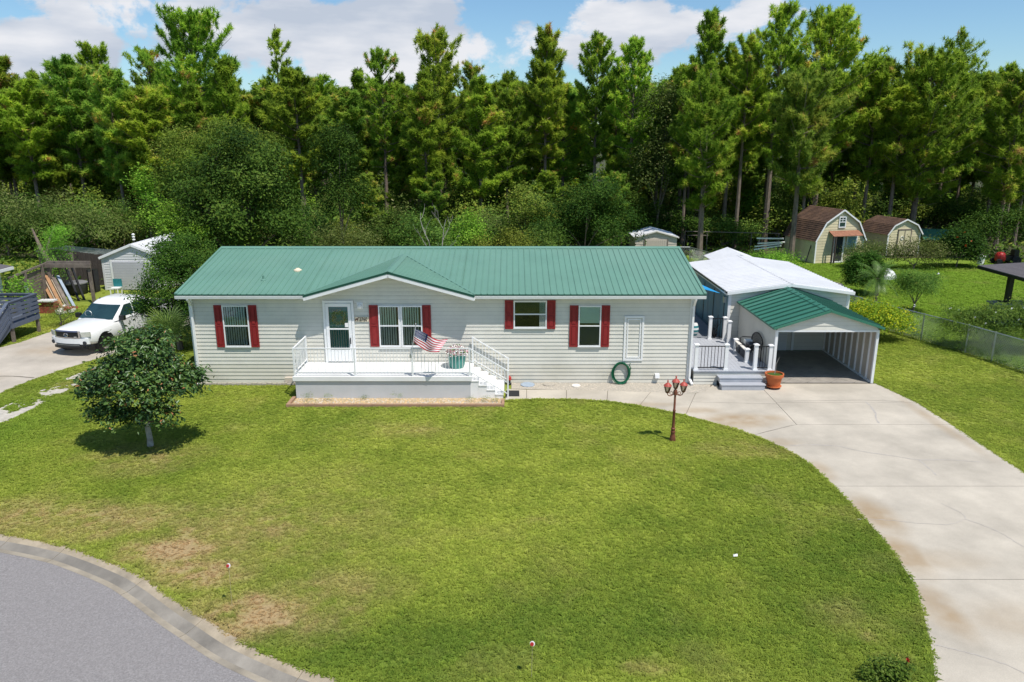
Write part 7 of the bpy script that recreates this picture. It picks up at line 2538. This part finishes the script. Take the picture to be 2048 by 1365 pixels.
SHRUBS = [
    # name, label, x, y, lobes, n, material, leaf size
    ('willow_shrub', 'pale olive weeping shrub behind the left part of the roof', -10.6, 45.5, blob((0, 0, 2.2, 2.2, 1.8, 1.8), (1.2, .2, 2.8, 1.5, 1.4, 1.3), (-1.4, 0, 2.6, 1.5, 1.4, 1.5)), 11000, 'leafolive', .13, dict(asp=.3, droop=.6)),
    ('shade_shrub', 'near-black shrub between the pale weeping shrub and a light green one', -7.9, 48.5, blob((0, .2, 2.4, 1.7, 1.4, 2.0)), 6000, 'leafdark', .15, {}),
    ('myrtle_shrub', 'light green rounded shrub left of the dead white branches', -5.8, 46.8, blob((0, 0, 2.6, 1.7, 1.6, 2.0), (1.1, .2, 1.8, 1.3, 1.3, 1.5)), 9000, 'leafmid', .12, {}),
    ('myrtle_shrub', 'mid green bush just right of the dead white branches', -3.0, 49.5, blob((0, 0, 2.2, 1.3, 1.3, 1.8), (.3, 0, 3.3, .8, .8, .9)), 5000, 'leafbright', .13, {}),
    ('grey_brush', 'grey twiggy brush behind the yellowish round bush', -1.6, 51.5, blob((0, 0, 2.9, 1.4, 1.3, 1.5)), 2600, 'leafolive', .11, dict(asp=.2)),
    ('wax_myrtle', 'yellowish rounded bush behind the middle of the roof', -.7, 47.6, blob((0, 0, 1.7, 1.9, 1.6, 1.6), (-1.2, 0, 1.3, 1.3, 1.3, 1.3), (1.1, .2, 1.9, 1.3, 1.2, 1.3)), 10500, 'leafyellow', .12, {}),
    ('wax_myrtle', 'soft green bush right of the yellowish rounded one', 1.9, 49.2, blob((0, 0, 2.0, 1.4, 1.3, 1.7)), 6000, 'leafmid', .11, {}),
    ('laurel_oak', 'yellow-topped young tree behind the soft green bush', 1.0, 54.0, blob((0, 0, 3.9, 1.8, 1.5, 1.8), (.4, 0, 2.6, 1.9, 1.5, 1.8)), 7000, 'leafyellow', .15, {}),
    ('live_oak', 'broad dark oak behind the roof, left of the beige shed', 5.0, 52.0, blob((0, 0, 3.6, 2.7, 2.2, 2.2), (2.0, .3, 2.8, 2.3, 2.0, 2.4), (-2.0, .2, 2.6, 2.0, 1.8, 2.0), (.8, 0, 5.2, 1.9, 1.7, 1.4)), 21000, 'leafdark', .14, {}),
    ('live_oak', 'shaded dark bush directly behind the beige shed', 9.6, 60.5, blob((0, 0, 2.6, 2.4, 1.8, 2.6), (-2.2, .4, 3.2, 2, 1.6, 2.6)), 9000, 'leafdark', .16, {}),
    ('sycamore_tree', 'pale olive slender tree with speckled leaves above the beige shed', 12.1, 63.0, blob((0, 0, 10.6, 2.0, 1.7, 3.4), (-.4, 0, 6.0, 2.2, 1.8, 3.4), (.8, 0, 7.8, 1.8, 1.6, 2.4)), 13000, 'leafolive', .17, dict(per=26, sd=.4)),
    ('elder_shrub', 'olive tree with leaning pale trunk at the left edge', -29.0, 47.0, blob((0, 0, 3.8, 2.4, 2.0, 2.0), (2.2, .5, 3.3, 2.0, 1.8, 1.8), (-2.4, 0, 3.6, 2.0, 1.8, 2.2)), 12000, 'leafolive', .14, dict(asp=.35)),
    ('elder_shrub', 'bushy green shrub behind the plank shed', -26.2, 53.0, blob((0, 0, 3.0, 2.6, 1.8, 2.2), (2.6, .4, 2.7, 2.2, 1.8, 2.0)), 10000, 'leafmid', .14, dict(asp=.35)),
    ('wild_cherry', 'yellow-green sapling behind the white garage', -24.6, 57.5, blob((0, 0, 2.6, 2.4, 1.8, 2.4), (1.5, .3, 4.4, 1.4, 1.2, 1.8)), 9000, 'leafyellow', .14, {}),
    ('wild_cherry', 'thin sapling with bright leaves standing behind the white garage roof', -25.0, 52.0, blob((0, 0, 5.2, .8, .8, 1.8), (.1, 0, 3.4, .6, .6, 1.0)), 2400, 'leafbright', .16, {}),
    ('mimosa_sapling', 'bright feathery sapling above the board fence at left', -25.6, 41.8, blob((0, 0, 2.5, .8, .8, 1.2), (.4, 0, 3.6, .7, .7, .6), (-.1, 0, 1.4, .6, .6, .8)), 4800, 'leafbright', .13, dict(asp=.28, per=25, sd=.2)),
    ('weed_shrub', 'leafy green weed shrub between the neighbour house and board fence', -24.2, 36.0, blob((0, 0, 1.7, .4, .4, .5), (.1, .2, .9, .4, .4, .7)), 1200, 'leafbright', .14, {}),
    ('weed_shrub', 'low green weed clump at the corner of the slate-blue deck', -21.9, 35.4, blob((0, 0, .7, .38, .4, .6), (.15, .4, .4, .45, .4, .35)), 2000, 'leafmid', .09, dict(asp=.25)),
    # right-hand yards
    ('juniper_bush', 'dense dark green juniper bush behind the garage', 20.35, 43.0, blob((0, 0, .95, 1.25, 1.1, .95), (-.5, 0, 1.7, .55, .5, .7), (.35, .1, 1.8, .55, .5, .7), (.75, -.1, 1.4, .45, .5, .8)), 24000, 'juniper', .17, dict(asp=.24, per=70, sd=.16, up=1.0, shell=.35, trunk=False)),
    ('croton_bush', 'yellow-flecked bush spilling over the fence right of the carport', 16.15, 32.6, blob((0, 0, 1.0, 1.2, .9, .75), (1.0, .2, .8, .9, .8, .65), (-.7, .3, 1.2, .7, .7, .5), (.1, .9, 1.1, .9, .7, .55)), 15000, 'yellowbloom', .10, dict(per=30, sd=.17)),
    ('bottlebrush_shrub', 'airy light green shrub on thin stems behind the chain-link fence', 20.95, 38.2, blob((0, 0, 1.35, .95, .9, .75), (.7, .1, 1.6, .6, .6, .55), (-.5, 0, 1.7, .6, .6, .5)), 12000, 'leafmid', .13, dict(asp=.2, per=40, sd=.2)),
    ('oleander_shrub', 'dark green oleander with white flowers below the pavilion', 20.75, 31.2, blob((0, 0, 1.2, 1.3, 1.0, .8), (1.3, 0, 1.4, 1.2, .9, .8), (-1.2, .2, 1.0, .9, .8, .6), (.2, -.8, .6, 1.4, .6, .6)), 15000, 'leafmid', .16, dict(asp=.22, per=50, sd=.2)),
    ('oleander_shrub', 'small thin oleander between lawn and pavilion base', 21.6, 36.0, blob((0, 0, .5, .6, .5, .35)), 900, 'leafmid', .15, dict(asp=.2)),
    ('butterfly_bush', 'grey-green shrub in front of the gambrel shed door', 24.6, 52.4, blob((0, 0, 1.0, 1.1, 1.0, .8), (1.0, .1, 1.0, .9, .9, .9), (-.7, 0, .8, .6, .7, .5)), 8000, 'leafolive', .12, dict(asp=.3, per=35)),
    ('olive_shrub', 'rounded grey-olive shrub in front of the smaller yellow shed', 28.0, 51.8, blob((0, 0, 1.2, 1.4, 1.1, 1.1), (1.2, .1, 1.0, 1.0, .9, .9), (-1.1, .1, 1.0, .9, .9, .8)), 9000, 'leafolive', .10, dict(per=35)),
    ('hibiscus_shrub', 'dark hibiscus with orange flowers at the yard corner', 31.4, 52.6, blob((0, 0, 1.5, 1.2, 1.0, 1.3), (.8, .3, 1.2, 1.0, .9, 1.1)), 7000, 'leafdark', .16, {}),
    ('viburnum_shrub', 'dark spreading shrub between the hibiscus and red mower', 34.6, 56.5, blob((0, 0, 2.0, 2.0, 1.5, 1.6), (2.2, .2, 2.4, 1.8, 1.4, 1.6), (4.4, 0, 2.6, 2.0, 1.6, 1.8)), 11000, 'leafdark', .15, {}),
    ('cedar_tree', 'grey-green cedar at the right edge over the mower', 37.8, 52.5, blob((0, 0, 3.6, 1.6, 1.5, 1.8), (1.4, 0, 2.6, 1.8, 1.5, 1.6), (.6, 0, 5.0, 1.2, 1.1, 1.2)), 12000, 'leafdark', .16, dict(asp=.2)),
    ('wild_grape_tangle', 'bright vine tangle behind the smaller yellow shed', 29.6, 66.5, blob((0, 0, 1.6, 2.6, 1.2, 1.5), (-2.6, .2, 1.3, 1.8, 1.2, 1.2)), 7000, 'leafbright', .17, {}),
    ('wild_grape_tangle', 'yellow-green tangle on the bank above the green tin roof', 39.0, 71.0, blob((0, 0, 1.8, 3.0, 1.4, 1.6), (3.2, .2, 1.6, 2.2, 1.4, 1.4)), 7000, 'leafyellow', .17, {}),
    ('elder_shrub', 'olive shrub left of the bright green pine by the wire fence', 17.0, 61.2, blob((0, 0, 1.4, 1.6, 1.1, 1.4), (2.0, .1, 1.3, 1.3, 1.1, 1.2)), 6500, 'leafmid', .15, {}),
    ('palmetto_scrub', 'sunlit weeds between pipe rail and garage roof', 17.8, 52.0, blob((0, 0, .6, 1.6, 1.4, .6), (1.4, .4, .5, 1.2, 1.2, .5)), 4500, 'leafbright', .14, dict(asp=.3)),
]
for i, (nm, lb, x, y, lob, n, mt, sz, kw) in enumerate(SHRUBS):
    plant(nm, lb, 'tree' if nm.endswith(('tree', 'oak', 'sapling', 'cherry')) else 'shrub', (x, y, -.08 if y > 44 else 0), lob, int(n * (.8 if y > 44 else 1)), mt, sz * (1.25 if y > 44 else 1), .10 if 'tree' in nm or 'oak' in nm else .05, seed=40 + i, bark='bark', **{**dict(per=90 if y > 44 else 45, sd=.34 if y > 44 else .24, shell=.5), **kw})


# flowers on the flowering shrubs
def blooms(name, label, cat, spots, mat, r, seed):
    rng = np.random.default_rng(seed)
    V, F = [], []
    for (x, y, z) in spots:
        for k in range(9):
            a = unit(rng.normal(size=3)); b = unit(np.cross(a, rng.normal(size=3)))
            p = np.array((x, y, z)) + rng.normal(0, r * .35, 3); i = len(V)
            V += [p - a * r * .6, p + b * r * .5, p + a * r * .6, p - b * r * .5]; F.append((i, i + 1, i + 2, i + 3))
    return fast_mesh(name, V, F, mat)


def add_blooms(tree_label, spots, mat, r, seed):
    for o in COL.objects:
        if o.get('label') == tree_label:
            L_ = o.location
            obj('blossoms', blooms('blossoms', '', '', [(a - L_.x, b - L_.y, c - L_.z) for a, b, c in spots], mat, r, seed), o, local=True)
            return


add_blooms('dark green oleander with white flowers below the pavilion', [(19.9, 30.6, 1.3), (20.3, 30.7, 1.75), (20.9, 30.6, 1.95), (21.5, 30.8, 1.95), (20.1, 30.5, 1.0), (21.2, 30.5, 1.5), (19.6, 30.9, 1.5)], M['flowerwhite'], .045, 3)
add_blooms('small thin oleander between lawn and pavilion base', [(21.4, 35.8, .8), (21.9, 35.9, .7)], M['flowerwhite'], .05, 4)
add_blooms('dark hibiscus with orange flowers at the yard corner', [(30.6, 51.6, 2.3), (31.2, 51.5, 1.7), (31.6, 51.6, 2.0), (31.0, 51.5, 2.6)], M['flowerorange'], .09, 5)
add_blooms('airy light green shrub on thin stems behind the chain-link fence', [(21.6, 37.6, 2.2), (20.6, 37.5, .55)], M['flowerwhite'], .08, 6)


# undergrowth at the foot of the wood: individuals in view, copied from a few
ug = []
for k, (mt, sz, asp) in enumerate((('leafmid', .16, .5), ('leafdark', .16, .5), ('leafyellow', .15, .5), ('leafolive', .15, .35), ('leafbright', .17, .45), ('leafdark', .15, .4))):
    lob = blob((0, 0, 1.5, 1.6, 1.4, 1.4), (1.1, .2, 1.1, 1.2, 1.2, 1.1), (-.9, -.1, 2.1, 1.0, 1.0, 1.1))
    V, F, ti = leaf_cloud(900 + k, lob, 3600, sz * 1.2, asp=asp, per=80, sd=.30, shell=.45)
    ug.append((fast_mesh('foliage', V, F, M[mt], tint=ti), limbs(900 + k, (0, 0, 0), lob, .05, M['bark'])))
rr = random.Random(41)
first = {}
kinds = ['mid green', 'dark green', 'yellow-green', 'olive', 'bright green', 'deep green']
placed = []
tries = 0
while len(placed) < 285 and tries < 12000:
    tries += 1
    y = 55 + 52 * rr.random() ** 1.3
    x = rr.uniform(-1, 1) * (y * .72 + 2)
    if 8 < x < 34 and y < 61: continue
    if x > 20 and y < 63: continue
    if 33 < x < 41 and y < 70: continue
    if any((x - a) ** 2 + (y - b) ** 2 < 3.0 for a, b in placed): continue
    placed.append((x, y))
    k = rr.choice([0, 1, 1, 2, 3, 4, 5, 0])
    rk, wh = zone(x, y)
    lb = '%s undergrowth shrub by %s-rank pines %s' % (kinds[k], rk, wh.replace('above', 'behind'))
    gp_ = '%s shrubs, %s rank, %s' % (kinds[k], rk, wh)
    s = rr.uniform(.8, 1.55); sc = (s * rr.uniform(.9, 1.2), s, s * rr.uniform(.8, 1.2))
    if k not in first:
        t = thing('undergrowth_shrub', lb, 'shrub', (x, y, -.15), gp_)
        obj('foliage', ug[k][0], t, local=True); obj('stem', ug[k][1], t, local=True); t.scale = sc; first[k] = t
    else:
        copy_tree(first[k], 'undergrowth_shrub', (x, y, -.15), rr.uniform(0, 6.28), sc, lb, gp_)

# ground cover: weeds and low brush between the yards and the trees
def ground_cover():
    rng = np.random.default_rng(15)
    n = 46000
    y = 43 + 45 * rng.random(n) ** 1.2; x = rng.uniform(-1, 1, n) * (y * .72 + 3)
    k = (fbm(x, y, .35, 8, 3) > .36) & ~((x > 6.5) & (x < 15) & (y < 45)) & ~((x > 17) & (x < 40) & (y < 53.5)) & ~((x > -25) & (x < -19) & (y < 51)) & ~((x > 20) & (x < 34) & (y < 63))
    k2 = ((x > -26) & (x < -12) & (y < 46))
    k &= ~k2
    x, y = x[k], y[k]; n = len(x)
    h = .25 + .75 * fbm(x, y, .5, 9, 3)
    P = np.stack([x, y, -.1 + h * rng.random(n)], 1)
    nrm = unit(np.array((0, 0, .6)) + rng.normal(0, .6, (n, 3)))
    a = unit(np.cross(nrm, rng.normal(size=(n, 3)))); b = np.cross(nrm, a)
    s = rng.uniform(.10, .26, (n, 1))
    V = np.stack([P - a * s, P + b * s * .45, P + a * s, P - b * s * .45], 1).reshape(-1, 3)
    tag(obj('ground_cover', fast_mesh('ground_cover', V, np.arange(n * 4).reshape(-1, 4), M['leafmid'], tint=np.clip(fbm(x, y, .4, 2, 3) + rng.normal(0, .2, n), 0, 1))), kind='stuff')


ground_cover()

# dead white branches standing behind the house
db = MB()
rr = random.Random(4)


def twig(p, d, l, r, depth):
    pts = [p]
    for k in range(4):
        d = (d + Vector((rr.uniform(-.3, .3), rr.uniform(-.2, .2), rr.uniform(-.12, .2)))).normalized()
        pts.append(pts[-1] + d * l / 4)
    db.tube(pts, [r, r * .85, r * .7, r * .5, r * .3], 5, caps=False)
    if depth:
        for k in range(3):
            q = pts[rr.randint(1, 4)]
            twig(q, (d + Vector((rr.uniform(-.9, .9), rr.uniform(-.5, .5), rr.uniform(-.2, .5)))).normalized(), l * rr.uniform(.4, .65), r * .45, depth - 1)


twig(Vector((-4.6, 45.2, 0)), Vector((.1, 0, 1)), 3.0, .06, 2); twig(Vector((-4.5, 45.3, 1.6)), Vector((.35, 0, 1)), 2.6, .045, 3)
tag(db.build('dead_branches', M['barkgrey']), 'bleached dead branches sticking up behind the middle of the house', 'dead tree')
tk = MB(); tk.tube([(-27.3, 44.6, 0), (-27.6, 44.7, 1.3), (-28.3, 44.9, 2.5), (-28.8, 45.2, 3.6)], [.19, .16, .11, .05], 8); tk.tube([(-28.0, 44.8, 2.0), (-27.7, 45, 3.0), (-27.4, 45.2, 3.8)], [.08, .06, .03], 6)
for o in COL.objects:
    if o.get('label') == 'olive tree with leaning pale trunk at the left edge':
        tk.build('leaning_trunk', M['bark'], o, True)
        break


# -------- magnolia on the front lawn
mg = thing('magnolia_tree', 'glossy dark magnolia with whitewashed trunk on the front lawn at left', 'tree', (-10.72, 20.65, 0))
lob = blob((0, 0, 2.15, 1.28, 1.2, .95), (.1, .1, 2.95, .95, .9, .62), (-.95, -.1, 1.75, .75, .8, .62), (.95, .1, 1.85, .72, .8, .62), (1.45, 0, 2.15, .42, .5, .36), (-1.45, 0, 1.85, .42, .5, .42), (-.7, -.5, 1.08, .6, .5, .42), (.55, -.55, 1.15, .65, .5, .42), (-1.25, -.2, 1.2, .35, .35, .3), (0, -.5, 1.9, 1.1, .8, .8))
V, F, ti = leaf_cloud(71, lob, 14000, .135, asp=.42, per=24, sd=.12, up=.65, shell=.45, shape='leaf')
ti = np.where(np.random.default_rng(1).random(len(ti)) < .02, .99, ti * .9)
obj('crown', fast_mesh('crown', V, F, M['magnolia'], tint=ti), mg, local=True)
obj('limbs', limbs(71, (0, 0, .55), lob, .055, M['bark'], extra=3, fork=.2), mg, local=True)
tm = MB(); tm.tube([(0, 0, -.1), (.01, .01, .25), (-.005, 0, .6), (.01, .02, 1.0)], [.10, .082, .075, .065], 9)
obj('trunk', tm.mesh('trunk', M['trunkwash'] if 'trunkwash' in M else pmat('whitewashed_trunk', (.36, .34, .30), .9, .35, 9, bump=.5, bscale=25, dirt=(.22, .19, .16), dirt_amt=.8), True), mg, local=True)


# -------- fan palms beside the house, feather palm in the back yard
def fan_palm(root, c, n, seed, r=.55, st=.55):
    rr = random.Random(seed)
    V, F, T = [], [], []
    for i in range(n):
        az = rr.uniform(0, 6.28); el = rr.uniform(.15, 1.35)
        d = Vector((math.cos(az) * math.cos(el), math.sin(az) * math.cos(el), math.sin(el)))
        base = Vector(c); hub = base + d * st * rr.uniform(.7, 1.2)
        sdv = Vector((-math.sin(az), math.cos(az), 0)); upv = d.cross(sdv) * -1
        tn = rr.uniform(.2, .8)
        k = len(V); w = sdv * .010
        V += [base - w, base + w, hub + w, hub - w]; F.append((k, k + 1, k + 2, k + 3)); T.append(.3)
        for j in range(17):
            a = (j / 16 - .5) * 3.6
            ld = (d * math.cos(a) + sdv * math.sin(a)).normalized()
            l = r * rr.uniform(.8, 1.05) * (1 - .25 * abs(j / 16 - .5) * 2)
            tip = hub + ld * l - Vector((0, 0, .18 * l)); mid = hub + ld * l * .55
            q = d.cross(ld).normalized() if d.cross(ld).length > .1 else upv
            pw = ld.cross(q).normalized() * .018
            k = len(V)
            V += [hub, mid + pw, tip, mid - pw]; F.append((k, k + 1, k + 2, k + 3)); T.append(min(1, max(0, tn + rr.uniform(-.15, .15))))
    obj('fronds', fast_mesh('fronds', [tuple(v) for v in V], F, M['palmleaf'], tint=T), root, local=True)


for i, (x, y, z, n, r, st, lb) in enumerate(((-13.0, 27.6, 1.25, 44, .85, .8, 'tall fan palm against the left end wall of the house'), (-13.9, 27.0, .8, 30, .75, .7, 'fan palm left of the tall one, behind the magnolia'), (-14.9, 26.2, .2, 18, .55, .5, 'low fan palm at the edge of the gravel track'), (-12.3, 25.9, .25, 18, .55, .5, 'small fan palm by the front left corner of the house'))):
    t = thing('fan_palm', lb, 'palm', (x, y, 0), 'fan palms beside the house')
    fan_palm(t, (0, 0, z), n, 60 + i, r, st)
    tm = MB(); tm.tube([(0, 0, -.05), (.02, 0, z * .5), (0, 0, z + .02)], [.10, .09, .06], 8)
    obj('stem', tm.mesh('stem', M['bark'], True), t, local=True)

fpm = thing('feather_palm', 'small feather palm between the juniper and the airy shrub', 'palm', (19.9, 40.3, 0))
tm = MB(); tm.tube([(0, 0, -.05), (.05, 0, .8), (.02, 0, 1.45)], [.12, .10, .09], 8)
obj('trunk', tm.mesh('trunk', M['bark'], True), fpm, local=True)
V, F, T = [], [], []
rr = random.Random(31)
for i in range(40):
    az = i * 2.4; el = rr.uniform(-.1, 1.3); l = rr.uniform(1.1, 1.5)
    p = Vector((0, 0, 1.45)); d = Vector((math.cos(az) * math.cos(el), math.sin(az) * math.cos(el), math.sin(el)))
    sdv = Vector((-math.sin(az), math.cos(az), 0))
    for j in range(15):
        p2 = p + d * l / 15
        for s in (-1, 1):
            tip = p2 + (sdv * s * .9 + d * .55 - Vector((0, 0, .2))).normalized() * .30 * math.sin((j + 1) / 16 * math.pi) ** .5
            k = len(V); w = d * .024
            V += [tuple(p2 - w), tuple(p2 + w), tuple(tip)]; F.append((k, k + 1, k + 2)); T.append(rr.uniform(.2, .7))
        p = p2; d = (d - Vector((0, 0, .10))).normalized()
obj('fronds', fast_mesh('fronds', V, F, M['palmleaf'], tint=T), fpm, local=True)

# rose bush at the bottom edge, weeds in the porch bed, weeds along the fences
rs = thing('rose_bush', 'low rose bush with one red bloom at the bottom right lawn edge', 'shrub', (6.3, 10.75, 0))
V, F, ti = leaf_cloud(81, blob((0, 0, .18, .32, .22, .16), (.28, .05, .16, .20, .18, .13), (-.25, 0, .13, .2, .18, .11)), 1100, .062, asp=.62, per=10, sd=.06, up=.8)
obj('foliage', fast_mesh('foliage', V, F, M['leafdark'], tint=np.clip(ti + .2, 0, 1)), rs, local=True)
m = MB(); rr = random.Random(2)
for i in range(7):
    m.tube([(rr.uniform(-.05, .05), rr.uniform(-.05, .05), -.02), (rr.uniform(-.25, .35), rr.uniform(-.12, .12), .32)], [.007, .004], 5)
obj('stems', m.mesh('stems', M['leafdark']), rs, local=True)
obj('bloom', blooms('bloom', '', '', [(.40, .10, .28)], M['rosered'], .05, 9), rs, local=True)

for i, (x, y, h) in enumerate(WEEDSPOT):
    t = thing('weed', ['thin weed at the left end of the pebble bed', 'grassy weed in the pebble bed left of the door', 'sprawling weed over the left bed timber', 'small weed left of the middle of the pebble bed', 'tall thin weed in the middle of the pebble bed', 'small weed at the right part of the pebble bed', 'tiny weed near the right end of the pebble bed', 'low weed in the right corner of the pebble bed'][i], 'weed', (x, y, .02), 'weeds in the pebble bed')
    V, F, ti = leaf_cloud(200 + i, blob((0, 0, h * .5, h * .8, h * .4, h * .5)), 130, .05, asp=.25, per=8, sd=.05)
    obj('leaves', fast_mesh('leaves', V, F, M['leafmid'], tint=ti), t, local=True)

def fence_weeds():
    rng = np.random.default_rng(33)
    V_, F_, T_ = [], [], []
    b = 0
    for a, c in zip(FPATH, FPATH[1:]):
        l = math.hypot(c[0] - a[0], c[1] - a[1])
        for k in range(int(l * 5)):
            t = rng.random(); h = rng.uniform(.14, .62) * (.6 + .8 * rng.random())
            x, y = a[0] + (c[0] - a[0]) * t + rng.uniform(-.05, .45), a[1] + (c[1] - a[1]) * t
            V, F, ti = leaf_cloud(int(rng.integers(1e6)), blob((x, y, h * .6, .3, .3, h * .7)), 90, .10, asp=.3, per=9, sd=.10)
            V_.append(V); F_.append(F + b); T_.append(ti); b += len(V)
    tag(obj('fence_weeds', fast_mesh('fence_weeds', np.concatenate(V_), np.concatenate(F_), M['leafmid'], tint=np.concatenate(T_))), kind='stuff')


fence_weeds()
